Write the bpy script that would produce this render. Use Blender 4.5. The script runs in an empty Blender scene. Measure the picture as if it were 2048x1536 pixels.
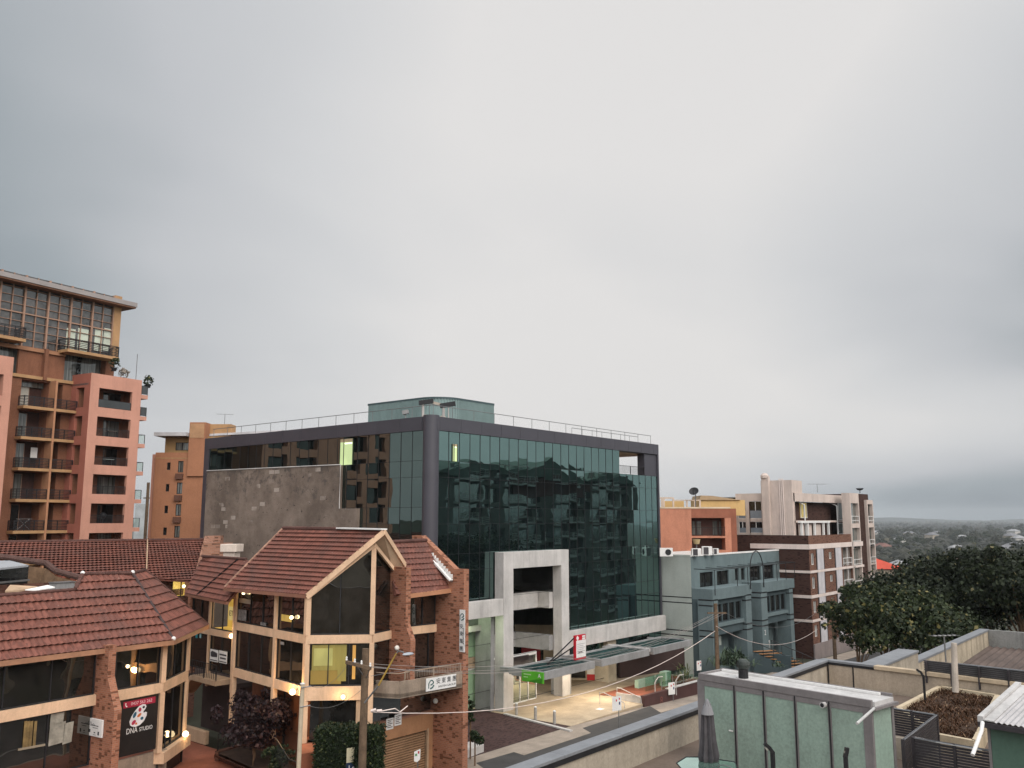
import bpy, math, random
import numpy as np
from mathutils import Vector, Matrix, noise
SC = bpy.context.scene
COL = SC.collection
R = math.radians
random.seed(7)
# ------------------------------------------------------------------ camera
YAW, PITCH, FPX, EYE = R(39.1), R(8.72), 1760.0, Vector((0, 0, 15.0))
cd = bpy.data.cameras.new('camera'); cam = bpy.data.objects.new('camera', cd); COL.objects.link(cam)
cam.location = EYE
cam.rotation_euler = (R(90) + PITCH, 0, YAW - R(90))
cd.sensor_width = 36; cd.lens = FPX / 2048 * 36
cd.clip_start = .1; cd.clip_end = 40000
SC.camera = cam
# ------------------------------------------------------------------ sky (overcast dusk) and sun
wd = bpy.data.worlds.new('World'); SC.world = wd; wd.use_nodes = True
SUN_EL, SUN_AZ = R(40), R(-108)          # azimuth counted from +x towards +y
def build_sky():
    nt = wd.node_tree; N = nt.nodes; L = nt.links
    for n in list(N): N.remove(n)
    out = N.new('ShaderNodeOutputWorld'); bg = N.new('ShaderNodeBackground')
    tc = N.new('ShaderNodeTexCoord')
    sky = N.new('ShaderNodeTexSky'); sky.sky_type = 'NISHITA'; sky.sun_disc = False
    sky.sun_elevation = SUN_EL; sky.sun_rotation = R(90) - SUN_AZ
    sky.air_density = 1.6; sky.dust_density = 6
    skys = N.new('ShaderNodeVectorMath'); skys.operation = 'SCALE'; skys.inputs['Scale'].default_value = .06
    L.new(sky.outputs[0], skys.inputs[0])
    # cloud deck: direction projected on a flat ceiling
    sep = N.new('ShaderNodeSeparateXYZ'); L.new(tc.outputs['Generated'], sep.inputs[0])
    zz = N.new('ShaderNodeMath'); zz.operation = 'MAXIMUM'; zz.inputs[1].default_value = 0
    L.new(sep.outputs['Z'], zz.inputs[0])
    za = N.new('ShaderNodeMath'); za.inputs[1].default_value = .22; L.new(zz.outputs[0], za.inputs[0])
    dv = []
    for k in 'XY':
        d = N.new('ShaderNodeMath'); d.operation = 'DIVIDE'; L.new(sep.outputs[k], d.inputs[0]); L.new(za.outputs[0], d.inputs[1]); dv.append(d)
    cb = N.new('ShaderNodeCombineXYZ'); L.new(dv[0].outputs[0], cb.inputs[0]); L.new(dv[1].outputs[0], cb.inputs[1])
    def noi(scale, det, rough, dist, off, rot=0, sx=1, sy=1):
        mp = N.new('ShaderNodeMapping'); mp.inputs['Location'].default_value = off
        mp.inputs['Rotation'].default_value = (0, 0, rot); mp.inputs['Scale'].default_value = (sx, sy, 1)
        L.new(cb.outputs[0], mp.inputs[0])
        n = N.new('ShaderNodeTexNoise'); n.inputs['Scale'].default_value = scale; n.inputs['Detail'].default_value = det
        n.inputs['Roughness'].default_value = rough; n.inputs['Distortion'].default_value = dist
        L.new(mp.outputs[0], n.inputs['Vector']); return n
    n1 = noi(.6, 3, .42, .3, (3.1, 1.7, 0), R(25), 1, .9)
    n2 = noi(1.15, 3, .45, .25, (7.3, 2.2, 0), R(30), .9, 1)
    mx = N.new('ShaderNodeMath'); mx.operation = 'MULTIPLY_ADD'; mx.inputs[1].default_value = .36
    L.new(n2.outputs['Fac'], mx.inputs[0])
    m1 = N.new('ShaderNodeMath'); m1.operation = 'MULTIPLY'; m1.inputs[1].default_value = .64; L.new(n1.outputs['Fac'], m1.inputs[0])
    L.new(m1.outputs[0], mx.inputs[2])
    # the brighter part of the deck, where the sun stands behind it
    def dirdot(el, az):
        vd = N.new('ShaderNodeVectorMath'); vd.operation = 'DOT_PRODUCT'
        vd.inputs[1].default_value = (math.cos(el) * math.cos(az), math.cos(el) * math.sin(az), math.sin(el))
        L.new(tc.outputs['Generated'], vd.inputs[0]); return vd.outputs['Value']
    glow = N.new('ShaderNodeMapRange'); glow.inputs['From Min'].default_value = .78; glow.inputs['From Max'].default_value = .985
    glow.interpolation_type = 'SMOOTHSTEP'
    glow.inputs['To Min'].default_value = .06; glow.inputs['To Max'].default_value = .27
    L.new(dirdot(R(20), R(36)), glow.inputs['Value'])
    def lobe(src, el, az, a, b, amt):
        mr = N.new('ShaderNodeMapRange'); mr.interpolation_type = 'SMOOTHSTEP'; mr.inputs['From Min'].default_value = a; mr.inputs['From Max'].default_value = b; mr.inputs['To Max'].default_value = amt
        L.new(dirdot(R(el), R(az)), mr.inputs['Value']); m_ = N.new('ShaderNodeMath'); L.new(src, m_.inputs[0]); L.new(mr.outputs[0], m_.inputs[1]); return m_.outputs[0]
    ad = N.new('ShaderNodeMath'); L.new(mx.outputs[0], ad.inputs[0]); L.new(glow.outputs[0], ad.inputs[1])
    # heavy bank low over the plain to the right
    bank = N.new('ShaderNodeMapRange'); bank.interpolation_type = 'SMOOTHSTEP'
    bank.inputs['From Min'].default_value = .105; bank.inputs['From Max'].default_value = .0
    L.new(sep.outputs['Z'], bank.inputs['Value'])
    bk2 = N.new('ShaderNodeMapRange'); bk2.interpolation_type = 'SMOOTHSTEP'
    bk2.inputs['From Min'].default_value = .875; bk2.inputs['From Max'].default_value = .995
    L.new(dirdot(R(1), R(8)), bk2.inputs['Value'])
    bm = N.new('ShaderNodeMath'); bm.operation = 'MULTIPLY'; L.new(bank.outputs[0], bm.inputs[0]); L.new(bk2.outputs[0], bm.inputs[1])
    bm2 = N.new('ShaderNodeMath'); bm2.operation = 'MULTIPLY_ADD'; bm2.inputs[1].default_value = -.34
    L.new(bm.outputs[0], bm2.inputs[0]); L.new(lobe(lobe(lobe(ad.outputs[0], 27, 76, .78, .99, -.31), 17, 7, .95, 1, -.17), 5, 50, .93, 1, .06), bm2.inputs[2])
    cr = N.new('ShaderNodeValToRGB')
    e = cr.color_ramp.elements
    e[0].position = .12; e[0].color = (.20, .235, .27, 1)
    e[1].position = .78; e[1].color = (.80, .785, .775, 1)
    a = e.new(.30); a.color = (.36, .40, .43, 1)
    b = e.new(.46); b.color = (.56, .575, .60, 1)
    c_ = e.new(.62); c_.color = (.685, .69, .70, 1)
    L.new(bm2.outputs[0], cr.inputs[0])
    mixs = N.new('ShaderNodeMix'); mixs.data_type = 'RGBA'; mixs.inputs['Factor'].default_value = .06
    L.new(cr.outputs[0], mixs.inputs['A']); L.new(skys.outputs[0], mixs.inputs['B'])
    # below the horizon: dim ground
    # added brightening of the unseen sky behind the viewer, to lift the facades
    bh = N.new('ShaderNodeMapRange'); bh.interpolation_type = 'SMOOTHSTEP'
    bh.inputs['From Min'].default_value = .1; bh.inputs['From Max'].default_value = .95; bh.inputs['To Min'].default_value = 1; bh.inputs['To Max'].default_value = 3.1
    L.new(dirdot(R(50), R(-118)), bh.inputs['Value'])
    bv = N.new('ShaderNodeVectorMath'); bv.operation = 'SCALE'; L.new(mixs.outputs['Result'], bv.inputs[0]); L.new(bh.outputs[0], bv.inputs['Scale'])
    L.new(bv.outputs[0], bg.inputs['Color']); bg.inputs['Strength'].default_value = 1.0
    L.new(bg.outputs[0], out.inputs['Surface'])
build_sky()
wd.cycles.sampling_method = 'MANUAL'; wd.cycles.sample_map_resolution = 512
sd = bpy.data.lights.new('sun', 'SUN'); sun = bpy.data.objects.new('sun', sd); COL.objects.link(sun)
sd.energy = 1.5; sd.angle = R(45); sd.color = (1, .90, .80)
_sv = Vector((math.cos(SUN_EL) * math.cos(SUN_AZ), math.cos(SUN_EL) * math.sin(SUN_AZ), math.sin(SUN_EL)))
sun.rotation_euler = _sv.to_track_quat('Z', 'Y').to_euler(); sun.location = (0, 0, 60)
SC.view_settings.view_transform = 'Standard'; SC.view_settings.look = 'None'
SC.view_settings.exposure = 0; SC.view_settings.gamma = 1
SC.render.engine = 'CYCLES'
SC.cycles.max_bounces = 6; SC.cycles.diffuse_bounces = 2; SC.cycles.glossy_bounces = 3
SC.cycles.transmission_bounces = 4; SC.cycles.transparent_max_bounces = 12; SC.cycles.volume_bounces = 0
SC.cycles.caustics_reflective = False; SC.cycles.caustics_refractive = False
SC.cycles.use_denoising = True; SC.cycles.sample_clamp_indirect = 6
# ------------------------------------------------------------------ sight lines -> points on real planes
_FW = Vector((math.cos(YAW), math.sin(YAW), 0)); _RT = Vector((math.sin(YAW), -math.cos(YAW), 0))
def ray(u, v):
    a = (u - 1024) / FPX; b = (768 - v) / FPX
    return _RT * a + _FW * (math.cos(PITCH) - math.sin(PITCH) * b) + Vector((0, 0, math.sin(PITCH) + math.cos(PITCH) * b))
def W(u, v, x=None, y=None, z=None, d=None):
    k = ray(u, v)
    t = x / k.x if x is not None else y / k.y if y is not None else (z - EYE.z) / k.z if z is not None else d / k.dot(_FW)
    return EYE + k * t
def PL(u, v, p, n):
    k = ray(u, v); return EYE + k * ((p - EYE).dot(n) / k.dot(n))
# ------------------------------------------------------------------ mesh helpers
class Fr:
    """vertical facade plane: e runs along it, n points out of it"""
    def __init__(s, o, e, n=None):
        s.o = Vector((o[0], o[1], 0)); s.e = Vector((e[0], e[1], 0)).normalized()
        s.n = Vector((s.e.y, -s.e.x, 0)) if n is None else Vector((n[0], n[1], 0)).normalized()
    def p(s, a, n, z): return s.o + s.e * a + s.n * n + Vector((0, 0, z))
    def px(s, u, v, n=0):
        q = PL(u, v, s.o + s.n * n, s.n); return ((q - s.o).dot(s.e), q.z)
    def s(s, u, v, n=0): return s.px(u, v, n)[0]
    def z(s, u, v, n=0): return s.px(u, v, n)[1]
WORLD = Fr((0, 0), (1, 0), (0, 1))
class MB:
    def __init__(s): s.v = []; s.f = []; s.mi = []
    def poly(s, *p):
        k = len(s.v); s.v += [tuple(q) for q in p]; s.f.append(tuple(range(k, k + len(p)))); return s
    def box(s, F, a0, a1, n0, n1, z0, z1):
        if a0 > a1: a0, a1 = a1, a0
        if n0 > n1: n0, n1 = n1, n0
        if z0 > z1: z0, z1 = z1, z0
        k = len(s.v)
        s.v += [tuple(F.p(a, n, z)) for z in (z0, z1) for a, n in ((a0, n0), (a1, n0), (a1, n1), (a0, n1))]
        s.f += [tuple(k + i for i in q) for q in ((3, 2, 1, 0), (4, 5, 6, 7), (0, 1, 5, 4), (1, 2, 6, 5), (2, 3, 7, 6), (3, 0, 4, 7))]
        return s
    def prism(s, poly, vec):
        k = len(s.v); n = len(poly); vec = Vector(vec)
        s.v += [tuple(q) for q in poly] + [tuple(Vector(q) + vec) for q in poly]
        s.f.append(tuple(range(k, k + n))); s.f.append(tuple(reversed(range(k + n, k + 2 * n))))
        for i in range(n):
            j = (i + 1) % n; s.f.append((k + i, k + n + i, k + n + j, k + j))
        return s
    def tube(s, pts, r, seg=6, r1=None):
        pts = [Vector(p) for p in pts]; rings = []
        m = len(pts)
        for i, p in enumerate(pts):
            t = (pts[min(i + 1, m - 1)] - pts[max(i - 1, 0)]).normalized()
            a = t.cross(Vector((0, 0, 1)))
            if a.length < .05: a = t.cross(Vector((1, 0, 0)))
            a.normalize(); b = t.cross(a)
            rr = r if r1 is None else r + (r1 - r) * i / (m - 1)
            k = len(s.v)
            s.v += [tuple(p + (a * math.cos(6.2832 * j / seg) + b * math.sin(6.2832 * j / seg)) * rr) for j in range(seg)]
            rings.append(k)
        for i in range(m - 1):
            for j in range(seg):
                j2 = (j + 1) % seg
                s.f.append((rings[i] + j, rings[i] + j2, rings[i + 1] + j2, rings[i + 1] + j))
        s.f.append(tuple(rings[0] + j for j in reversed(range(seg)))); s.f.append(tuple(rings[-1] + j for j in range(seg)))
        return s
    def lathe(s, c, prof, seg=16, sx=1, sy=1):
        c = Vector(c); rings = []
        for r, z in prof:
            k = len(s.v); rings.append(k)
            s.v += [tuple(c + Vector((r * sx * math.cos(6.2832 * j / seg), r * sy * math.sin(6.2832 * j / seg), z))) for j in range(seg)]
        for i in range(len(rings) - 1):
            for j in range(seg):
                j2 = (j + 1) % seg
                s.f.append((rings[i] + j, rings[i] + j2, rings[i + 1] + j2, rings[i + 1] + j))
        s.f.append(tuple(rings[0] + j for j in reversed(range(seg)))); s.f.append(tuple(rings[-1] + j for j in range(seg)))
        return s
    def ball(s, c, r, seg=12, sz=1):
        return s.lathe(c, [(max(r * math.sin(math.pi * i / 8), .001), -r * sz * math.cos(math.pi * i / 8)) for i in range(9)], seg)
    def beam(s, a, b, w, h, up=(0, 0, 1)):
        a = Vector(a); b = Vector(b); t = (b - a).normalized(); sd_ = t.cross(Vector(up))
        if sd_.length < .02: sd_ = t.cross(Vector((1, 0, 0)))
        sd_.normalize(); u = sd_.cross(t)
        k = len(s.v)
        s.v += [tuple(p + sd_ * (w / 2 * i) + u * (h / 2 * j)) for p in (a, b) for i, j in ((-1, -1), (1, -1), (1, 1), (-1, 1))]
        s.f += [tuple(k + i for i in q) for q in ((3, 2, 1, 0), (4, 5, 6, 7), (0, 1, 5, 4), (1, 2, 6, 5), (2, 3, 7, 6), (3, 0, 4, 7))]
        return s
    def rail(s, F, a0, a1, n, z0, h, bars=0, horiz=4, t=.04, posts=2):
        """balcony rail along e: posts, top rail, horizontal or vertical bars"""
        s.box(F, a0, a1, n - t / 2, n + t / 2, z0 + h - t, z0 + h)
        for i in range(posts):
            a = a0 + (a1 - a0) * i / (posts - 1); s.box(F, a - t / 2, a + t / 2, n - t * .55, n + t * .55, z0, z0 + h + .002)
        for i in range(horiz):
            z = z0 + h * (i + .6) / (horiz + .6); s.box(F, a0, a1, n - .012, n + .012, z - t * .42, z + t * .42)
        for i in range(bars):
            a = a0 + (a1 - a0) * (i + .5) / bars; s.box(F, a - .012, a + .012, n - .012, n + .012, z0 + .08, z0 + h - t)
        return s
    def holes(s, F, a0, a1, z0, z1, hs, t=.2, n=0):
        """wall skin with rectangular openings and reveals; hs = [(a0,a1,z0,z1)]"""
        A = sorted({a0, a1} | {min(max(q, a0), a1) for h in hs for q in h[:2]})
        Z = sorted({z0, z1} | {min(max(q, z0), z1) for h in hs for q in h[2:]})
        for zi in range(len(Z) - 1):
            run = None
            for ai in range(len(A)):
                solid = False
                if ai < len(A) - 1:
                    ca = (A[ai] + A[ai + 1]) / 2; cz = (Z[zi] + Z[zi + 1]) / 2
                    solid = not any(h[0] < ca < h[1] and h[2] < cz < h[3] for h in hs)
                if solid and run is None: run = A[ai]
                if not solid and run is not None:
                    s.poly(F.p(run, n, Z[zi]), F.p(A[ai], n, Z[zi]), F.p(A[ai], n, Z[zi + 1]), F.p(run, n, Z[zi + 1])); run = None
        for h in hs:
            q = [(h[0], h[2]), (h[1], h[2]), (h[1], h[3]), (h[0], h[3])]
            for i in range(4):
                x, y = q[i], q[(i + 1) % 4]
                s.poly(F.p(x[0], n, x[1]), F.p(x[0], n - t, x[1]), F.p(y[0], n - t, y[1]), F.p(y[0], n, y[1]))
        return s
    def arr(s, V, Fc):
        k = len(s.v); s.v += [tuple(x) for x in V]; s.f += [tuple(int(i) + k for i in q) for q in Fc]; return s
WL = {}
def link(o, parent, loc):
    COL.objects.link(o); WL[o.name] = Vector(loc)
    if parent is not None:
        o.parent = parent; o.location = Vector(loc) - WL[parent.name]
    else: o.location = loc
def obj(name, mb, mat, parent=None, smooth=False, bevel=0, loc=None, weld=False):
    V = np.array(mb.v, dtype=np.float64)
    lo, hi = V.min(0), V.max(0)
    c = Vector(((lo[0] + hi[0]) / 2, (lo[1] + hi[1]) / 2, lo[2])) if loc is None else Vector(loc)
    me = bpy.data.meshes.new(name)
    me.from_pydata((V - np.array(c)).tolist(), [], mb.f)
    me.validate(clean_customdata=False); me.update()
    # metre-true uv per face, from its own plane
    nl = len(me.loops); uv = me.uv_layers.new(name='uv')
    vi = np.empty(nl, np.int32); me.loops.foreach_get('vertex_index', vi)
    co = np.empty(len(me.vertices) * 3); me.vertices.foreach_get('co', co); co = co.reshape(-1, 3) + np.array(c)
    nf = len(me.polygons); nr = np.empty(nf * 3); me.polygons.foreach_get('normal', nr); nr = nr.reshape(-1, 3)
    lt = np.empty(nf, np.int32); me.polygons.foreach_get('loop_total', lt)
    N = np.repeat(nr, lt, axis=0)
    ax = np.stack([-N[:, 1], N[:, 0], np.zeros(len(N))], 1); ln = np.linalg.norm(ax, axis=1)
    fl = ln < .12; ax[fl] = (1, 0, 0); ln[fl] = 1; ax /= ln[:, None]
    ay = np.cross(N, ax); P_ = co[vi]
    uv.data.foreach_set('uv', np.stack([(P_ * ax).sum(1), (P_ * ay).sum(1)], 1).ravel().astype(np.float32))
    if isinstance(mat, (list, tuple)):
        for m in mat: me.materials.append(m)
        if len(mb.mi) == nf: me.polygons.foreach_set('material_index', np.array(mb.mi, np.int32))
    else: me.materials.append(mat)
    if smooth: me.polygons.foreach_set('use_smooth', np.ones(nf, bool))
    o = bpy.data.objects.new(name, me); link(o, parent, c)
    if weld:
        w = o.modifiers.new('weld', 'WELD'); w.merge_threshold = .001
    if bevel:
        b = o.modifiers.new('bevel', 'BEVEL'); b.width = bevel; b.segments = 2; b.limit_method = 'ANGLE'; b.angle_limit = R(40)
    return o
def tag(o, label, cat, group=None, kind=None):
    o['label'] = label; o['category'] = cat
    if group: o['group'] = group
    if kind: o['kind'] = kind
    return o
def thing(name, label, cat, loc, group=None):
    o = bpy.data.objects.new(name, None); o.empty_display_size = .3; link(o, None, Vector(loc)); return tag(o, label, cat, group)
def struct(name, mb, mat, **k):
    o = obj(name, mb, mat, **k); o['kind'] = 'structure'; return o
def kids(o): return [c for c in bpy.data.objects if c.parent == o]
def dup(root, loc, rotz=None, label=None, scale=None):
    m = {}
    for ch in bpy.data.objects: m.setdefault(ch.parent, []).append(ch)
    def cp(o, par):
        c = o.copy(); COL.objects.link(c); c.parent = par
        for k in m.get(o, []): cp(k, c)
        return c
    r = cp(root, None); r.location = loc; WL[r.name] = Vector(loc)
    if rotz is not None: r.rotation_euler = (0, 0, rotz)
    if scale: r.scale = scale
    if label: r['label'] = label
    return r
# ------------------------------------------------------------------ materials
def nodes(name):
    m = bpy.data.materials.new(name); m.use_nodes = True; nt = m.node_tree
    return m, nt.nodes, nt.links, nt.nodes['Principled BSDF']
def mixc(N, L, fac, a, b, mode='MIX'):
    x = N.new('ShaderNodeMix'); x.data_type = 'RGBA'; x.blend_type = mode
    for s_, k in ((fac, 'Factor'), (a, 'A'), (b, 'B')):
        if hasattr(s_, 'is_output'): L.new(s_, x.inputs[k])
        else: x.inputs[k].default_value = s_ if k == 'Factor' else (*s_[:3], 1)
    return x.outputs['Result']
def ntex(N, L, vec, scale, det=4, rough=.55, sc=(1, 1, 1)):
    mp = N.new('ShaderNodeMapping'); mp.inputs['Scale'].default_value = sc; L.new(vec, mp.inputs[0])
    n = N.new('ShaderNodeTexNoise'); n.inputs['Scale'].default_value = scale; n.inputs['Detail'].default_value = det
    n.inputs['Roughness'].default_value = rough; L.new(mp.outputs[0], n.inputs['Vector']); return n.outputs['Fac']
def ramp(N, L, fac, a, b):
    r = N.new('ShaderNodeMapRange'); r.inputs['From Min'].default_value = a; r.inputs['From Max'].default_value = b
    L.new(fac, r.inputs['Value']); return r.outputs[0]
def scl(c, k): return tuple(min(1, x * k) for x in c[:3])
def M(name, col, rough=.8, var=.18, scale=.7, streak=0, grain=.08, metal=0, spec=.3, bump=0, coat=0):
    """painted / rendered / concrete surface: blotches, fine grain, optional rain streaks"""
    m, N, L, B = nodes(name)
    g = N.new('ShaderNodeNewGeometry').outputs['Position']
    c = mixc(N, L, ramp(N, L, ntex(N, L, g, scale, 6, .65), .36, .66), scl(col, 1 - var * 1.25), scl(col, 1 + var * .7))
    if grain: c = mixc(N, L, ramp(N, L, ntex(N, L, g, 14, 3, .7), .25, .75), c, scl(col, 1 - grain * 2.5)) if False else mixc(N, L, grain * 2, c, mixc(N, L, ramp(N, L, ntex(N, L, g, 11, 4, .7), .3, .7), scl(col, .45), scl(col, 1.4)))
    if streak:
        s_ = ramp(N, L, ntex(N, L, g, 1.6, 5, .7, (1, 1, .16)), .48, .72)
        k = N.new('ShaderNodeMath'); k.operation = 'MULTIPLY'; k.inputs[1].default_value = streak; L.new(s_, k.inputs[0])
        c = mixc(N, L, k.outputs[0], c, scl(col, .35))
    L.new(c, B.inputs['Base Color']); B.inputs['Roughness'].default_value = rough; B.inputs['Metallic'].default_value = metal
    B.inputs['Specular IOR Level'].default_value = spec
    if bump:
        b = N.new('ShaderNodeBump'); b.inputs['Strength'].default_value = bump; b.inputs['Distance'].default_value = .03
        L.new(ntex(N, L, g, 9, 5, .7), b.inputs['Height']); L.new(b.outputs[0], B.inputs['Normal'])
    return m
def BR(name, c1, c2, mortar, w=.26, h=.095, dark=.35):
    m, N, L, B = nodes(name)
    uv = N.new('ShaderNodeUVMap').outputs[0]
    g = N.new('ShaderNodeNewGeometry').outputs['Position']
    b = N.new('ShaderNodeTexBrick'); L.new(uv, b.inputs['Vector']); b.inputs['Scale'].default_value = 1
    b.inputs['Brick Width'].default_value = w; b.inputs['Row Height'].default_value = h; b.inputs['Mortar Size'].default_value = .012
    b.inputs['Color1'].default_value = (*c1, 1); b.inputs['Color2'].default_value = (*c2, 1); b.inputs['Mortar'].default_value = (*mortar, 1)
    # burnt bricks: cell noise on the brick raster
    mp = N.new('ShaderNodeMapping'); mp.inputs['Scale'].default_value = (1 / w * .999, 1 / h * .999, 1); L.new(uv, mp.inputs[0])
    vf = N.new('ShaderNodeVectorMath'); vf.operation = 'FLOOR'; L.new(mp.outputs[0], vf.inputs[0])
    wn = N.new('ShaderNodeTexWhiteNoise'); wn.noise_dimensions = '3D'; L.new(vf.outputs[0], wn.inputs['Vector'])
    d = ramp(N, L, wn.outputs['Value'], 1 - dark, 1 - dark + .08)
    k = N.new('ShaderNodeMath'); k.operation = 'MULTIPLY'; k.inputs[1].default_value = .85; L.new(d, k.inputs[0])
    c = mixc(N, L, k.outputs[0], b.outputs['Color'], scl(c1, .28))
    c = mixc(N, L, ramp(N, L, ntex(N, L, g, .5, 5, .6), .35, .8), c, mixc(N, L, .45, c, scl(c1, .3)))
    L.new(c, B.inputs['Base Color']); B.inputs['Roughness'].default_value = .9; B.inputs['Specular IOR Level'].default_value = .15
    bp = N.new('ShaderNodeBump'); bp.inputs['Strength'].default_value = .5; bp.inputs['Distance'].default_value = .012
    L.new(b.outputs['Fac'], bp.inputs['Height']); bp.invert = True; L.new(bp.outputs[0], B.inputs['Normal'])
    return m
def PARTY(name):
    """old rough render: mould along the top, dark pits, pale patches where it has come away"""
    m, N, L, B = nodes(name); g = N.new('ShaderNodeNewGeometry').outputs['Position']
    c = mixc(N, L, ramp(N, L, ntex(N, L, g, .35, 6, .65), .38, .64), (.140, .110, .090), (.250, .200, .164))
    sp = N.new('ShaderNodeSeparateXYZ'); L.new(g, sp.inputs[0])
    tz = N.new('ShaderNodeMapRange'); tz.inputs['From Min'].default_value = 14; tz.inputs['From Max'].default_value = 19.5; tz.inputs['To Min'].default_value = .60; tz.inputs['To Max'].default_value = .47; L.new(sp.outputs['Z'], tz.inputs['Value'])
    n = ntex(N, L, g, .9, 8, .75); d = N.new('ShaderNodeMath'); d.operation = 'SUBTRACT'; L.new(n, d.inputs[0]); L.new(tz.outputs[0], d.inputs[1])
    c = mixc(N, L, ramp(N, L, d.outputs[0], 0, .12), c, (.105, .088, .076))
    c = mixc(N, L, ramp(N, L, ntex(N, L, g, 2.1, 3, .7, (1, 1, 1.6)), .66, .70), c, (.055, .045, .04))
    bt = N.new('ShaderNodeTexBrick'); uv = N.new('ShaderNodeUVMap').outputs[0]; L.new(uv, bt.inputs['Vector']); bt.inputs['Scale'].default_value = .62
    bt.inputs['Color1'].default_value = (0, 0, 0, 1); bt.inputs['Color2'].default_value = (1, 1, 1, 1); bt.inputs['Mortar'].default_value = (0, 0, 0, 1)
    k = N.new('ShaderNodeMath'); k.operation = 'MULTIPLY'; L.new(ramp(N, L, bt.outputs['Color'], .86, .92), k.inputs[0]); L.new(ramp(N, L, ntex(N, L, g, .30, 4, .6), .5, .58), k.inputs[1])
    k2 = N.new('ShaderNodeMath'); k2.operation = 'MULTIPLY'; k2.inputs[1].default_value = .6; L.new(k.outputs[0], k2.inputs[0])
    c = mixc(N, L, k2.outputs[0], c, (.48, .42, .37))
    L.new(c, B.inputs['Base Color']); B.inputs['Roughness'].default_value = .95; B.inputs['Specular IOR Level'].default_value = .1
    b = N.new('ShaderNodeBump'); b.inputs['Strength'].default_value = .8; b.inputs['Distance'].default_value = .05; L.new(ntex(N, L, g, 5, 6, .75), b.inputs['Height']); L.new(b.outputs[0], B.inputs['Normal'])
    return m
def TILE(name, col, row=.34):
    m, N, L, B = nodes(name); g = N.new('ShaderNodeNewGeometry').outputs['Position']; uv = N.new('ShaderNodeUVMap').outputs[0]
    mp = N.new('ShaderNodeMapping'); mp.inputs['Scale'].default_value = (3.1, 1 / row, 1); L.new(uv, mp.inputs[0]); fl = N.new('ShaderNodeVectorMath'); fl.operation = 'FLOOR'; L.new(mp.outputs[0], fl.inputs[0])
    w = N.new('ShaderNodeTexWhiteNoise'); w.noise_dimensions = '3D'; L.new(fl.outputs[0], w.inputs['Vector'])
    c = mixc(N, L, w.outputs['Value'], scl(col, .68), scl(col, 1.22))
    c = mixc(N, L, ramp(N, L, ntex(N, L, g, .5, 5, .65), .45, .7), c, mixc(N, L, .55, c, (.085, .052, .045)))
    c = mixc(N, L, ramp(N, L, ntex(N, L, g, 6, 4, .7), .66, .72), c, (.30, .22, .17))
    L.new(c, B.inputs['Base Color']); B.inputs['Roughness'].default_value = .7; B.inputs['Specular IOR Level'].default_value = .3
    return m
def GL(name, refl, tint, body=(.012, .013, .014), rough=.015, wave=.0, wscale=.6, fres=.35, curtain=0):
    """opaque dark glazing: a dim room behind, mirror on top, slightly wavy"""
    m, N, L, B = nodes(name); N.remove(B)
    out = N['Material Output']
    g = N.new('ShaderNodeNewGeometry').outputs['Position']
    d = N.new('ShaderNodeBsdfDiffuse')
    c = mixc(N, L, ramp(N, L, ntex(N, L, g, 1.1, 3, .6), .35, .75), scl(body, .5), scl(body, 2.2))
    if curtain:
        c = mixc(N, L, ramp(N, L, ntex(N, L, g, .8, 1, .5, (1, 1, .1)), .55 - curtain * .25, .6 - curtain * .2), c, mixc(N, L, ramp(N, L, ntex(N, L, g, 9, 2, .5, (1, 1, .02)), .3, .7), (.05, .05, .045), (.22, .22, .2)))
    L.new(c, d.inputs['Color'])
    gl = N.new('ShaderNodeBsdfGlossy'); gl.inputs['Color'].default_value = (*tint, 1); gl.inputs['Roughness'].default_value = rough
    lw = N.new('ShaderNodeLayerWeight'); lw.inputs['Blend'].default_value = .35
    f = N.new('ShaderNodeMath'); f.operation = 'MULTIPLY_ADD'; f.inputs[1].default_value = fres; f.inputs[2].default_value = refl; f.use_clamp = True
    L.new(lw.outputs['Fresnel'], f.inputs[0])
    if wave:
        b = N.new('ShaderNodeBump'); b.inputs['Strength'].default_value = 1; b.inputs['Distance'].default_value = wave
        L.new(ntex(N, L, g, wscale, 2, .5), b.inputs['Height']); L.new(b.outputs[0], gl.inputs['Normal'])
    mx = N.new('ShaderNodeMixShader'); L.new(f.outputs[0], mx.inputs[0]); L.new(d.outputs[0], mx.inputs[1]); L.new(gl.outputs[0], mx.inputs[2])
    L.new(mx.outputs[0], out.inputs['Surface']); return m
def CLEAR(name, tint=(.9, .95, .92), refl=.08):
    m, N, L, B = nodes(name); N.remove(B); out = N['Material Output']
    t = N.new('ShaderNodeBsdfTransparent'); t.inputs['Color'].default_value = (*tint, 1)
    gl = N.new('ShaderNodeBsdfGlossy'); gl.inputs['Roughness'].default_value = .02
    mx = N.new('ShaderNodeMixShader'); mx.inputs[0].default_value = refl
    L.new(t.outputs[0], mx.inputs[1]); L.new(gl.outputs[0], mx.inputs[2]); L.new(mx.outputs[0], out.inputs['Surface']); return m
def EM(name, col, s=1.0, var=0, scale=2):
    m, N, L, B = nodes(name)
    B.inputs['Base Color'].default_value = (*scl(col, .3), 1)
    if var:
        g = N.new('ShaderNodeNewGeometry').outputs['Position']
        L.new(mixc(N, L, ramp(N, L, ntex(N, L, g, scale, 2, .4, (1, 1, .5)), .4, .6), scl(col, 1 - var), col), B.inputs['Emission Color'])
    else: B.inputs['Emission Color'].default_value = (*col, 1)
    B.inputs['Emission Strength'].default_value = s; return m
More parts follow.
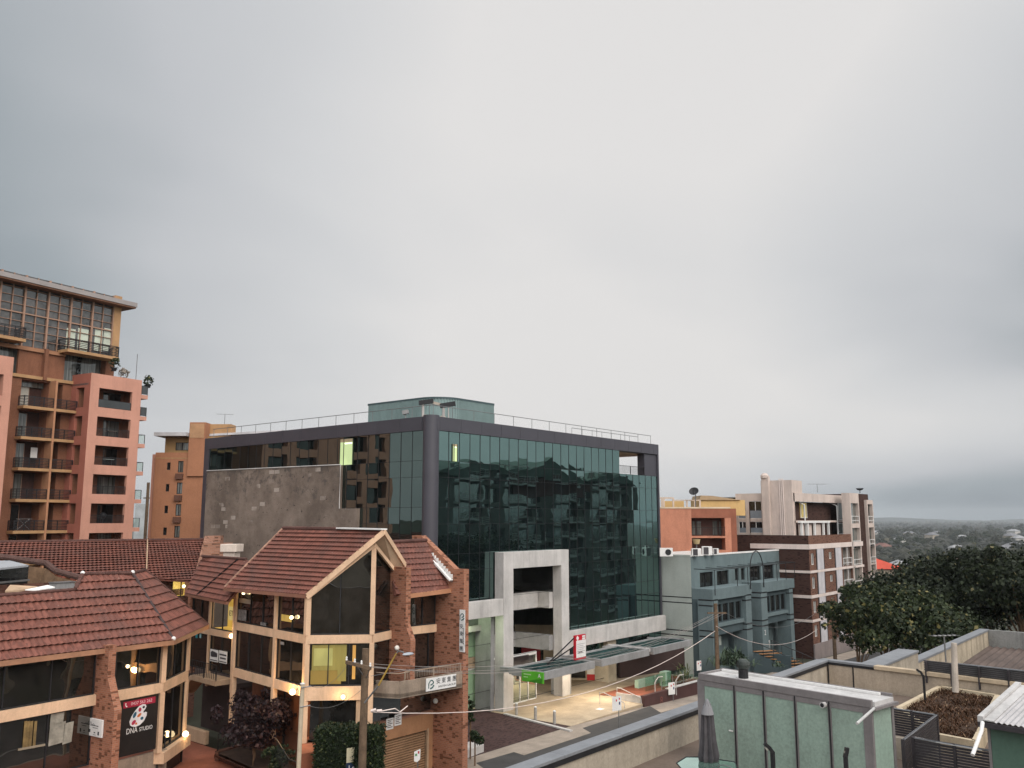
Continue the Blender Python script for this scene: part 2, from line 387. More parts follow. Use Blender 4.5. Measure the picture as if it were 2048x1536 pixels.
def LEAF(name, c1, c2, c3=None, p3=.0):
    m, N, L, B = nodes(name)
    oi = N.new('ShaderNodeNewGeometry'); wn = oi.outputs['Random Per Island']
    c = mixc(N, L, wn, c1, c2)
    if c3: c = mixc(N, L, ramp(N, L, wn, 1 - p3, 1 - p3 + .01), c, c3)
    g = oi.outputs['Position']
    c = mixc(N, L, ramp(N, L, ntex(N, L, g, .45, 3, .6), .35, .65), c, mixc(N, L, .5, c, scl(c1, .6)))
    L.new(c, B.inputs['Base Color']); B.inputs['Roughness'].default_value = .6; B.inputs['Specular IOR Level'].default_value = .25
    return m
GLYPH = {}
def text(body, size, F, a, n, z, mat, name, parent, ext=.008, align='CENTER', sx=1, rot=0):
    """flat lettering standing on facade frame F at (a, n, z)"""
    cu = bpy.data.curves.new(name, 'FONT'); cu.body = body; cu.size = size; cu.align_x = align; cu.align_y = 'CENTER'; cu.extrude = ext; cu.resolution_u = 3
    t = bpy.data.objects.new('lettering_source', cu); COL.objects.link(t)
    dg = bpy.context.evaluated_depsgraph_get(); me = bpy.data.meshes.new_from_object(t.evaluated_get(dg))
    bpy.data.objects.remove(t); bpy.data.curves.remove(cu)
    mb = MB(); cr, sr = math.cos(rot), math.sin(rot)
    mb.v = [tuple(F.p(a + (v.co.x * cr - v.co.y * sr) * sx, n + v.co.z, z + v.co.x * sr + v.co.y * cr)) for v in me.vertices]
    mb.f = [tuple(p.vertices) for p in me.polygons]; bpy.data.meshes.remove(me)
    return obj(name, mb, mat, parent)
def ground_h(x, y=0):
    if x < 45: h = 0.0
    elif x < 150: h = -.024 * (x - 55) if x > 55 else 0.0
    else: h = -2.28 - 20 * (1 - math.exp(-(x - 150) / 160))
    if y > 95: h -= 10 * (1 - math.exp(-(y - 95) / 120)) * (1 if x > 120 else .3)
    if y < -25: h -= 12 * (1 - math.exp(-(-25 - y) / 120))
    return h
# ------------------------------------------------------------------ shared materials
m_conc = M('pale_concrete', (.50, .48, .46), .85, .16, .5, .35)
m_conc_grey = M('grey_concrete', (.27, .27, .27), .85, .18, .6, .3)
m_navy = M('navy_panel', (.052, .050, .062), .45, .1, .4, 0, .04, spec=.5)
m_black = M('black_metal', (.018, .018, .02), .5, .2, 2)
m_rail = M('grey_metal', (.22, .22, .22), .45, .15, 2, metal=.6)
m_white = M('white_paint', (.72, .71, .69), .6, .08, 1)
m_asphalt = M('asphalt', (.055, .053, .053), .9, .25, .6, 0, .12)
m_paver = M('beige_paving', (.40, .32, .225), .85, .25, .5, 0, .1)
m_path = M('footpath_concrete', (.31, .26, .215), .9, .22, .7, 0, .1)
m_maroon = BR('maroon_pavers', (.085, .045, .042), (.06, .034, .034), (.05, .035, .035), .24, .12, .2)
m_redpave = M('red_paving', (.25, .085, .05), .8, .3, .6, 0, .1)
m_soil = M('ground_cover', (.05, .052, .035), .95, .35, .05, 0, .12)
m_teal_cw = GL('teal_mirror_glass', .36, (.46, .70, .66), (.004, .007, .008), .012, .010, .28, .24)
m_dark = GL('dark_glass', .045, (.9, .95, .95), (.012, .012, .012), .02, .02, .5, .35)
m_dark_curtain = GL('curtained_glass', .04, (.9, .95, .95), (.016, .016, .016), .02, .02, .5, .3, curtain=1)
m_lit_green = EM('fluorescent_room', (.70, .86, .42), .85, .25, .8)
m_lit_yellow = EM('warm_room', (1.0, .62, .14), .75, .45, .7)
m_lamp = EM('lamp_glow', (1.0, .80, .48), 4.5)
m_lamp_off = M('opal_globe', (.75, .72, .66), .35, .05, 1)
m_clear = CLEAR('clear_glass')
m_dkbrown = M('dark_brown_cladding', (.060, .040, .036), .8, .2, .8)

# ------------------------------------------------------------------ ground
def grid(xs, ys, dz=0):
    mb = MB(); V = [(x, y, ground_h(x, y) + dz) for x in xs for y in ys]; n = len(ys)
    return mb.arr(V, [(i * n + j, (i + 1) * n + j, (i + 1) * n + j + 1, i * n + j + 1) for i in range(len(xs) - 1) for j in range(n - 1)])
def steps_(a, b, n): return [a + (b - a) * i / n for i in range(n + 1)]
_gx = [-9000, -3000, -900, -250] + steps_(-100, 460, 56) + [600, 800, 1100, 1600, 2400, 4000, 7000, 12000]
_gy = [-9000, -4000, -2000, -1000, -500] + steps_(-250, 400, 65) + [600, 900, 1500, 3000, 6000, 12000]
struct('ground', grid(_gx, _gy, -.15), m_soil, smooth=True)
_sx = steps_(-40, 170, 42)
struct('road', grid(_sx, [19.2, 25, 33.4], -.1), m_asphalt)
struct('pavement', grid(_sx, [33.4, 36.9], .004).box(WORLD, 0, .01, 33.38, 33.4, -.2, -.19), m_asphalt)
struct('footpath', grid(_sx, [36.9, 39.2], .008), m_path)
kb = MB(); 
for a, b in zip(_sx[:-1], _sx[1:]):
    kb.prism([(a, 33.2, ground_h(a) - .12), (a, 33.4, ground_h(a) - .12), (a, 33.4, ground_h(a) + .012), (a, 33.2, ground_h(a) + .012)], (b - a, 0, ground_h(b) - ground_h(a)))
struct('kerb', kb, m_conc_grey)
pv = MB().prism([(55.1, 39.2, 0), (65.6, 39.2, 0), (66.2, 41.2, 0), (79, 41.2, 0), (79, 54, 0), (55.1, 54, 0)], (0, 0, -1.4)); struct('plaza', MB().arr([(v[0], v[1], v[2] + .016) for v in pv.v], pv.f), m_paver)
struct('driveway', MB().poly((43.9, 39.2, .02), (55.0, 39.2, .02), (55.0, 50.5, .02), (43.9, 50.5, .02)), m_maroon)
struct('courtyard_paving', MB().poly((10, 38.6, .42), (33.4, 38.6, .42), (34.5, 62, .42), (10, 62, .42)), m_redpave)

# ------------------------------------------------------------------ glass office block
GX, GY, GT = 48.06, 47.0, 22.81
RX, LY = 82.4, 77.87
gb = thing('glass_office_block', 'six storey office block of teal mirror glass with navy roof band and white concrete portal', 'office building', (GX, GY, 0))
FRt = Fr((GX, GY), (1, 0)); FLf = Fr((GX, LY), (0, -1)); LLEN = LY - GY
ZB0 = 21.74
rows = []; z = ZB0
while z > 1.5:
    rows.append((z - 2.294, z)); z -= 2.294
    rows.append((z - 1.267, z)); z -= 1.267
rg = random.Random(3)
def curtain(F, a0, a1, skip):
    mb, ml = MB(), MB(); n = round((a1 - a0) / 1.25); w = (a1 - a0) / n
    for z0, z1 in rows:
        for i in range(n):
            s0, s1 = a0 + i * w, a0 + (i + 1) * w
            if skip(s0, s1, z0, z1): continue
            tx, tz = rg.gauss(0, .0022) * w, rg.gauss(0, .0022) * (z1 - z0); o = -.02
            mb.poly(F.p(s0, o + tx + tz, z0), F.p(s1, o - tx + tz, z0), F.p(s1, o - tx - tz, z1), F.p(s0, o + tx - tz, z1))
            ml.box(F, s0 - .018, s0 + .018, -.05, .004, z0, z1)
    return mb, ml
wx0, wx1 = FRt.s(1235, 930), FRt.s(1290, 930)
c1, l1 = curtain(FRt, .75, RX - GX - .2, lambda s0, s1, z0, z1: (z1 > 20.5 and s0 > wx0 - .62) or (z1 < 3.4) or (z1 < 11.9 and s1 > 56.7 - GX and s0 < 63.5 - GX) or (z1 < 8.0 and s0 < 55.5 - GX))
for z0, z1 in rows: l1.box(FRt, .75, RX - GX - .2, -.06, -.002, z0 - .012, z0 + .012)
obj('curtain_wall', c1, m_teal_cw, gb); obj('mullion_grid', l1, m_black, gb)
py0, py1, pz1 = FLf.s(419, 943), FLf.s(686, 931), FLf.z(686, 931)
px2, pz2 = FLf.s(720, 1017), FLf.z(700, 1017)
c2, l2 = curtain(FLf, .8, LLEN - .75, lambda s0, s1, z0, z1: (s1 > py0 + .3 and s1 < py1 - .1 and z1 < pz1 - .5) or s0 < 0)
for z0, z1 in rows: l2.box(FLf, .8, LLEN - .75, -.06, -.002, z0 - .012, z0 + .012)
obj('curtain_wall', c2, GL('grey_mirror_glass', .24, (.46, .60, .565), (.004, .006, .006), .012, .010, .28, .22), gb); obj('mullion_grid', l2, m_black, gb)
# grey party wall, stepped
pw = MB()
for poly in ([(py0, -.5), (py1, -.5), (py1, pz1), (py0, FLf.z(419, 943))], [(py1 + .004, -.5), (px2, -.5), (px2, pz2), (py1 + .004, pz2)]):
    pw.prism([FLf.p(a, .003, z) for a, z in poly], FLf.n * .28)
m_party = PARTY('weathered_render')
o_ = obj('party_wall', pw, m_party, gb); o_['label'] = 'stained grey rendered party wall'
fl = MB().tube([FLf.p(py1 + .06, .31, pz2), FLf.p(py1 + .06, .31, pz1 + .05), FLf.p(py0, .31, FLf.z(419, 943) + .05)], .05, 4); obj('flashing', fl, m_conc, gb)
cp = MB()
for poly in ([(py0 + 6, 12.2, 1.6, .5), (py0 + 10, 11.2, 2.2, .4)]): pass
# roof band panels
bd = MB(); bk = MB()
zb = ZB0
for F, ln, st in ((FRt, RX - GX, .65), (FLf, LLEN, None)):
    a = .75 if st else 0.0
    end = ln if st else ln - .75
    while a < end - .05:
        w = min(2.5, end - a); bd.box(F, a + .012, a + w - .012, -.30, .12, zb, GT); a += w
    bk.box(F, .1, ln - .1, -.5, -.05, zb - .06, GT - .06)
obj('parapet_band', bd, m_navy, gb, bevel=.012); obj('parapet_backing', bk, m_black, gb)
cc = FRt.p(.15, -.15, 0)
obj('corner_column', MB().lathe((cc.x, cc.y, -.2), [(.62, 0), (.62, GT + .25)], 28), m_navy, gb, smooth=False)
obj('edge_fin', MB().box(FLf, 0, .8, -.3, .1, -.2, GT - .02), m_navy, gb); obj('edge_fin', MB().box(FRt, RX - GX - .25, RX - GX, -.3, .1, 4, zb - .01), m_navy, gb)
# roof, rear and far side
rf = MB().box(WORLD, GX + .4, RX - .3, GY + .4, LY - .3, 21.95, 22.15); obj('roof_deck', rf, m_conc_grey, gb)
sd_ = MB().poly((RX - .1, GY + .3, 0), (RX - .1, LY - .2, 0), (RX - .1, LY - .2, 21.9), (RX - .1, GY + 6.5, 21.9), (RX - .1, GY + 6.5, 19.4), (RX - .1, GY + .3, 19.4)).poly((RX - .1, LY - .2, 0), (GX + .3, LY - .2, 0), (GX + .3, LY - .2, 21.9), (RX - .1, LY - .2, 21.9))
obj('rear_wall', sd_, m_conc_grey, gb)
# open roof loggia at the far corner
lx0, lx1 = GX + wx0, GX + wx1
zf = 19.46
lg = MB().box(WORLD, lx0, RX - .25, GY + .05, GY + 6.5, zf - .2, zf).box(WORLD, lx0, RX - .25, GY + 6.4, GY + 6.5, zf, zb).box(WORLD, lx0 - .12, lx0, GY + .05, GY + 6.5, zf, zb)
obj('loggia', lg, M('beige_soffit', (.5, .42, .34), .8), gb)
obj('loggia_ceiling', MB().box(WORLD, lx0, RX, GY + .1, GY + 6.5, zb - .05, zb + .15), M('beige_ceiling', (.45, .36, .28), .8), gb)
obj('loggia_pier', MB().box(WORLD, lx1, RX - .26, GY + .06, GY + .9, zf, zb), m_navy, gb)
obj('loggia_railing', MB().rail(FRt, wx0, wx1, -.15, zf, .85, bars=26, horiz=0, posts=3), m_black, gb)
m_tube = EM('light_tube_glow', (.95, 1, .8), 1.6)
# lit office windows
def lit(F, u0, v0, u1, v1, m=m_lit_green, off=.012, par=None, name='lit_window'):
    a0, z1 = F.px(u0, v0); a1, z0 = F.px(u1, v1)
    w = obj(name, MB().box(F, a0, a1, off - .03, off, z0, z1), m, par or gb); h = z1 - z0; c = a0 + (a1 - a0) * .3
    obj('mullion', MB().box(F, c - .03, c + .03, off + .001, off + .03, z0, z1).box(F, a0 - .04, a0 + .02, off, off + .03, z0, z1).box(F, a1 - .02, a1 + .04, off, off + .03, z0, z1), m_black, w)
    obj('ceiling_strip', MB().box(F, a0, a1, off + .001, off + .008, z1 - h * .12, z1), M('tan_ceiling', (.45, .36, .22), .8) if 'tan_ceiling' not in bpy.data.materials else bpy.data.materials['tan_ceiling'], w)
    obj('light_tube', MB().box(F, c + .1, a1 - .1, off + .001, off + .012, z1 - h * .2, z1 - h * .15), m_tube, w); return w
lit(FLf, 681, 879, 705, 929); lit(FRt, 905, 888, 914, 923)

# roof railing
rr = MB()
for F, ln in ((FRt, RX - GX), (FLf, LLEN)):
    rr.tube([F.p(.3, -.6, GT + .95), F.p(ln - .3, -.6, GT + .95)], .03, 5)
    for i in range(14):
        a = .4 + (ln - .8) * i / 13; rr.tube([F.p(a, -.6, 22.1), F.p(a, -.6, GT + .95)], .025, 5)
rr.tube([FRt.p(21.4, -2.0, GT + .9), FRt.p(33.7, -2.0, GT + .9)], .03, 5)
for i in range(8): rr.tube([FRt.p(21.4 + 12.3 * i / 7, -2.0, 22.1), FRt.p(21.4 + 12.3 * i / 7, -2.0, GT + .9)], .022, 5)
obj('roof_railing', rr, m_rail, gb)
# plant room, ribbed sheet with a rounded corner
def rounded(x0, x1, y0, y1, r, n=14):
    p = [(x0, y1)]
    p += [(x0, y1 - (y1 - y0 - r) * i / 40) for i in range(1, 40)]
    p += [(x0 + r - r * math.cos(t), y0 + r - r * math.sin(t)) for t in [math.pi / 2 * i / n for i in range(n + 1)]]
    p += [(x0 + r + (x1 - x0 - r) * i / 30, y0) for i in range(1, 31)]
    return p + [(x1, y1)]
pr_ = MB(); pts = rounded(53.55, 60.6, 51.4, 60.4, 2.3)
for i in range(len(pts) - 2):
    a = Vector((*pts[i], 0)); b = Vector((*pts[i + 1], 0)); t = b - a; nrm = Vector((t.y, -t.x, 0)).normalized()
    if nrm.dot(Vector((-1, -1, 0))) < 0: nrm = -nrm
    q = [a, a + t * .55, a + t * .62 + nrm * .06, a + t * .93 + nrm * .06, b]
    for c, d in zip(q[:-1], q[1:]):
        pr_.poly(c + Vector((0, 0, 22.1)), d + Vector((0, 0, 22.1)), d + Vector((0, 0, 25.22)), c + Vector((0, 0, 25.22)))
pr_.poly(*[(x, y, 22.1) for x, y in (pts[-2], pts[-1])], (*pts[-1], 25.2), (*pts[-2], 25.2)).poly((*pts[-1], 22.1), (*pts[0], 22.1), (*pts[0], 25.2), (*pts[-1], 25.2))
m_ptl = M('teal_sheeting', (.20, .275, .27), .5, .12, .4, .15)
pl_ = obj('plant_room', pr_, m_ptl, gb)
cx, cy = 57, 56
cap = MB().prism([(cx + (x - cx) * 1.012, cy + (y - cy) * 1.012, 25.2) for x, y in pts], (0, 0, .18)); obj('capping', cap, M('dark_teal_capping', (.05, .08, .085), .5), pl_)
# window cleaning gantry on the roof corner
m_galv = M('galvanised_post', (.42, .39, .37), .6)
gt = thing('roof_gantry', 'steel window cleaning gantry with two dark arms standing on the glass block roof corner', 'gantry', (50.7, 50.5, 22.15))
g0 = [W(846, 835, z=22.15), W(887, 838, z=22.15)]
def gp(u, v, d=70.5): return W(u, v, d=d)
for u, v0, v1 in ((846, 800, 842), (887, 812, 842), (897, 812, 842)):
    q = gp(u, v1); gm = MB().tube([(q.x, q.y, 22.15), gp(u, v0)], .11 if u < 890 else .05, 8)
    obj('mast', gm, m_galv, gt)
ga = MB().beam(gp(838, 806), gp(867, 802), .3, .35).beam(gp(880, 812), gp(911, 807), .3, .35); obj('arm', ga, m_black, gt)
obj('jib', MB().beam(gp(860, 804), gp(890, 811), .2, .2), M('tan_steel', (.42, .36, .30), .7), gt)
gbs = MB()
for u0, u1, v in ((841, 862, 823), (878, 896, 829)):
    a, b = gp(u0, v + 8), gp(u1, v + 8); t = b - a
    gbs.prism([(a.x, a.y, 22.15), (b.x, b.y, 22.15), (b.x, b.y, 22.9), ((a.x + b.x) / 2, (a.y + b.y) / 2, 23.35), (a.x, a.y, 23.1)], (.6, .5, 0))
obj('counterweight', gbs, M('tan_cover', (.47, .40, .33), .8), gt)
fl_ = thing('roof_floodlight', 'small grey floodlight on roof edge in front of the teal plant room', 'floodlight', W(811, 836, d=69.5))
obj('lamp_head', MB().beam(W(805, 826, d=69.5), W(817, 823, d=69.5), .45, .3), m_conc_grey, fl_); obj('bracket', MB().tube([W(811, 838, d=69.5), W(811, 826, d=69.5)], .05), m_rail, fl_)

# ------------------------------------------------------------------ podium, portal and awnings (parts of the block)
pf = MB()
poly = [(55.55, 0), (56.8, 0), (56.8, 11.0), (63.45, 11.0), (63.45, 0), (64.55, 0), (64.55, 12.33), (55.55, 12.33)]
FP = Fr((0, 46), (1, 0))
pf.box(FP, 55.55, 56.8, -.95, 0, 0, 12.33).box(FP, 63.45, 64.55, -.95, 0, 0, 12.33).box(FP, 56.8, 63.45, -.95, 0, 11.0, 12.33)
obj('portal_frame', pf, m_conc, gb, bevel=.03)
obj('podium_fascia', MB().box(FP, 64.56, 81.5, -.5, -.01, 3.85, 5.3).box(FP, 64.56, 81.5, -1.0, -.5, 4.9, 5.2), m_conc, gb, bevel=.03)
obj('podium_beam', MB().box(FP, 47.5, 55.54, -.6, -.01, 7.4, 8.7).box(FP, 47.5, 55.54, -1.0, -.6, 8.2, 8.6), m_conc, gb, bevel=.03)
ub = MB().box(FP, 56.81, 63.3, -2.7, -2.2, 7.35, 8.7).box(FP, 62.9, 63.44, -2.19, -.96, 7.35, 8.7).box(FP, 56.81, 57.3, -6.5, -.96, 7.35, 8.7); obj('upper_ring_beam', ub, m_conc, gb)
lb = MB().box(FP, 56.81, 63.3, -5.2, -4.7, 3.8, 5.06).box(FP, 62.9, 63.44, -4.69, -.96, 3.8, 5.06); obj('lower_ring_beam', lb, m_conc_grey, gb)
pg = MB().box(FP, 56.75, 63.5, -5.4, -5.3, 0, 12.0).box(FP, 56.75, 63.5, -5.3, -1.02, 11.95, 12.1).box(FP, 56.7, 56.78, -5.3, -.96, 8.7, 11.95).box(FP, 63.45, 63.53, -5.3, -.96, 8.7, 11.95).box(FP, 48.2, 55.5, -2.4, -2.3, 6.4, 7.9).box(FP, 48.2, 55.5, -3.9, -3.8, 3, 4.2); obj('podium_glazing', pg, m_dark, gb)
m_green = M('pale_green_render', (.22, .33, .21), .8, .15, .5, .2)
rw = MB().box(FP, 48.3, 55.5, -3.2, -2.9, 4.0, 6.1).box(FP, 48.3, 55.5, -3.2, -2.9, 0, 3.0); obj('ramp_wall', rw, m_green, gb)
obj('ramp_coping', MB().box(FP, 48.3, 55.5, -3.2, -2.0, 6.12, 6.55).box(FP, 48.3, 55.5, -3.3, -2.85, 3.0, 3.1), m_conc, gb)
obj('ramp_ceiling', MB().prism([FP.p(50.5, -2.92, 3.95), FP.p(55.45, -2.92, 3.95), FP.p(55.45, -2.92, 3.05)], (0, .2, 0)), M('tan_ramp', (.36, .26, .18), .8), gb)
obj('left_pier', MB().box(FP, 55.1, 55.53, -2.6, -.96, 0, 7.39), m_conc_grey, gb)
# awnings
m_awn = GL('awning_glass', .03, (.45, .75, .70), (.008, .024, .025), .12, 0, 1, .12)
for x0, x1, zt in ((54.8, 61.6, 3.62), (62.6, 70.25, 3.62), (70.95, 78.2, 3.62)):
    a = MB().box(FP, x0, x1, 4.35, 4.6, zt - .58, zt).box(FP, x0, x0 + .22, 1.4, 4.35, zt - .56, zt - .002).box(FP, x1 - .22, x1, 1.4, 4.35, zt - .56, zt - .002).box(FP, x0, x1, 1.15, 1.4, zt - .5, zt + .02).box(FP, x0 + .3, x0 + .6, .0, 1.15, zt - .45, zt - .1).box(FP, x1 - .6, x1 - .3, .0, 1.15, zt - .45, zt - .1)
    ao = obj('awning', a, m_conc_grey, gb, bevel=.02)
    obj('awning_glass', MB().box(FP, x0 + .22, x1 - .22, 1.4, 4.35, zt - .14, zt - .1), m_awn, ao)
    rb = MB()
    for k in range(1, 3): rb.box(FP, x0 + .22, x1 - .22, 1.4 + k, 1.43 + k, zt - .1, zt - .06)
    obj('glazing_bar', rb, m_rail, ao)
obj('awning_link', MB().box(FP, 70.27, 70.93, .0, 4.3, 3.3, 3.56), m_conc, gb)
pc = W(1126, 1392, z=0)
pil = MB().box(WORLD, pc.x, pc.x + 1.25, pc.y, pc.y + 1.3, 0, 3.1); obj('awning_pillar', pil, m_conc_grey, gb, bevel=.03)
obj('pillar_pipe', MB().box(WORLD, pc.x - .06, pc.x - .004, pc.y + .5, pc.y + .75, 0, 3.0), m_black, gb)
# shopfront under the portal
FS = Fr((0, 47.3), (1, 0))
sf = MB(); 
for x in (57.0, 58.1, 59.2, 60.3, 61.4): sf.box(FS, x, x + .09, -.1, .02, 0, 3.7)
sf.box(FS, 57, 61.5, -.1, .02, 3.65, 3.9).box(FS, 57, 61.5, -.1, .02, .0, .1)
shop = obj('shopfront', sf, m_white, gb)
obj('shop_pane', MB().box(FS, 57.05, 61.45, -.06, -.03, .1, 3.65), GL('grey_green_glass', .14, (.8, .9, .8), (.10, .105, .075), .05, 0, 1, .3), shop)
for x, z0 in ((57.6, 1.6), (58.9, 1.9), (60.1, 1.9)): obj('shop_banner', MB().box(FS, x, x + (.22 if x < 59.5 else .9), .0, .03, z0, 3.6), m_black, shop)
obj('shop_sign', MB().box(FS, 56.9, 60.2, .1, .2, 3.05, 3.75), M('black_sign', (.02, .015, .015), .5), shop)

# curved back wall of the entrance court: panels facing the road
b0, b1 = W(1062, 1358, z=0), W(1206, 1361, z=0)
FB = Fr(b0, b1 - b0); bl = (b1 - b0).length
if FB.n.dot(Vector((1, 1, 0))) > 0: FB.n = -FB.n
bw = MB().holes(FB, -3, bl + .2, 0, 5, [(FB.s(1142, 1340), FB.s(1171, 1340), .15, 2.75), (-2.5, 1.2, .2, 2.9)], .3); obj('court_wall', bw, M('cream_court_wall', (.42, .36, .27), .8), gb)
obj('court_glazing', MB().box(FB, -2.6, bl, -.34, -.3, 0, 3), m_dark, gb)
FAT = FB
a0, a1 = FB.s(1174, 1340), FB.s(1198, 1340)
at = obj('bank_panel', MB().box(FB, a0, a1, .01, .12, .56, 3.0), m_white, gb); obj('red_skirt', MB().box(FB, a0, a1, .01, .13, 0, .55), M('signal_red', (.45, .02, .025), .5), at)
for k in (0, 1): obj('red_label', MB().box(FB, a0 + .25 + k * .55, a0 + .65 + k * .55, .125, .135, 2.55, 2.85), M('signal_red_label', (.5, .02, .02), .5), at)
obj('blue_label', MB().box(FB, a0 + .6, a0 + .9, .125, .135, 1.65, 1.95), M('navy_label', (.03, .05, .14), .5), at)
obj('red_door_panel', MB().box(FB, -.9, .9, .02, .08, .3, 2.9), M('red_panel', (.38, .02, .03), .5), gb)
obj('cash_machine', MB().box(FB, a1 + .05, a1 + .9, .0, .12, 0, 2.3), m_black, gb); obj('cash_machine_band', MB().box(FB, a1 + .05, a1 + .9, .13, .15, 2.3, 2.9), M('red_band', (.45, .02, .03), .5), gb)
q = W(1222, 1362, z=0); obj('court_pier', MB().box(WORLD, q.x - .9, q.x + .5, q.y - .3, q.y + 1.2, 0, 3.84), M('cream_pier', (.46, .41, .32), .8), gb)
q0, q1 = W(1241, 1357, z=0), W(1326, 1344, z=0)
FD = Fr(q0, q1 - q0)
obj('brown_wall', MB().box(FD, 0, 9.2, -.4, 0, 0, 3.0), M('maroon_cladding', (.055, .034, .032), .6, .15, .6), gb)
obj('entrance_glazing', MB().box(FP, 56.9, 63, -4.9, -4.8, 2.2, 3.78), m_dark, gb)
eg = MB()
for x in (57.2, 58.6, 60.2, 61.8): eg.box(FP, x, x + .12, -4.78, -4.7, 2.2, 3.78)
obj('entrance_frame', eg.box(FP, 56.9, 63, -4.79, -4.71, 3.0, 3.12), m_white, gb)
# lit fittings below the awnings and ring beam
m_fit = EM('downlight', (1.0, .86, .62), 9)
def downlight(x, y, z, e, col=(1, .84, .64), r=.35, label='round downlight'):
    t = thing('downlight', label, 'lamp', (x, y, z - .06), 'lit downlights under the entrance canopies')
    obj('lens', MB().lathe((x, y, z - .06), [(.16, 0), (.16, .05)], 12), m_fit, t)
    d = bpy.data.lights.new('downlight_bulb', 'POINT'); d.energy = e; d.color = col; d.shadow_soft_size = r
    l = bpy.data.objects.new('downlight_bulb', d); link(l, t, (x, y, z - .35)); return t
downlight(58.5, 43.4, 3.4, 400, label='lit downlight under the left awning beside the green sign')
downlight(64.6, 43.0, 3.4, 720, label='lit downlight under the middle awning, nearest the red and white bank panel')
downlight(66.8, 42.2, 3.4, 450, label='lit downlight under the middle awning, towards its right end')
downlight(57.6, 49.2, 3.75, 380, (1, .93, .75), label='lit downlight under the grey ring beam inside the portal')
downlight(52.6, 47.5, 7.35, 230, (.80, 1, .62), label='greenish downlight over the pale green ramp wall')
# signs on the building
m_sgreen = M('green_sign', (.10, .42, .03), .5, .2, 1.2)
FE = Fr((54.8, 0), (0, -1))
gs = thing('green_sign', 'long bright green sign on the end of the left awning', 'sign', (54.7, 43.2, 2.75))
obj('panel', MB().box(FE, -43.5, -41.42, .02, .1, 2.78, 3.58), m_sgreen, gs)
gw = MB().box(FE, -43.3, -42.6, .101, .112, 3.28, 3.36).box(FE, -43.3, -42.9, .101, .112, 3.08, 3.15); obj('lettering_bar', gw, M('pale_green_print', (.5, .75, .35), .5), gs)
obj('swoosh', MB().prism([FE.p(-43.0, .101, 2.8), FE.p(-41.6, .101, 2.8), FE.p(-41.5, .101, 3.15), FE.p(-42.5, .101, 2.95)], FE.n * .008), M('dark_green_print', (.05, .25, .02), .5), gs)
text('A', .42, FE, -41.8, .115, 3.3, m_white, 'emblem', gs)
g2 = thing('leaf_sign', 'small green leaf shaped sign on the grey awning pillar', 'sign', (pc.x + .8, pc.y - .1, 1.9))
FPc = Fr((0, pc.y), (1, 0))
obj('leaf_panel', MB().prism([FPc.p(pc.x + a, .01, z) for a, z in ((.1, 1.85), (.5, 1.95), (1.15, 2.15), (1.2, 2.75), (.6, 2.75), (.1, 2.55))], FPc.n * .05), m_sgreen, g2)
obj('lettering_bar', MB().box(FPc, pc.x + .25, pc.x + .95, .062, .07, 2.4, 2.47), M('pale_green_print_small', (.5, .75, .35), .5), g2)
rs = thing('bank_sign', 'upright red and white notice sign standing on the left awning edge', 'sign', (59.2, 41.3, 3.3))
FRS = Fr((0, 41.3), (1, 0)); ra0, ra1 = FRS.s(1149, 1300), FRS.s(1170, 1298)
m_red = M('sign_red', (.48, .015, .03), .45)
obj('panel', MB().box(FRS, ra0, ra1, -.1, .08, FRS.z(1160, 1318), FRS.z(1160, 1269.5)), m_red, rs)
zc = FRS.z(1160, 1314); zd = FRS.z(1160, 1280)
obj('notice', MB().box(FRS, ra0 + .12, ra1 - .02, .081, .1, zc, zd), m_white, rs)
lb = MB()
for k in range(6): lb.box(FRS, ra0 + .25, ra1 - .15 - (.2 if k % 2 else 0), .101, .108, zd - .3 - k * .14, zd - .26 - k * .14)
obj('print', lb, M('grey_print', (.35, .33, .33), .6), rs)
text('Lume', .3, FRS, (ra0 + ra1) / 2 - .1, .104, zc + .42, M('sign_print', (.08, .05, .05), .6), 'lettering', rs)
zt = FRS.z(1160, 1275)
obj('emblem', MB().prism([FRS.p(ra0 + .3, .081, zt - .22), FRS.p(ra0 + .5, .081, zt), FRS.p(ra0 + .3, .081, zt + .2), FRS.p(ra0 + .12, .081, zt)], FRS.n * .02), m_white, rs)
obj('heading', MB().box(FRS, ra1 - .5, ra1 - .1, .081, .1, zt - .16, zt - .02).box(FRS, ra1 - .5, ra1 - .1, .081, .1, zt + .02, zt + .14), m_white, rs)
st = MB()
for zz in (FRS.z(1149, 1275), FRS.z(1149, 1292)): st.beam((ra0 + .05, 41.3, zz), (ra0 - .5, 43.7, 3.5), .09, .09)
obj('strut', st, m_black, rs)
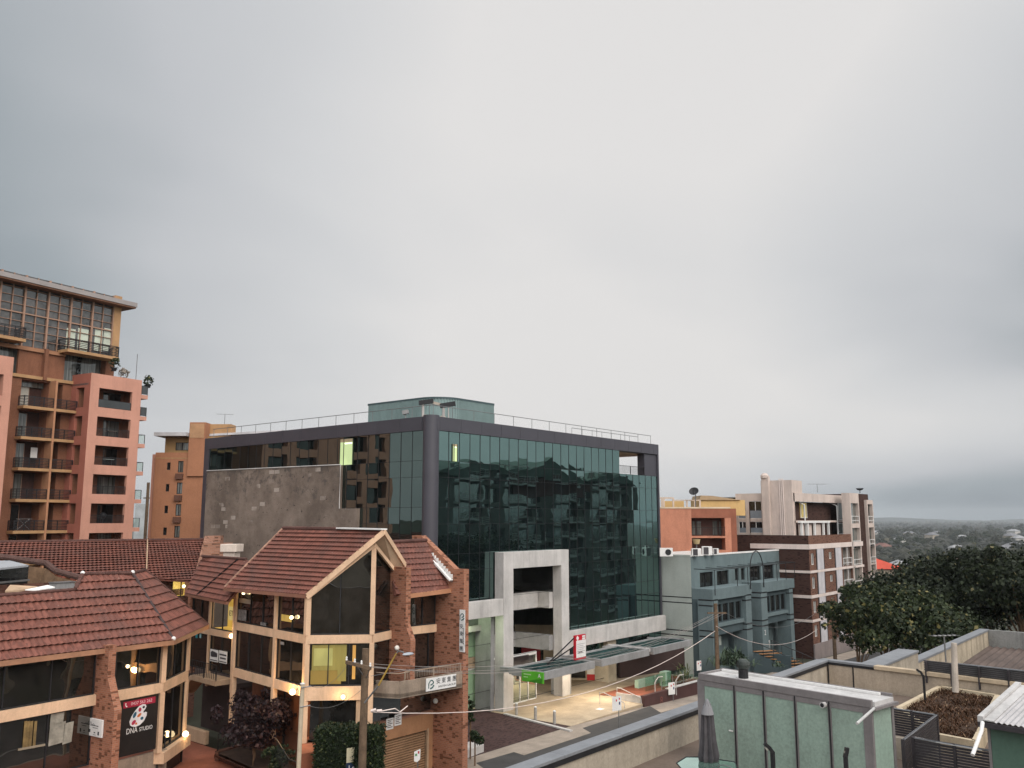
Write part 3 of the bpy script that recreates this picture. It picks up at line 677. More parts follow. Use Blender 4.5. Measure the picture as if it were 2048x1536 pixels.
# ------------------------------------------------------------------ tiled roofs: every course a real lapped strip
m_tile = TILE('terracotta_tile', (.168, .062, .044))
m_ridge = M('ridge_tile', (.10, .047, .038), .85, .3, 1.5, .2, .15)
def scan(poly, t):
    xs = []
    for i in range(len(poly)):
        (a, b), (c, d) = poly[i], poly[(i + 1) % len(poly)]
        if (b <= t < d) or (d <= t < b): xs.append(a + (c - a) * (t - b) / (d - b))
    xs.sort(); return xs
def tiles(poly, e, row=.46, pan=.32, name='tiled_roof', parent=None, mat=None, amp=.026, lift=.125):
    poly = [Vector(p) for p in poly]; e = Vector(e); e.z = 0; e.normalize()
    n = Vector((0, 0, 0))
    for i in range(len(poly)):
        a, b = poly[i], poly[(i + 1) % len(poly)]
        n += Vector(((a.y - b.y) * (a.z + b.z), (a.z - b.z) * (a.x + b.x), (a.x - b.x) * (a.y + b.y)))
    n.normalize()
    if n.z < 0: n = -n
    up = n.cross(e)
    if up.z < 0: up = -up
    o = poly[0]; p2 = [((p - o).dot(e), (p - o).dot(up)) for p in poly]
    t_lo, t_hi = min(q[1] for q in p2), max(q[1] for q in p2)
    k = max(1, round((t_hi - t_lo) / row)); h = (t_hi - t_lo) / k
    V, F = [], []
    for r in range(k):
        ta, tb = t_lo + r * h, t_lo + (r + 1) * h
        A, B = scan(p2, ta + h * .15), scan(p2, tb - h * .15)
        if len(A) != len(B): A = B = scan(p2, (ta + tb) / 2)
        off = (r % 2) * pan * .5; jit = random.uniform(-.012, .012)
        for q in range(0, len(A) - 1, 2):
            lo, hi = min(A[q], B[q]), max(A[q + 1], B[q + 1])
            g0 = math.ceil((lo - off) / (pan / 5)); g1 = math.floor((hi - off) / (pan / 5))
            S = [None] + [g * pan / 5 + off for g in range(g0, g1 + 1)] + [None]
            base = len(V)
            for i, s in enumerate(S):
                sa = A[q] if i == 0 else A[q + 1] if i == len(S) - 1 else min(max(s, A[q]), A[q + 1])
                sb = B[q] if i == 0 else B[q + 1] if i == len(S) - 1 else min(max(s, B[q]), B[q + 1])
                w = amp * math.sin(6.2832 * (sa - off) / pan); w2 = amp * math.sin(6.2832 * (sb - off) / pan)
                hl = lift + jit + w
                V += [o + e * sa + up * (ta - .03) + n * (hl - .03), o + e * sa + up * (ta - .03) + n * hl, o + e * sb + up * (tb + .02) + n * (.012 + w2)]
            for i in range(len(S) - 1):
                a = base + i * 3; b = a + 3; F += [(a, b, b + 1, a + 1), (a + 1, b + 1, b + 2, a + 2)]
    mb = MB().arr(V, F); mb.prism([p - n * .02 for p in poly], -n * .12)
    return obj(name, mb, mat or m_tile, parent)
def ridge(a, b, parent, r=.13, name='ridge_tiles', mat=None, up=.06):
    a, b = Vector(a) + Vector((0, 0, up)), Vector(b) + Vector((0, 0, up)); n = max(2, int((b - a).length / .4)); mb = MB()
    for i in range(n):
        p, q = a + (b - a) * (i / n), a + (b - a) * ((i + 1.12) / n); mb.tube([p, q], r, 8, r * .86)
    return obj(name, mb, mat or m_ridge, parent)
m_cream = M('cream_beam', (.68, .46, .30), .75, .14, .6, .3)
m_cream2 = M('cream_render', (.46, .32, .21), .8, .2, .5, .35)
m_brick = BR('red_brick', (.40, .165, .095), (.30, .12, .072), (.34, .22, .16), .25, .105, .20)
m_brick_d = BR('dark_brick', (.17, .075, .052), (.125, .058, .042), (.10, .065, .05), .25, .105, .18)
m_gutter = M('brown_gutter', (.25, .12, .08), .55, .15, 1)
m_bark = M('timber', (.17, .105, .062), .9, .3, 2, .4, .15, bump=.6)
def bay(F, a0, a1, z0, z1, nm, par, glass=None, n=-.1, fr=m_black, nz=0, t=.05):
    mb = MB()
    for i in range(nm + 2):
        a = a0 + (a1 - a0) * i / (nm + 1); mb.box(F, a - t / 2, a + t / 2, n - .03, n + .05, z0, z1)
    mb.box(F, a0, a1, n - .03, n + .045, z0, z0 + .07).box(F, a0, a1, n - .03, n + .045, z1 - .07, z1)
    for j in range(nz): zz = z0 + (z1 - z0) * (j + 1) / (nz + 1); mb.box(F, a0, a1, n - .03, n + .042, zz - .02, zz + .02)
    w = obj('window', mb, fr, par)
    pn = MB(); k = nm + 1
    for i in range(k):
        p, q = a0 + (a1 - a0) * i / k, a0 + (a1 - a0) * (i + 1) / k; ti = random.gauss(0, .008)
        pn.poly(F.p(p, n - .01 + ti, z0), F.p(q, n - .01 - ti, z0), F.p(q, n - .01 - ti, z1), F.p(p, n - .01 + ti, z1))
    obj('pane', pn, glass or m_dark, w); return w
m_win = GL('office_glass', .13, (.95, .90, .82), (.010, .009, .008), .012, .05, .30, .4)
m_winc = GL('office_glass_blinds', .06, (.95, .93, .9), (.022, .019, .016), .015, .03, .35, .35, curtain=1)
ZU, ZL = 8.3, 5.5
C0, C1, C2 = W(612, 1279, z=ZU), W(744, 1277.5, z=ZU), W(786, 1268, z=ZU)
CL_, R0_, R1_ = W(469, 1251, z=ZU), W(824, 1261, z=ZU), W(898, 1253, z=ZU)
cb = thing('gable_office', 'brick and glass office with big glazed gable, cream bands and steep tiled roof', 'office building', (36, 43, .3))
FA = Fr(CL_, C0 - CL_); LA = (C0.xy - CL_.xy).length
FBb = Fr(C0, C1 - C0); LB = (C1.xy - C0.xy).length
FCc = Fr(C1, C2 - C1); LC = (C2.xy - C1.xy).length
FDd = Fr(R0_, R1_ - R0_); LD = (R1_.xy - R0_.xy).length
# bands and posts
bm_ = MB()
for F, a0, a1 in ((FA, 0, LA), (FBb, 0, LB), (FCc, 0, LC), (FDd, -.3, LD)):
    bm_.box(F, a0, a1, -.3, .06, ZU - .23, ZU + .23)
bm_.box(FA, 0, LA, -.3, .06, ZL - .28, ZL + .24).box(FBb, 0, LB, -.3, .06, ZL - .5, ZL + .24)
obj('cream_band', bm_, m_cream, cb)
sA = FA.s(551, 1266)
ZE = 10.75                                    # eave
RIDGE = W(768, 1062, d=51.0); EV = W(615, 1190, z=ZE)
for a, F, zt in ((.1, FA, ZE), (sA, FA, ZE), (LA - .02, FA, ZE), (LB, FBb, 13.6)):
    obj('post', MB().box(F, a - .13, a + .13, -.2, .09, ZL - 3.2 if F is FA else .4, ZU - .231).box(F, a - .13, a + .13, -.2, .09, ZU + .231, zt), m_cream, cb)
for (a0, a1, nm) in ((.25, sA - .15, 2), (sA + .15, LA - .15, 1)):
    bay(FA, a0, a1, ZU + .23, ZE - .1, nm, cb, m_win); bay(FA, a0, a1, ZL + .24, ZU - .23, nm, cb, m_win)
# gable glazing: facets run up under the rake
def gpane(F, a0, a1, zb, za0, za1, mull, name='gable_window', g=m_win):
    w = MB()
    for i in range(mull + 2):
        a = a0 + (a1 - a0) * i / (mull + 1); zt = za0 + (za1 - za0) * i / (mull + 1); w.box(F, a - .03, a + .03, -.13, -.05, zb, zt - .02)
    w.box(F, a0, a1, -.13, -.05, zb, zb + .07); wo = obj(name, w, m_black, cb)
    obj('pane', MB().poly(F.p(a0, -.12, zb), F.p(a1, -.12, zb), F.p(a1, -.12, za1), F.p(a0, -.12, za0)), g, wo); return wo
zC1 = 13.55
gpane(FBb, .12, LB - .12, ZU + .23, ZE - .15, zC1 - .12, 1)
gpane(FCc, .12, LC, ZU + .23, zC1 - .15, 12.0, 0)
bay(FBb, .12, LB - .12, ZL + .24, ZU - .23, 2, cb, m_win); bay(FCc, .12, LC, ZL + .24, ZU - .23, 0, cb, m_win)
# lit interior seen in the lower gable window: a pale green-yellow curtain
cw = MB(); 
for i in range(12): cw.poly(FBb.p(.35 + i * .16, -.09 + .02 * (i % 2), ZL + 1.1 if i < 9 else ZL + .5), FBb.p(.51 + i * .16, -.09 + .02 * ((i + 1) % 2), ZL + 1.1 if i < 9 else ZL + .5), FBb.p(.51 + i * .16, -.09 + .02 * ((i + 1) % 2), ZU - .3), FBb.p(.35 + i * .16, -.09 + .02 * (i % 2), ZU - .3))
obj('lit_curtain', cw, EM('lit_curtain_glow', (.80, .66, .16), .085, .8, .8), cb)
obj('lit_blind', MB().box(FBb, .45, 1.5, -.078, -.07, ZL + 1.35, ZU - .5), EM('lit_blind_glow', (.85, .78, .25), .26, .4, 1.6), cb)
obj('lit_room', MB().box(FBb, .3, 2.0, -.105, -.1, ZL + .35, ZL + 1.1), EM('lit_room_glow', (.72, .48, .10), .10, .6, 1.5), cb)
obj('lit_door', MB().box(FBb, 2.6, 2.78, -.105, -.09, ZL + .6, ZU - .35), EM('lit_door_glow', (.95, .5, .12), .5, .3, 1), cb)
# main roof
eL = W(450, 1176, z=ZE)
n_l = (eL - EV).cross(RIDGE - EV).normalized()
RR = PL(567, 1058, EV, n_l)
tiles([EV, eL, RR, RIDGE], eL - EV, .31, .26, parent=cb)
REV = W(815, 1137, z=12.0)
tiles([RIDGE, RR, RR + (REV - RIDGE), REV], RR - RIDGE, .34, .26, parent=cb)
ridge(RIDGE + (RR - RIDGE) * .42, RR, cb); 
obj('ridge_flashing', MB().beam(RIDGE + Vector((0, 0, .1)), RIDGE + (RR - RIDGE) * .42 + Vector((0, 0, .12)), .5, .08), m_white, cb)
ridge(eL, RR, cb, .1, 'verge_tiles', M('mortar_verge', (.36, .21, .15), .9, .35, 2))
br = MB().beam(EV + Vector((0, 0, -.05)), RIDGE + Vector((0, 0, -.05)), .16, .30).beam(RIDGE + Vector((0, 0, -.06)), REV + Vector((0, 0, -.06)), .16, .30)
obj('bargeboard', br, m_cream, cb)
gu = MB().beam(EV + Vector((0, 0, -.08)), eL + Vector((0, 0, -.08)), .22, .2); obj('gutter', gu, m_gutter, cb)
# soffit between rake and glazing
t1 = FBb.p(LB, -.1, zC1)
sf_ = MB().poly(RIDGE - Vector((0, 0, .2)), REV - Vector((0, 0, .2)), FCc.p(LC, -.1, 12.0), t1).poly(EV - Vector((0, 0, .2)), RIDGE - Vector((0, 0, .2)), t1, FBb.p(0, -.1, ZE - .1))
obj('soffit', sf_, m_cream2, cb)
ib = MB().beam(FBb.p(0, .12, ZE - .15), t1 + Vector((0, 0, -.05)) + FBb.n * .22, .14, .22).beam(t1 + FBb.n * .22, FCc.p(LC, .1, 11.9), .14, .2); obj('rake_beam', ib, m_cream, cb)
# brick fin between gable and right bay, flared towards the street
fx = 36.85; yb = 39.1
fy = {13: 37.95, 9: 37.95, 8.1: 37.5, 0: 37.5}
fn = MB().prism([(fx, yb + 1, 4.9), (fx, 37.45, 4.9), (fx, 37.45, 8.1), (fx, 37.9, 8.95), (fx, 37.9, 12.2), (fx, yb + 1, 12.2)], (.38, 0, 0))
obj('brick_fin', fn, m_brick, cb)
# right bay
bay(FDd, -.2, LD - .02, ZU + .23, 10.5, 2, cb, m_win); bay(FDd, -.2, LD - .02, ZL + .24, ZU - .23, 1, cb, m_win)
ex = 40.8
e0, e1 = W(812, 1189, z=10.6), W(915, 1176, z=10.75)
rg1 = W(852, 1082, d=56.9)
n_r = (e1 - e0).cross(rg1 - e0).normalized()
rg0 = PL(776, 1086, e0, n_r)
e0b = PL(790, 1190, e0, n_r)
tiles([e0b, e1, rg1, rg0], e1 - e0, .42, .28, parent=cb); ridge(rg0, rg1, cb, .12)
obj('gutter', MB().beam(e0 - Vector((0, 0, .1)), e1 - Vector((0, 0, .1)), .2, .26), M('orange_fascia', (.42, .2, .11), .6), cb)
# end wall with stepped parapet
def eW(u, v): return PL(u, v, Vector((ex, 0, 0)), Vector((1, 0, 0)))
ew = [(ex, 36.95, 0), (ex, 36.95, 11.95), (ex, 37.75, 11.95), (ex, 40.7, 13.95), (ex, 41.5, 13.95), (ex, 41.5, 13.0), (ex, 46, 11), (ex, 46, 0)]
obj('end_wall', MB().prism([(p[0], p[1], p[2] + (.0 if p[2] else -.3)) for p in ew], (.46, 0, 0)), m_brick, cb)
fl = MB()
a, b = Vector((ex - .16, 37.85, 11.25)), Vector((ex - .16, 40.75, 13.45))
fl.beam(a, b, .3, .1)
for i in range(14): p = a + (b - a) * ((i + .5) / 14) + Vector((.05, 0, .16)); fl.box(WORLD, p.x, p.x + .14, p.y - .09, p.y + .09, p.z - .12, p.z + .14)
obj('step_flashing', fl, m_white, cb)
# body behind (closes the volume)
obj('rear_wall', MB().box(WORLD, 37.2, 40.7, 41.4, 46, 0, 10.4), m_brick_d, cb)
# garage
FG = Fr((0, 39.4), (1, 0))
gr = MB().holes(FG, 34.6, ex - .01, -.2, 3.3, [(35.6, 40.35, -.2, 2.32)], .25); obj('garage_wall', gr, M('tan_render', (.36, .185, .095), .85, .2, .6, .3), cb)
gd = MB(); k = 17
for i in range(k):
    z0 = -.05 + i * 2.36 / k; h = 2.36 / k
    gd.poly(FG.p(35.6, -.2, z0), FG.p(40.35, -.2, z0), FG.p(40.35, -.12, z0 + h * .5), FG.p(35.6, -.12, z0 + h * .5)).poly(FG.p(35.6, -.12, z0 + h * .5), FG.p(40.35, -.12, z0 + h * .5), FG.p(40.35, -.2, z0 + h * .98), FG.p(35.6, -.2, z0 + h * .98))
gdo = obj('garage_door', gd, M('brown_shutter', (.25, .15, .085), .6, .15, 1), cb)
obj('door_frame', MB().box(FG, 40.28, 40.4, -.1, .05, 0, 2.4), m_cream2, gdo)
obj('strip_window', MB().box(FG, 34.6, ex - .01, -.3, -.22, 3.3, 5.2), m_dark, cb)
obj('garage_ledge', MB().box(FG, 34.6, ex - .01, -.3, .02, 3.3, 3.42), m_gutter, cb)
gsn = thing('garage_notice', 'pair of white notices fixed above the roller shutter', 'sign', (36.8, 39.35, 2.7))
za = FG.z(783, 1447)
for u0, u1, dz in ((772, 786, 0), (788, 802, .12)):
    pl = obj('notice', MB().box(FG, FG.s(u0, 1447), FG.s(u1, 1444), .02, .04, za - .30 + dz, za + .32 + dz), m_white, gsn)
    mb = MB()
    for r in range(5): mb.box(FG, FG.s(u0 + 2, 1447), FG.s(u1 - 2 - (r % 2) * 3, 1444), .041, .045, za - .2 + dz + r * .1, za - .155 + dz + r * .1)
    obj('print', mb, M('notice_print', (.12, .1, .1), .7), pl)
# balcony
P1, P2, P3 = W(739, 1375, z=ZL), W(800, 1379, z=ZL), Vector((ex + .05, 37.0, ZL))
P15 = (P1 + P2) / 2 + Vector((-.05, -.12, 0))
path = [P1, P15, P2, P3]
m_bal = M('stained_concrete', (.30, .235, .18), .9, .25, .8, .6, .12)
bc = MB(); inn = [p + Vector((.1, 1.0, 0)) for p in path]
for a, b in zip(path[:-1], path[1:]):
    F = Fr(a, b - a); L_ = (b.xy - a.xy).length; bc.box(F, 0, L_, -.16, 0, ZL - .5, ZL + .42)
bo = obj('balcony', bc, m_bal, cb)
obj('balcony_floor', MB().prism([p - Vector((0, 0, .45)) for p in path] + [Vector((ex - .02, 39.3, ZL - .45)), Vector((34.9, 39.3, ZL - .45))], (0, 0, .2)), m_bal, bo)
F3 = Fr(P2, P3 - P2); L3 = (P3.xy - P2.xy).length
rl = MB().rail(F3, .4, L3 - .1, -.1, ZL + .42, .5, 34, 0, .045, 3); 
F2 = Fr(P15, P2 - P15); rl.tube([P1 + Vector((0, .1, .85)), P15 + Vector((0, .1, .85)), P2 + Vector((0, .1, .85)), P3 + Vector((0, .1, .9))], .025, 5)
obj('balcony_railing', rl, M('sand_railing', (.36, .27, .2), .6), bo)
# signs with the firm's mark
m_mark = M('mark_teal', (.01, .085, .085), .5); m_ink = M('ink', (.03, .035, .04), .6)
def mark(F, a, n, z, s, par, flip=1):
    mb = MB()
    def st(pts, w=.11):
        for p, q in zip(pts[:-1], pts[1:]):
            dx, dz = q[0] - p[0], q[1] - p[1]; l = math.hypot(dx, dz); ox, oz = -dz / l * w / 2, dx / l * w / 2
            mb.prism([F.p(a + flip * s * (x + sx), n, z + s * (y + sy)) for x, y, sx, sy in ((*p, ox, oz), (*q, ox, oz), (*q, -ox, -oz), (*p, -ox, -oz))], F.n * .012)
    st([(-.38, -.42), (-.38, .12), (-.12, .42), (.1, .46), (.36, .22), (.30, .08)]); st([(.36, .22), (.2, .02), (-.1, -.08)], .13); st([(.40, -.14), (.2, -.36), (-.14, -.48)], .17)
    return obj('emblem', mb, m_mark, par)
s1 = thing('balcony_sign', 'long white company sign hung on the stained concrete balcony', 'sign', (39.5, 37.2, ZL))
sb0, sb1 = F3.s(851, 1370), F3.s(911, 1356); sm = (sb0 + sb1) / 2; sw = sb1 - sb0
zs = F3.z(881, 1365)
obj('panel', MB().box(F3, sb0, sb1, .02, .06, zs - .36, zs + .36), m_white, s1)
mark(F3, sb0 + .38, .062, zs, .5, s1)
for i, ch in enumerate('安東集團'): text(ch, .34, F3, sb0 + .92 + i * .42, .065, zs + .1, m_ink, 'lettering', s1, .004)
text('ANTEH GROUP', .165, F3, sb0 + 1.6, .065, zs - .2, m_ink, 'lettering', s1, .004, sx=1.2)
FEw = Fr((ex, 0), (0, -1))
s2 = thing('wall_sign', 'tall narrow white company sign on the brick end wall', 'sign', (ex - .05, 37.4, 7))
va0, va1 = FEw.s(920.5, 1220), FEw.s(931, 1220); z1, z0 = FEw.z(926, 1219.5), FEw.z(923, 1303.5)
obj('panel', MB().box(FEw, va0, va1, .02, .06, z0, z1), m_white, s2)
mark(FEw, (va0 + va1) / 2, .062, z1 - .42, .42, s2)
vw = va1 - va0
for i, ch in enumerate('安東集團'): text(ch, .3, FEw, va0 + vw * .38, .065, z1 - 1.0 - i * .43, m_ink, 'lettering', s2, .004)
text('ANTEH GROUP', .14, FEw, va0 + vw * .76, .065, (z0 + z1) / 2 - .3, m_ink, 'lettering', s2, .004, sx=1, rot=-math.pi / 2)
# inside sign mirrored in the right bay glass is left to the glass itself
# ground storey under the long side
gw_ = MB().box(FA, 0, LA, -1.6, -1.4, .3, ZL - .28); obj('ground_storey_wall', gw_, M('rust_panels', (.15, .06, .035), .7, .3, .7), cb)
for a in (1.8, 4.3, 6.4): obj('door_frame', MB().box(FA, a, a + .12, -1.39, -1.3, .4, ZL - .3), m_black, cb)
dw = MB().box(FBb, .3, LB - .9, -.5, -.4, 2.6, ZL - .5); obj('shop_window', dw, m_dark, cb)
lw_ = MB().box(FBb, .2, LB + .2, -.7, -.06, .3, 2.75).box(FBb, LB - .8, LB + .1, -.7, -.06, 2.76, ZL - .5); obj('base_wall', lw_, m_cream2, cb)
obj('doorway', MB().box(FA, LA - 3.4, LA - 1.5, -1.39, -1.3, 2.6, 4.8), M('entrance_panel', (.22, .085, .04), .6, .2, 1), cb)
# ------------------------------------------------------------------ left stair bay (half a level lower)
ZB = 7.45
q0, q1 = W(419, 1263, z=ZB), W(469, 1272, z=ZB)
FEb = Fr(q0, q1 - q0); LE = (q1.xy - q0.xy).length
sL = -2.9
eb = MB().box(FEb, sL, LE - .05, -.3, .06, ZB - .2, ZB + .2); obj('stair_band', eb, m_cream, cb)
for a in (0, LE - .1): obj('stair_post', MB().box(FEb, a - .1, a + .1, -.2, .08, 3.9, ZB - .201).box(FEb, a - .1, a + .1, -.2, .08, ZB + .201, 9.9), m_cream, cb)
b_ = bay(FEb, .1, LE - .3, ZB + .2, 9.85, 1, cb, m_clear)
obj('lit_room', MB().box(FEb, .1, LE - .2, -1.3, -1.25, ZB + .2, 9.9).box(FEb, .1, LE - .2, -1.24, -.3, ZB + .2, ZB + .24), EM('warm_office', (.95, .55, .10), .62, .4, .9), b_)
bd_ = obj('office_board', MB().box(FEb, .3, LE - .5, -1.2, -1.18, ZB + .7, ZB + 1.6), EM('lit_board', (.85, .62, .25), .6), b_)
text('ETA', .5, FEb, .85, -1.17, ZB + 1.15, M('brown_ink', (.12, .06, .02), .7), 'lettering', b_)
bay(FEb, sL + .2, -.15, ZB + .2, 9.8, 1, cb, m_win); bay(FEb, .1, LE - .2, 4.9, ZB - .2, 1, cb, m_win); bay(FEb, sL + .2, -.15, 4.9, ZB - .2, 0, cb, m_win)
obj('stair_undercroft', MB().box(FEb, sL - 1.5, LE, -2.2, -2.0, .3, 4.5).box(FEb, sL - 1.5, LE, -2.0, .0, 4.1, 4.4), m_dkbrown, cb)
obj('brick_jamb', MB().box(FEb, sL - .25, sL + .15, -.5, .1, 3.5, 9.9), m_brick, cb)
# stair landing and flight
lnd = MB().box(FEb, .0, LE, -.1, 1.2, 4.45, 4.75); lnd.prism([FEb.p(0, .0, 4.75), FEb.p(0, 1.2, 4.75), FEb.p(-1.7, 1.2, 3.6), FEb.p(-1.7, 0, 3.6), ], (0, 0, -.35)).box(FEb, -3.4, -1.71, 0, 1.2, 3.25, 3.6)
so = obj('outside_stair', lnd, m_cream2, cb)
rs_ = MB().rail(FEb, .05, LE, 1.15, 4.75, 1.0, 14, 0, .04, 3).rail(FEb, -3.4, -1.7, 1.15, 3.6, 1.0, 12, 0, .04, 2)
rs_.tube([FEb.p(.05, 1.15, 5.75), FEb.p(-1.7, 1.15, 4.6)], .03, 5)
for i in range(10): a = -.1 - i * .16; rs_.tube([FEb.p(a, 1.15, 4.75 + a * .68), FEb.p(a, 1.15, 5.72 + a * .66)], .012, 4)
obj('stair_railing', rs_, m_black, so)
# pair of posters in the stair window
bst = thing('blue_stickers', 'two small blue notices in the dark window left of the stair bay', 'notice', FEb.p(sL + .8, -.06, ZB - 1))
for u, w_ in ((390, .26), (398, .22)):
    a, zz = FEb.px(u, 1270); obj('notice', MB().box(FEb, a, a + w_, -.06, -.045, zz - .2, zz + .12), M('blue_notice', (.03, .26, .32), .6) if u == 390 else M('pale_blue_notice', (.30, .50, .52), .6), bst)
ps = thing('window_posters', 'two white posters in the stair landing window', 'poster', FEb.p(1.2, .0, 5.3))
for u0, u1 in ((421, 437), (439, 455)):
    pa = FEb.s(u0, 1300); pb = FEb.s(u1, 1304); zt_ = FEb.z((u0 + u1) / 2, 1299 if u0 < 430 else 1302); p = obj('poster', MB().box(FEb, pa, pb, .0, .02, zt_ - .78, zt_), m_white, ps)
    mb = MB()
    if u0 < 430: mb.prism([FEb.p(pa + .12, .021, zt_ - .45), FEb.p(pa + .1, .021, zt_ - .2), FEb.p(pa + .3, .021, zt_ - .1), FEb.p(pb - .1, .021, zt_ - .2), FEb.p(pb - .1, .021, zt_ - .45), FEb.p(pa + .25, .021, zt_ - .5)], FEb.n * .01)
    else: mb.box(FEb, pa + .08, pb - .08, .021, .03, zt_ - .3, zt_ - .2).box(FEb, pa + .15, pb - .12, .021, .03, zt_ - .52, zt_ - .42)
    mb.box(FEb, pa + .06, pb - .06, .021, .03, zt_ - .72, zt_ - .66); obj('print', mb, M('poster_print', (.05, .045, .05), .7), p)
# mid roof over the stair bay
mE0, mE1 = W(372, 1186, z=9.95), W(455, 1203, z=9.95)
mR = W(405, 1114, d=64.0); n_m = (mE1 - mE0).cross(mR - mE0).normalized()
tiles([mE0, mE1, PL(500, 1150, mE0, n_m), PL(495, 1121, mE0, n_m), mR], mE1 - mE0, .36, .28, parent=cb)
ridge(mR, PL(492, 1120, mE0, n_m), cb, .1); 
obj('valley_flashing', MB().beam(PL(397, 1190, mE0, n_m) + n_m * .1 * (1 if n_m.z > 0 else -1), PL(478, 1120, mE0, n_m) + n_m * .1 * (1 if n_m.z > 0 else -1), .14, .05), m_black, cb)
obj('gutter', MB().beam(mE0 - Vector((0, 0, .1)), mE1 - Vector((0, 0, .1)), .2, .18), m_gutter, cb)
obj('white_verge', MB().beam(W(453, 1200, z=9.95), W(471, 1180, z=10.5), .1, .28), m_white, cb)
# ventilator box
vx = thing('roof_ventilator', 'white boxy roof ventilator behind the low tiled roof', 'ventilator', W(463, 1118, d=61))
va = W(463, 1116, d=65); 
obj('cowl', MB().box(Fr(va, (.5, -.85)), -.62, .62, -.6, .6, va.z + .45, va.z + 1.0), M('cream_sheet', (.62, .53, .46), .6, .1, 1, .3), vx, bevel=.03)
obj('neck', MB().box(Fr(va, (.5, -.85)), -.45, .45, -.42, .42, va.z - .4, va.z + .45), M('cream_sheet_neck', (.55, .47, .41), .6, .1, 1, .3), vx)
# lamps on the centre building
def globe(p, r=.11, lit=True, e=25, label='', par=None, lcol=(1, .72, .38), arm=None):
    t = thing('globe_lamp', label, 'lamp', p, 'globe lamps on the brick offices')
    obj('bulb', MB().ball(p, r, 12), m_lamp if lit else m_lamp_off, t, smooth=True)
    if arm is not None: obj('bracket', MB().tube([Vector(p) + Vector((0, 0, r * .5)), Vector(p) + Vector((0, 0, r * .5)) + arm], .025, 5), m_black, t)
    if lit:
        d = bpy.data.lights.new('globe_bulb', 'POINT'); d.energy = e; d.color = lcol; d.shadow_soft_size = r
        l = bpy.data.objects.new('globe_bulb', d); link(l, t, Vector(p) + (arm * -.8 if arm is not None else Vector((0, 0, -.3))))
    return t
n = .25
def on(F, u, v, n): return PL(u, v, F.o + F.n * n, F.n)
globe(on(FEb, 463, 1272, .3), .15, True, 45, 'lit globe lamp on the post beside the stair landing', arm=-FEb.n * .3)
globe(on(FA, 585, 1384, .35), .17, True, 240, 'very bright lamp under the corner of the cream band', arm=-FA.n * .35, lcol=(1, .6, .25))
globe(on(FA, 487, 1186, .05), .1, True, 10, 'lit lamp in the upper left office window', arm=-FA.n * .1)
globe(on(FA, 583, 1235, .05), .11, True, 10, 'lit lamp beside a small board in the upper office window', arm=-FA.n * .1)
globe(on(FBb, 686, 1394, .25), .12, True, 30, 'lit globe lamp below the gable bay', arm=-FBb.n * .25)
globe(on(Fr((fx, 0), (0, -1)), 794, 1296, .14), .15, False, 0, 'unlit globe lamp on the brick fin', arm=Vector((.14, 0, 0)))
globe(on(FEw, 871, 1402, .14), .16, False, 0, 'unlit globe lamp beside the roller shutter', arm=Vector((.14, 0, 0)))
ob = obj('lit_board', MB().box(FA, FA.s(562, 1236), FA.s(582, 1240), -.04, -.02, FA.z(572, 1243), FA.z(572, 1230)), EM('board_glow', (.75, .5, .12), .45, .3, 3), cb)
obj('pale_board', MB().box(FA, FA.s(478, 1200), FA.s(500, 1204), -.04, -.02, FA.z(490, 1207), FA.z(490, 1198)), M('pale_board', (.35, .3, .24), .7), cb)
# white sign plates behind glass
for (u0, v0, u1, v1) in ((476, 1218, 492, 1240), (520, 1244, 531, 1250), (560, 1283, 567, 1289)):
    obj('glass_sticker', MB().box(FA, FA.s(u0, v0), FA.s(u1, v0 + 3), -.04, -.025, FA.z(u0, v1), FA.z(u0, v0)), M('sticker_grey', (.22, .21, .2), .7, .5, 6), cb)
# ------------------------------------------------------------------ studio wing, front left
ZS, ZEs = 5.5, 8.15
sA_, sD_, sE_ = W(0, 1434, z=ZS), W(325, 1375, z=ZS), W(375, 1350, z=ZS)
sw = thing('studio_building', 'low brick studio wing with hipped tiled roof, cream bands and dark shop windows', 'studio building', (24, 48, .4))
FS1 = Fr(sA_, sD_ - sA_); L1 = (sD_.xy - sA_.xy).length
FS2 = Fr(sD_, sE_ - sD_); L2 = (sE_.xy - sD_.xy).length
x0 = -7.0
band = MB()
band.box(FS1, x0, L1, -.3, .06, ZS - .27, ZS + .27).box(FS2, 0, L2, -.3, .06, ZS - .27, ZS + .27).box(FS2, 0, L2 + .3, -.3, .3, 1.35, 1.95)
obj('cream_band', band, m_cream, sw)
for F, a in ((FS1, L1 - .02), (FS2, L2 - .1)): obj('post', MB().box(F, a - .15, a + .15, -.25, .09, ZS + .271, ZEs + .3).box(F, a - .15, a + .15, -.25, .09, 1.96, ZS - .271), m_cream, sw)
pf_ = FS1.s(205, 1400)
for a0, a1, nm, cur in ((x0, pf_ - .5, 4, 0), (pf_ + .75, L1 - .2, 1, 0)):
    bay(FS1, a0, a1, ZS + .27, ZEs, nm, sw, m_win, n=-.14); bay(FS1, a0, a1, 2.2, ZS - .27, nm, sw, m_win, n=-.14)
bay(FS2, .15, L2 - .25, ZS + .27, ZEs, 1, sw, m_win); bay(FS2, .15, L2 - .25, 1.95, ZS - .27, 1, sw, m_win); bay(FS2, .1, L2, -.5, 1.35, 0, sw, m_dark)
# brick fin with flare
fo = FS1.s(205, 1405)
fa = pf_ - .42
fin = MB().prism([FS1.p(fa, -.1, .2), FS1.p(fa, 1.75, .2), FS1.p(fa, 1.75, 5.15), FS1.p(fa, .95, 6.75), FS1.p(fa, .95, ZEs + .2), FS1.p(fa, -.1, ZEs + .2)], FS1.e * .42)
obj('brick_fin', fin, m_brick, sw)
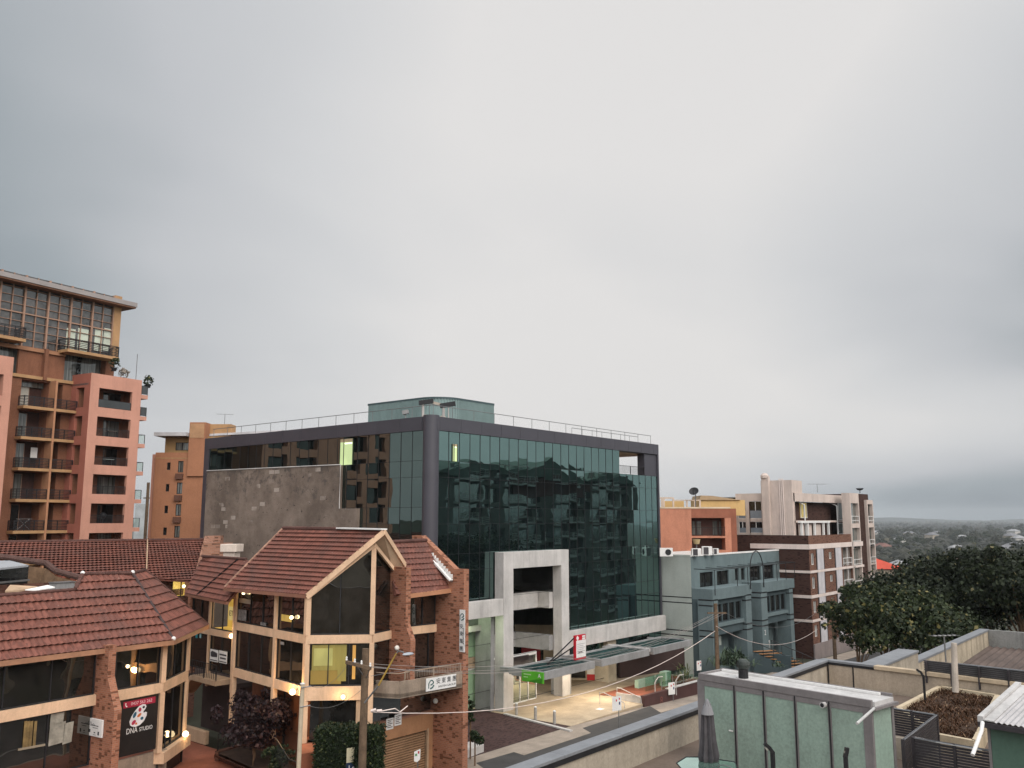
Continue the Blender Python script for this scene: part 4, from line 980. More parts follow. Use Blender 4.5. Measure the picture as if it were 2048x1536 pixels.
# hipped roof
eS0, eS1, eS2 = W(0, 1323, z=ZEs), W(347, 1281, z=ZEs), W(415, 1250, z=ZEs)
hp = W(265, 1148, d=60 * .902)
nS = (eS1 - eS0).cross(hp - eS0).normalized()
eS0x = eS0 + (eS0 - eS1) * .35
rk = PL(150, 1181, eS0, nS); rk1 = PL(165, 1150, eS0, nS); r0 = PL(0, 1193, eS0, nS); r00 = r0 + (r0 - rk) * .9
hp2 = PL(290, 1142, hp, (eS2 - eS1).cross(hp - eS1).normalized())
tiles([eS0x, eS1, hp, rk1, rk, r0, r00], eS1 - eS0, .66, .33, parent=sw)
tiles([eS1, eS2, hp2, hp], eS2 - eS1, .66, .33, parent=sw)
ridge(eS1, hp, sw, .09, 'hip_tiles', M('dark_hip', (.06, .04, .038), .7)); ridge(eS2, hp2, sw, .10, 'hip_tiles', m_ridge); ridge(rk1, hp, sw, .12); ridge(r00, rk, sw, .1); ridge(rk, rk1, sw, .13); ridge(hp, hp2, sw, .11)
obj('gutter', MB().beam(eS0x - Vector((0, 0, .1)), eS1 - Vector((0, 0, .1)), .22, .26).beam(eS1 - Vector((0, 0, .1)), eS2 - Vector((0, 0, .1)), .22, .26), M('brown_fascia', (.33, .17, .10), .6, .2, 1), sw)
obj('eave_soffit', MB().poly(eS0x - Vector((0, 0, .22)), eS1 - Vector((0, 0, .22)), FS1.p(L1, -.2, ZEs - .1), FS1.p(x0 - 2, -.2, ZEs - .1)).poly(eS1 - Vector((0, 0, .22)), eS2 - Vector((0, 0, .22)), FS2.p(L2, -.2, ZEs - .1), FS2.p(0, -.2, ZEs - .1)), m_cream2, sw)
for p in (eS1, rk1, hp): obj('pale_cap', MB().ball(p + Vector((0, 0, .1)), .13, 8), m_white, sw)
# studio window sign
fs0 = FS1
def sp(u, v): return FS1.px(u, v, -.06)
bg = obj('shop_panel', MB().box(FS1, sp(238, 1400)[0], sp(318, 1400)[0], -.1, -.07, 2.25, ZS - .3), M('black_window_film', (.02, .018, .017), .35, .2, 1), sw)
ws = thing('window_sign', 'shop window sign with a white paint palette above white lettering and a red strip', 'sign', FS1.p(sp(278, 1440)[0], -.06, 2.6))
a0, z0 = sp(247, 1412); a1, z1 = sp(311, 1398)
rsz = (z0 + z1) / 2
obj('red_strip', MB().box(FS1, a0, a1, -.068, -.06, rsz - .17, rsz + .17), M('crimson', (.35, .02, .05), .5), ws)
text('0437 563 262', .24, FS1, (a0 + a1) / 2 + .12, -.055, rsz, M('pink_print', (.75, .5, .52), .6), 'lettering', ws, .003)
mb = MB(); hx, hz = a0 + .16, rsz
mb.prism([FS1.p(hx + x, -.058, hz + z) for x, z in ((-.06, .1), (.0, .1), (.01, .04), (-.02, .02), (.0, -.04), (.05, -.05), (.08, -.1), (.02, -.12), (-.05, -.03))], FS1.n * .004); obj('phone_symbol', mb, m_white, ws)
cA, cZ = sp(277, 1431); rr_ = 1.02
pal = [(-.62, -.9), (-.25, -1.0), (.2, -.9), (.62, -.62), (.9, -.15), (.92, .15), (.75, .22), (.55, .15), (.52, .30), (.72, .5), (.82, .72), (.7, .92), (.4, .98), (0, .85), (-.4, .5), (-.75, .05), (-.95, -.4), (-.85, -.75)]
sc_ = .57
def blob(pts, n, m, nm): return obj(nm, MB().prism([FS1.p(cA + x * sc_, n, cZ + z * sc_ * 1.02) for x, z in pts], FS1.n * .004), m, ws)
def ell(cx, cz, rx, rz, ro=0, k=12): return [(cx + rx * math.cos(t) * math.cos(ro) - rz * math.sin(t) * math.sin(ro), cz + rx * math.cos(t) * math.sin(ro) + rz * math.sin(t) * math.cos(ro)) for t in [6.2832 * i / k for i in range(k)]]
blob(pal, -.062, M('palette_white', (.66, .65, .66), .6), 'palette')
m_pb, m_pr, m_po = M('paint_blue', (.02, .10, .16), .5), M('paint_red', (.38, .03, .07), .5), M('paint_orange', (.5, .13, .03), .5)
for i, (p, m) in enumerate(((ell(-.42, .12, .16, .3, -.5), m_pb), (ell(.12, .52, .17, .2), m_pr), (ell(.08, .02, .26, .14, .6), m_po), (ell(-.48, -.55, .27, .18, .7), m_pr), (ell(.4, -.32, .17, .15), m_pb), (ell(-.2, -.7, .12, .1, .5), m_po), (ell(.52, .68, .14, .12), m_black))):
    blob(p, -.057, m, 'paint_spot')
la, lz = sp(274, 1455)
d0, d1 = sp(260.5, 1458), sp(290, 1453)
text('DNA', .42, FS1, d0[0] + .10, -.055, d0[1] - .12, m_white, 'lettering', ws, .003, sx=.75); text('STUDIO', .30, FS1, d1[0] + .06, -.055, d1[1] - .10, m_white, 'lettering', ws, .003, sx=.78)
FFn = Fr(FS1.p(fa, 0, 0), -FS1.n, -FS1.e)
FFn = Fr((FS1.p(fa, 2.0, 0).x, FS1.p(fa, 2.0, 0).y), -FS1.n); FFn.n = -FS1.e
def fp(u, v): q = PL(u, v, FFn.o, FFn.n); return (q - FFn.o).dot(FFn.e), q.z
w0 = fp(181, 1438)[0]; w1 = fp(209, 1442)[0]; wz1 = fp(195, 1437)[1]; wz0 = fp(195, 1473)[1]
wp = thing('fin_sign', 'small white sign board fixed on the side of the studio brick fin', 'sign', FFn.p((w0 + w1) / 2, .1, wz0))
FFs = Fr(FFn.o, FFn.e, FFn.n)
obj('board', MB().box(FFs, w0, w1, .02, .12, wz0, wz1), m_white, wp, bevel=.02)
pm = MB()
pw_ = w1 - w0; pz = wz1 - wz0
for (xa, xb, za, zb_) in ((.2, .75, .6, .64), (.35, .7, .48, .51), (.12, .2, .2, .38), (.45, .55, .2, .26), (.72, .82, .12, .32), (.4, .6, .1, .12)): pm.box(FFs, w0 + pw_ * xa, w0 + pw_ * xb, .121, .126, wz0 + pz * za, wz0 + pz * zb_)
pm.tube([FFs.p(w0 + pw_ * x, .125, wz0 + pz * z) for x, z in ((.15, .6), (.2, .82), (.27, .7), (.2, .58), (.4, .72), (.5, .62), (.75, .6))], .012, 4)
obj('print', pm, m_ink, wp)
# entry terrace with pipe rail in front of the studio
tw = MB()
ta, tb = W(207, 1530, z=2.0), W(335, 1490, z=2.2)
FT = Fr(ta, tb - ta); LT = (tb.xy - ta.xy).length
tw.box(FT, -9, LT, -.2, 0, .2, 2.0); obj('terrace_wall', tw, m_bal, sw)
tr = MB().tube([FT.p(-9, -.1, 2.45), FT.p(LT - .6, -.1, 2.45), FT.p(LT, -.25, 2.85), FT.p(LT + .1, -1.2, 2.85)], .045, 6)
for a in (-4, -.2, LT - .7): tr.tube([FT.p(a, -.1, 1.9), FT.p(a, -.1, 2.45)], .04, 6)
tr.tube([FT.p(LT, -.25, 2.0), FT.p(LT, -.25, 2.85)], .04, 6)
obj('pipe_rail', tr, m_black, sw)
globe(on(FS2, 371, 1468, .3), .18, True, 30, 'bright globe lamp on the corner of the studio wing above the red paving', arm=-FS2.n * .3)
# things behind the glass: pale furniture in the lower studio window
sfu = thing('display_boards', 'pale boards and easels standing in the lower studio window', 'display', FS1.p(pf_ - 3, -.05, 2.4))
for u0, u1, v0, v1 in ((102, 129, 1450, 1487), (130, 145, 1448, 1486), (104, 128, 1425, 1448)):
    a, zz1 = FS1.px(u0, v0); b, zz0 = FS1.px(u1, v1)
    obj('board', MB().prism([FS1.p(a, -.12, zz0), FS1.p(b, -.12, zz0 + .05), FS1.p(b + .05, -.12, zz1 + .03), FS1.p(a + .02, -.12, zz1)], FS1.n * .02), M('dim_board', (.30, .28, .23), .8, .3, 2), sfu)
obj('shelf', MB().beam(FS1.p(FS1.s(38, 1505), -.1, FS1.z(38, 1500)), FS1.p(FS1.s(92, 1492), -.1, FS1.z(92, 1490)), .04, .1), M('dim_shelf', (.3, .25, .18), .8), sfu)
for u in (50, 56, 62, 70): a, zz = FS1.px(u, 1460); obj('curtain_strip', MB().box(FS1, a, a + .14, -.12, -.1, zz - .9, zz + .4), M('ochre_curtain', (.22, .15, .06), .8, .4, 2), sfu)
# ------------------------------------------------------------------ rear tiled building
rb_ = thing('rear_tiled_building', 'long low building with a dull red tiled roof in front of the orange tower', 'building', (26, 62, .4))
zrE, zrR = 10.6, 13.2
g0, g1 = W(-40, 1088, z=zrR), W(412, 1079, d=1.8 * 1781 / 42)
ra, rb2 = W(0, 1085, d=64.5), W(405, 1078.5, d=76)
rb2.z = ra.z = (ra.z + rb2.z) / 2
e_d = (rb2 - ra); e_d.z = 0; e_d.normalize()
ev = W(383, 1160, d=67.5); ev.z
nrm = e_d.cross(ev - rb2).normalized()
def rp(u, v): return PL(u, v, ra, nrm)
tiles([rp(300, 1157), rp(390, 1162), rp(408, 1080), rp(-30, 1086), rp(-30, 1112), rp(10, 1116), rp(60, 1124), rp(92, 1128), rp(112, 1144), rp(160, 1157)], e_d, .42, .3, parent=rb_)
ridge(rp(-30, 1086), rp(408, 1080), rb_, .12)
obj('roof_pipe', MB().tube([rp(295, 1080) + Vector((0, 0, .1)), rp(293, 1142) + Vector((0, 0, .15))], .05, 6), m_cream2, rb_)
for a, b in (((-30, 1112), (10, 1116)), ((10, 1116), (60, 1124)), ((60, 1124), (92, 1128)), ((92, 1128), (112, 1144)), ((112, 1144), (160, 1157))): ridge(rp(*a), rp(*b), rb_, .22, 'verge_tiles', M('dark_verge', (.09, .05, .042), .9, .3, 2) if a[0] == -30 else bpy.data.materials['dark_verge'])
# sunken roof court seen over the studio roof
def rq(u, v, k=.6): return rp(u, v) + Vector((0, 0, -.15))
obj('timber_screen', MB().poly(rq(58, 1128), rq(92, 1132), rq(112, 1148), rq(158, 1160), rq(158, 1160) + Vector((0, 0, -3)), rq(58, 1128) + Vector((0, 0, -4))), m_bark, rb_)
obj('court_void', MB().poly(rq(-30, 1116), rq(58, 1128), rq(58, 1128) + Vector((0, 0, -4)), rq(-30, 1116) + Vector((0, 0, -4))), m_dark, rb_)
la_ = [W(-30, 1122, d=61), W(20, 1121, d=61.5), W(57, 1130, d=60), W(0, 1136, d=57), W(-30, 1139, d=57)]
obj('court_roof', MB().prism(la_, (0, 0, -.12)), M('grey_sheet', (.34, .36, .38), .6, .1, 1), rb_)
cl = MB().beam(W(-20, 1167, d=57), W(58, 1160, d=60), .1, .12); obj('court_beam', cl, m_rail, rb_)
jk = thing('roof_rubble', 'pale boards and sheets lying along the top of the studio roof', 'boards', W(60, 1182, d=54.5))
obj('board', MB().prism([W(10, 1185, d=54), W(20, 1173, d=54.6), W(75, 1176, d=55), W(38, 1184, d=54)], (0, 0, .1)), m_cream2, jk); obj('sheet', MB().prism([W(50, 1181, d=54.2), W(95, 1172, d=55), W(110, 1176, d=55), W(70, 1182, d=54.4)], (0, 0, .06)), m_white, jk)
acx = thing('roof_cabinet', 'grey metal cabinet beside the studio roof ridge', 'cabinet', W(135, 1178, d=56)); F_ = Fr(W(112, 1178, d=56), FS1.e)
obj('body', MB().box(F_, 0, 1.2, -.8, 0, W(112, 1181, d=56).z, W(112, 1167, d=56).z), m_conc_grey, acx); obj('lid', MB().box(F_, -.05, 1.3, -.85, .05, W(112, 1166.8, d=56).z, W(112, 1165, d=56).z), m_rail, acx)
# parapet end with chimney
m_brp = BR('pink_brick', (.36, .18, .12), (.30, .14, .09), (.28, .2, .16), .3, .115, .25)
pa_, pb_ = rp(386, 1166), rp(409, 1085)
obj('parapet_end', MB().prism([pa_ + Vector((0, 0, -2)), pa_ + Vector((0, 0, .25)), pb_ + Vector((0, 0, .55)), pb_ + Vector((0, 0, .55)) + Vector((1.6, .9, 0)), pb_ + Vector((1.6, .9, -3.4))], e_d * .3), m_brp, rb_)
ch = W(437, 1110, d=71.5); obj('chimney', MB().box(Fr(ch, (.6, -.8)), -.25, .25, -.25, .4, ch.z - 2, W(437, 1071, d=71.5).z), m_brp, rb_)
bw_ = W(410, 1112, d=69.5); obj('parapet_wall', MB().box(Fr(bw_, (.85, -.5)), -.2, 2.0, -.2, .1, bw_.z - 2.5, W(410, 1086, d=69.5).z), m_brp, rb_)
obj('white_flashing', MB().beam(rp(396, 1150) + nrm * .25 * (1 if nrm.z > 0 else -1), rp(408, 1108) + nrm * .3 * (1 if nrm.z > 0 else -1), .12, .1), m_white, rb_)
# lit room below its eave
FR_ = Fr(rp(300, 1157), e_d); FR_.o -= FR_.n * .6
lw0, lw1 = FR_.s(346, 1170), FR_.s(384, 1175); lz1, lz0 = FR_.z(365, 1158), FR_.z(365, 1200)
obj('front_wall', MB().holes(FR_, -14, FR_.s(400, 1170), .3, FR_.z(365, 1157) + .2, [(lw0, lw1 - .05, lz0 + .25, lz1 + .1)], .3), m_brick_d, rb_)
wn_ = bay(FR_, lw0, lw1 - .05, lz0 + .25, lz1 + .1, 1, rb_, m_clear, n=-.2)
obj('lit_room', MB().box(FR_, lw0, lw1, -1.2, -1.15, lz0, lz1 + .2).box(FR_, lw0, lw1, -1.15, -.3, lz0 + .2, lz0 + .26), EM('bright_room', (1, .66, .16), .8, .3, 1), wn_)
obj('room_counter', MB().box(FR_, lw0 + .4, lw1 - .2, -1.1, -.9, lz0 + .3, lz0 + .75), M('dark_counter', (.05, .03, .02), .7), wn_)
globe(FR_.p(FR_.s(374, 1173), -.5, FR_.z(374, 1173)), .12, True, 20, 'lit lamp inside the yellow room below the rear tiled roof')
# ------------------------------------------------------------------ tower of flats, far left
m_ter = M('terracotta_brickwork', (.215, .092, .052), .9, .22, .35, .3, .2)
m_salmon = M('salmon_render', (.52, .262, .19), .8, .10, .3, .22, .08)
m_salmon_shade = M('salmon_shade', (.33, .115, .08), .85, .12, .4, .1)  # darker copy of the salmon render, side shade put into its colour
m_ochre = M('ochre_slab', (.40, .235, .115), .8, .15, .8, .2)
m_fr = M('tan_window_frame', (.33, .2, .14), .6, .1)
tp = W(233, 900, d=92)
FT_ = Fr(tp, (math.cos(YAW - R(31)), math.sin(YAW - R(31))))
tw_ = thing('apartment_tower', 'tall orange apartment tower with salmon balcony frame and overhanging flat roof', 'apartment tower', FT_.p(-8, -4, .3))
fl_h = 3.0
top_s = FT_.z(233, 753)
# salmon frame: front plane at n=0
a0, a1 = FT_.s(176, 950), FT_.s(283, 950)
a0 = FT_.s(183, 745); a1 = FT_.s(284, 765)
op0, op1 = a0 + (a1 - a0) * .17, a0 + (a1 - a0) * .82
zts = [FT_.z(203, 776) - i * 2.96 for i in range(8)]
hs = [(op0, op1, z - 2.0, z) for z in zts]
zb_t = -2
sal = MB().holes(FT_, a0, a1, zb_t, top_s, hs, .35)
sal.poly(FT_.p(a0, 0, top_s), FT_.p(a1, 0, top_s), FT_.p(a1, -.35, top_s), FT_.p(a0, -.35, top_s)).poly(FT_.p(a1, 0, zb_t), FT_.p(a1, -.35, zb_t), FT_.p(a1, -.35, top_s), FT_.p(a1, 0, top_s))
obj('balcony_frame', sal, m_salmon, tw_)
FSd = Fr(FT_.p(a0, 0, 0), -FT_.n); FSd.n = -FT_.e
dep = 3.2
sl = MB().holes(FSd, 0, dep, zb_t, top_s, [(1.0, 2.3, z - 2.05, z) for z in zts], .3); obj('frame_side', sl, m_salmon_shade, tw_)
bk_ = MB(); gl_ = MB(); slb = MB(); rl = MB()
for i, z in enumerate(zts):
    bk_.box(FT_, a0 + .3, a1, -2.3, -2.2, z - 2.6, z + .4)
    slb.box(FT_, a0 + .02, a1 - .02, -2.2, -.36, z - 2.45, z - 2.05)
    o = obj('balcony_door', MB().box(FT_, op0 + (op1 - op0) * (.5 + .06 * (i % 3)), op1 + .1, -2.19, -2.1, z - 2.0, z - .1), [m_dark, m_dark_curtain][i % 2], tw_)
    r_ = MB().rail(FT_, op0, op1, -.15, z - 2.0, .85, 0, 6 if i else 1, .055, 4); obj('balcony_railing', r_, m_black, tw_)
    if i == 0: obj('railing_glass', MB().box(FT_, op0, op1, -.13, -.11, z - 1.95, z - 1.2), m_dark, tw_)
obj('balcony_back', bk_, m_ter, tw_); obj('balcony_slab', slb, m_salmon_shade, tw_)
# right hand side balconies, each cantilevered
for i, z in enumerate([top_s + .3] + zts[:6]):
    zz = z - 2.45 if i else top_s - 1.55
    b = obj('side_balcony', MB().box(FT_, a1 + .002, a1 + .85, -1.6, -.02, zz - .42, zz), m_salmon, tw_)
    k = MB().rail(FT_, a1 + .05, a1 + .8, -.06, zz, 1.0, 0, 0, .05, 2); k.rail(Fr(FT_.p(a1 + .8, -.06, 0), -FT_.n), 0, 1.5, 0, zz, 1.0, 0, 0, .05, 2); obj('railing', k, m_black, b)
    obj('glass_panel', MB().box(FT_, a1 + .1, a1 + .76, -.075, -.045, zz + .06, zz + .94), m_clear if i > 1 else m_dark, b)
# main terracotta wall (recessed) with two stacks of balconies
nW = -dep
W_ = lambda u, v: FT_.px(u, v, nW)
ml, mr = FT_.s(-150, 900, nW) - 10, FT_.s(168, 900, nW)
zband = W_(100, 757)[1]
zpt = W_(100, 700)[1]
lv = []
sls = [W_(85, 817)[1], W_(82, 877)[1], W_(74, 936)[1], W_(64, 999)[1], W_(55, 1061)[1]]
d_ = (sls[0] - sls[4]) / 4
sls = [sls[0] - i * d_ for i in range(8)]
pl0, pl1 = W_(36, 850)[0], W_(92, 850)[0]; pr0, pr1 = W_(97, 850)[0], W_(120, 850)[0]
pL0, pL1 = pl0 - 12.0, pl0 - 6.5
hs = []
for i, z in enumerate(sls): hs += [(pl0, pl1, z + .02, z + d_ - .35), (pr0, pr1, z + .02, z + d_ - .35), (pL0, pL1, z + .02, z + d_ - .35)]
mw = MB().holes(FT_, ml - 4, mr + 2.4, zb_t, zband - .3, hs, 1.3, nW); obj('main_wall', mw, m_ter, tw_)
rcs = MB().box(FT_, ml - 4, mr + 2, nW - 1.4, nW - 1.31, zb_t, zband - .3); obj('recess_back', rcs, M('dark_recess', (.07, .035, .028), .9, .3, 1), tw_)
rg2 = random.Random(5)
for i, z in enumerate(sls):
    for a, b in ((pl0, pl1), (pr0, pr1), (pL0, pL1)):
        w = obj('balcony_door', MB().box(FT_, a + .05, a + (b - a) * (.55 if b - a > 2 else .9), nW - 1.3, nW - 1.24, z + .05, z + d_ - .5), m_fr, tw_)
        obj('pane', MB().box(FT_, a + .1, a + (b - a) * (.52 if b - a > 2 else .86), nW - 1.23, nW - 1.21, z + .1, z + d_ - .55), M('white_blind', (.48, .46, .40), .7, .1) if (i == 0 and b - a > 2) else rg2.choice([m_dark, m_dark_curtain, m_dark_curtain]), w)
    for a, b in ((pl0 - .25, pr1 + 1.1), (pL0 - .25, pL1 + .6)):
        s_ = obj('balcony_slab', MB().box(FT_, a, b, nW + .002, nW + 1.1, z - .28, z), m_ochre, tw_)
        rr_ = MB()
        c = pl1 + .02 if a > pL1 else b
        rr_.rail(FT_, a + .1, c, nW + 1.0, z, 1.0, 0, 6, .07, 4)
        if c < b: rr_.rail(FT_, c + .25, b - .06, nW + 1.0, z, 1.0, 0, 6, .07, 3)
        rr_.rail(Fr(FT_.p(b - .06, nW + 1.0, 0), -FT_.n), 0, 1.0, 0, z, 1.0, 0, 6, .07, 2); rr_.rail(Fr(FT_.p(a + .1, nW + 1.0, 0), -FT_.n), 0, 1.0, 0, z, 1.0, 0, 6, .07, 2)
        obj('railing', rr_, m_black, s_)
pier = MB().box(FT_, pl1 + .03, pr0 - .03, nW + .002, nW + 1.15, zb_t, sls[0] + d_ - .2); obj('balcony_pier', pier, M('ochre_pier', (.40, .20, .11), .85, .15, .8, .2), tw_)
cj = MB()
for z in sls: cj.box(FT_, pr1 + 1.12, mr + 2.3, nW + .001, nW + .03, z - .12, z - .04)
obj('string_course', cj, M('tan_joint', (.38, .19, .1), .9), tw_)
# band, attic storey, penthouse glazing and roof
ob_ = MB().box(FT_, ml - 4, mr + 1.5, nW - .2, nW + .22, zband - .3, zband + .02); obj('ochre_band', ob_, m_ochre, tw_)
for a_ in ((W_(38, 720)[0], W_(88, 720)[0], nW - .4, nW - .12, zband, zpt), (W_(94, 720)[0], W_(131, 720)[0], nW - .4, nW - .1, zband, zpt), (W_(86, 720)[0], W_(93, 720)[0], nW - .4, nW + .35, zband - .3, zpt), (W_(213, 730)[0], W_(230, 730)[0], nW - .6, nW - .1, zband - 1, zpt + .4)): obj('attic_wall', MB().box(FT_, *a_), m_ter, tw_)
obj('attic_glass', MB().box(FT_, ml - 4, W_(213, 730)[0], nW - 1.1, nW - 1.0, zband - 1, zpt + .5), m_dark_curtain, tw_)
# penthouse: big grid glazing between zpt and roof
zrf0 = W_(100, 590)[1]; zph = W_(60, 695)[1]
ph0, ph1 = ml - 4, W_(232, 640)[0]
gz = MB().box(FT_, ph0, ph1 - .3, nW - .25, nW - .2, zph, zrf0 + 1.5); pgl = obj('penthouse_glazing', gz, GL('penthouse_glass', .05, (.9, .95, .95), (.05, .045, .042), .02, .02, .5, .25), tw_)
fm = MB(); us = [0, 48, 92, 136, 182]
step = (W_(182, 650)[0] - W_(92, 650)[0]) / 2
a = ph1 - .3
while a > ph0:
    fm.box(FT_, a - .085, a + .085, nW - .19, nW + .02, zph, zrf0 + 1.5); fm.box(FT_, a - step / 2 - .03, a - step / 2 + .03, nW - .19, nW - .04, zph, zrf0 + 1.5); a -= step
hh = zrf0 + .9 - zph
for k in range(9):
    w_ = .06 if k in (4,) else .022; z = zph + hh * k / 8; fm.box(FT_, ph0, ph1 - .3, nW - .19, nW - .05 + (.06 if k == 4 else 0), z - w_, z + w_)
obj('glazing_grid', fm, m_fr, pgl)
obj('penthouse_pier', MB().box(FT_, ph1 - .29, ph1 + .55, nW - .6, nW + .05, zpt + .4, zrf0 + 1.6), m_ochre, tw_)
obj('penthouse_sill', MB().box(FT_, ph0, W_(131, 700)[0], nW - .3, nW + .12, zph - .35, zph), M('brown_sill', (.33, .165, .09), .85), tw_)
for u0, u1, v in ((135, 239, 706), (-60, 52, 682)):
    p0, p1 = FT_.s(u0, v, nW + 1.6), FT_.s(u1, v, nW + 1.6); zz = W_(135 if u0 > 0 else 45, 695 if u0 > 0 else 678)[1] - .1
    zz = FT_.z(u1, 715 if u0 > 0 else 678, nW + 1.6)
    s_ = obj('penthouse_balcony', MB().box(FT_, p0, p1, nW - .18, nW + 1.6, zz - .3, zz), m_ochre, tw_)
    r_ = MB().rail(FT_, p0 + .05, p1 - .05, nW + 1.5, zz, 1.15, 0, 6, .075, 6).rail(Fr(FT_.p(p1 - .05, nW + 1.5, 0), -FT_.n), 0, 1.6, 0, zz, 1.15, 0, 6, .075, 2).rail(Fr(FT_.p(p0 + .05, nW + 1.5, 0), -FT_.n), 0, 1.6, 0, zz, 1.15, 0, 6, .075, 2); obj('railing', r_, m_black, s_)
bd2 = MB()
for u0, u1 in ((134, 152), (157, 178), (191, 207), (209, 224)): bd2.box(FT_, W_(u0, 680)[0], W_(u1, 680)[0], nW - .195, nW - .18, W_(u0, 700)[1], W_(u0, 655)[1])
obj('white_blind', bd2, M('mint_blind', (.50, .55, .46), .7, .15, 1), tw_)
zr = FT_.z(275, 612, nW + 1.2); re = FT_.s(275, 612, nW + 1.2)
obj('roof_slab', MB().box(FT_, ph0 - 2, re, nW - 14, nW + 1.2, zr - .15, zr + .32), M('grey_fascia', (.30, .27, .26), .7, .1), tw_)
obj('roof_soffit', MB().box(FT_, ph0 - 2, re - .1, nW - 13.9, nW + 1.1, zr - .32, zr - .16), M('brown_soffit', (.20, .10, .06), .8), tw_)
# left salmon pier at the frame's left edge, closing walls
lp = FT_.s(12, 900, 0)
lfh = [(c, c + 2.6, z - 2.0, z) for z in zts for c in (lp - 3.4, lp - 6.9, lp - 14, lp - 17.5)]
obj('left_frame', MB().holes(FT_, lp - 18.2, lp, zb_t, FT_.z(10, 712), [h for h in lfh if h[0] < lp - 4 or True], 1.0).poly(FT_.p(lp, 0, zb_t), FT_.p(lp, nW, zb_t), FT_.p(lp, nW, FT_.z(10, 712)), FT_.p(lp, 0, FT_.z(10, 712))), m_salmon, tw_)
obj('frame_glass', MB().box(FT_, lp - 18, lp - .2, -1.1, -1.0, zb_t, FT_.z(10, 712) - .5), m_dark, tw_)
obj('side_wall', MB().box(FT_, a1 - .5, a1 - .2, -14, -.36, zb_t, top_s - .1).box(FT_, ph1 - .2, ph1 + .3, -16, nW - .3, top_s - 1, zr - .4), m_ter, tw_)
obj('terrace_roof', MB().box(FT_, a0, a1 - .02, -14, -.36, top_s - 1.2, top_s - 1.0), m_conc_grey, tw_)
# roof plants and aerial on the tower
rodp = FT_.p(FT_.s(279, 755), -.6, top_s - 1)
ae = tag(obj('aerial_rod', MB().tube([rodp, rodp + Vector((0, 0, 3.9))], .035, 5), m_rail), 'thin aerial rod on the salmon balcony frame of the tower', 'aerial')

# a few belongings on the balconies
tl = FT_.px(68, 905, nW - .6); tag(obj('hanging_towel', MB().box(FT_, tl[0] - .35, tl[0] + .35, nW - .62, nW - .6, tl[1] - .6, tl[1] + .5), m_white), 'white towel hanging on a middle balcony of the tower', 'towel')
def ontower(u, v, n): a, z = FT_.px(u, v, n); return FT_.p(a, n, z)
for u, i, lab in ((222, 1, 'small table with pots in the second salmon balcony opening'), (216, 2, 'pale covered table in the third salmon balcony opening')):
    z = zts[i] - 2.05; a = FT_.s(u, 900, -1); t = thing('balcony_table', lab, 'table', FT_.p(a, -1, z), 'tables on the salmon balconies')
    obj('tabletop', MB().box(FT_, a - .6, a + .6, -1.3, -.7, z + .70, z + .75), M('table_grey%s' % 'ab'[i - 1], (.30, .34, .33) if i == 2 else (.2, .17, .14), .7), t)
    for da in (-.5, .5): obj('leg', MB().box(FT_, a + da - .03, a + da + .03, -1.05, -.95, z, z + .70), m_black, t)
z = zts[4] - 2.05; a = FT_.s(205, 1045, -1); bq = thing('barbecue', 'round black barbecue in the fifth salmon balcony opening', 'barbecue', FT_.p(a, -1, z)); obj('bowl', MB().ball(FT_.p(a, -1, z + .85), .33, 12), m_black, bq); obj('stand', MB().tube([FT_.p(a, -1, z), FT_.p(a, -1, z + .6)], .04, 6), m_black, bq)
z = sls[4]; a = FT_.s(43, 1045, nW); rk_ = thing('clothes_rack', 'folding clothes rack on the lowest visible terracotta balcony', 'clothes rack', FT_.p(a, nW + .5, z)); obj('rack_frame', MB().tube([FT_.p(a - .7, nW + .4, z), FT_.p(a + .5, nW + .4, z + 1.1)], .025, 5).tube([FT_.p(a + .7, nW + .4, z), FT_.p(a - .5, nW + .4, z + 1.1)], .025, 5).tube([FT_.p(a - .8, nW + .4, z + 1.12), FT_.p(a + .8, nW + .4, z + 1.12)], .025, 5), m_rail, rk_)
# ------------------------------------------------------------------ teal offices
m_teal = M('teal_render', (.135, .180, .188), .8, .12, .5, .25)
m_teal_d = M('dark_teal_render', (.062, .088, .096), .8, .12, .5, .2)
m_pale = M('pale_sage_render', (.40, .44, .405), .8, .08, .4, .15)
TX, TY, TYP = 82.9, 43.77, 41.43
FM, FPj = Fr((0, TY), (1, 0)), Fr((0, TYP), (1, 0)); FSi = Fr((TX, 0), (0, -1))
tb_ = thing('teal_offices', 'three storey teal rendered office with pale sage side wall and wire arch over the entry', 'office building', (94, 44, -1))
tz = FM.z(1388, 1113); txr = FM.s(1558, 1100)
def rects(F, L_): return [(F.s(a, (c + d) / 2), F.s(b, (c + d) / 2), F.z((a + b) / 2, d), F.z((a + b) / 2, c)) for a, b, c, d in L_]
up = rects(FM, [(1400, 1427, 1144, 1180), (1434, 1458, 1141, 1176), (1470, 1478, 1137, 1161), (1482, 1490, 1136, 1160), (1500, 1522, 1132, 1172), (1528, 1548, 1130, 1164)])
obj('front_wall', MB().holes(FM, TX, txr, -2, tz, up, .25), m_teal, tb_)
for r in up: bay(FM, r[0], r[1], r[2], r[3], 1 if r[1] - r[0] > 2 else 0, tb_, m_dark, n=-.2, t=.07)
obj('side_wall', MB().box(FSi, -60, -TY - .01, -.3, 0, -2, tz).box(FSi, -60, -TY - .01, -.28, .04, tz + .002, tz + .18), m_pale, tb_)
for v in (1196, 1207, 1263, 1273): z = FSi.z(1389, v); obj('groove_line', MB().box(FSi, -60, -TY, .001, .012, z - .05, z + .05), m_black, tb_)
obj('roof_coping', MB().box(FM, TX, txr, -.3, .05, tz + .002, tz + .16), m_white, tb_); obj('roof_deck', MB().box(WORLD, TX + .3, txr - .1, TY + .3, 60, tz - .8, tz - .6), M('rust_roof', (.16, .07, .055), .9, .3, .4), tb_)
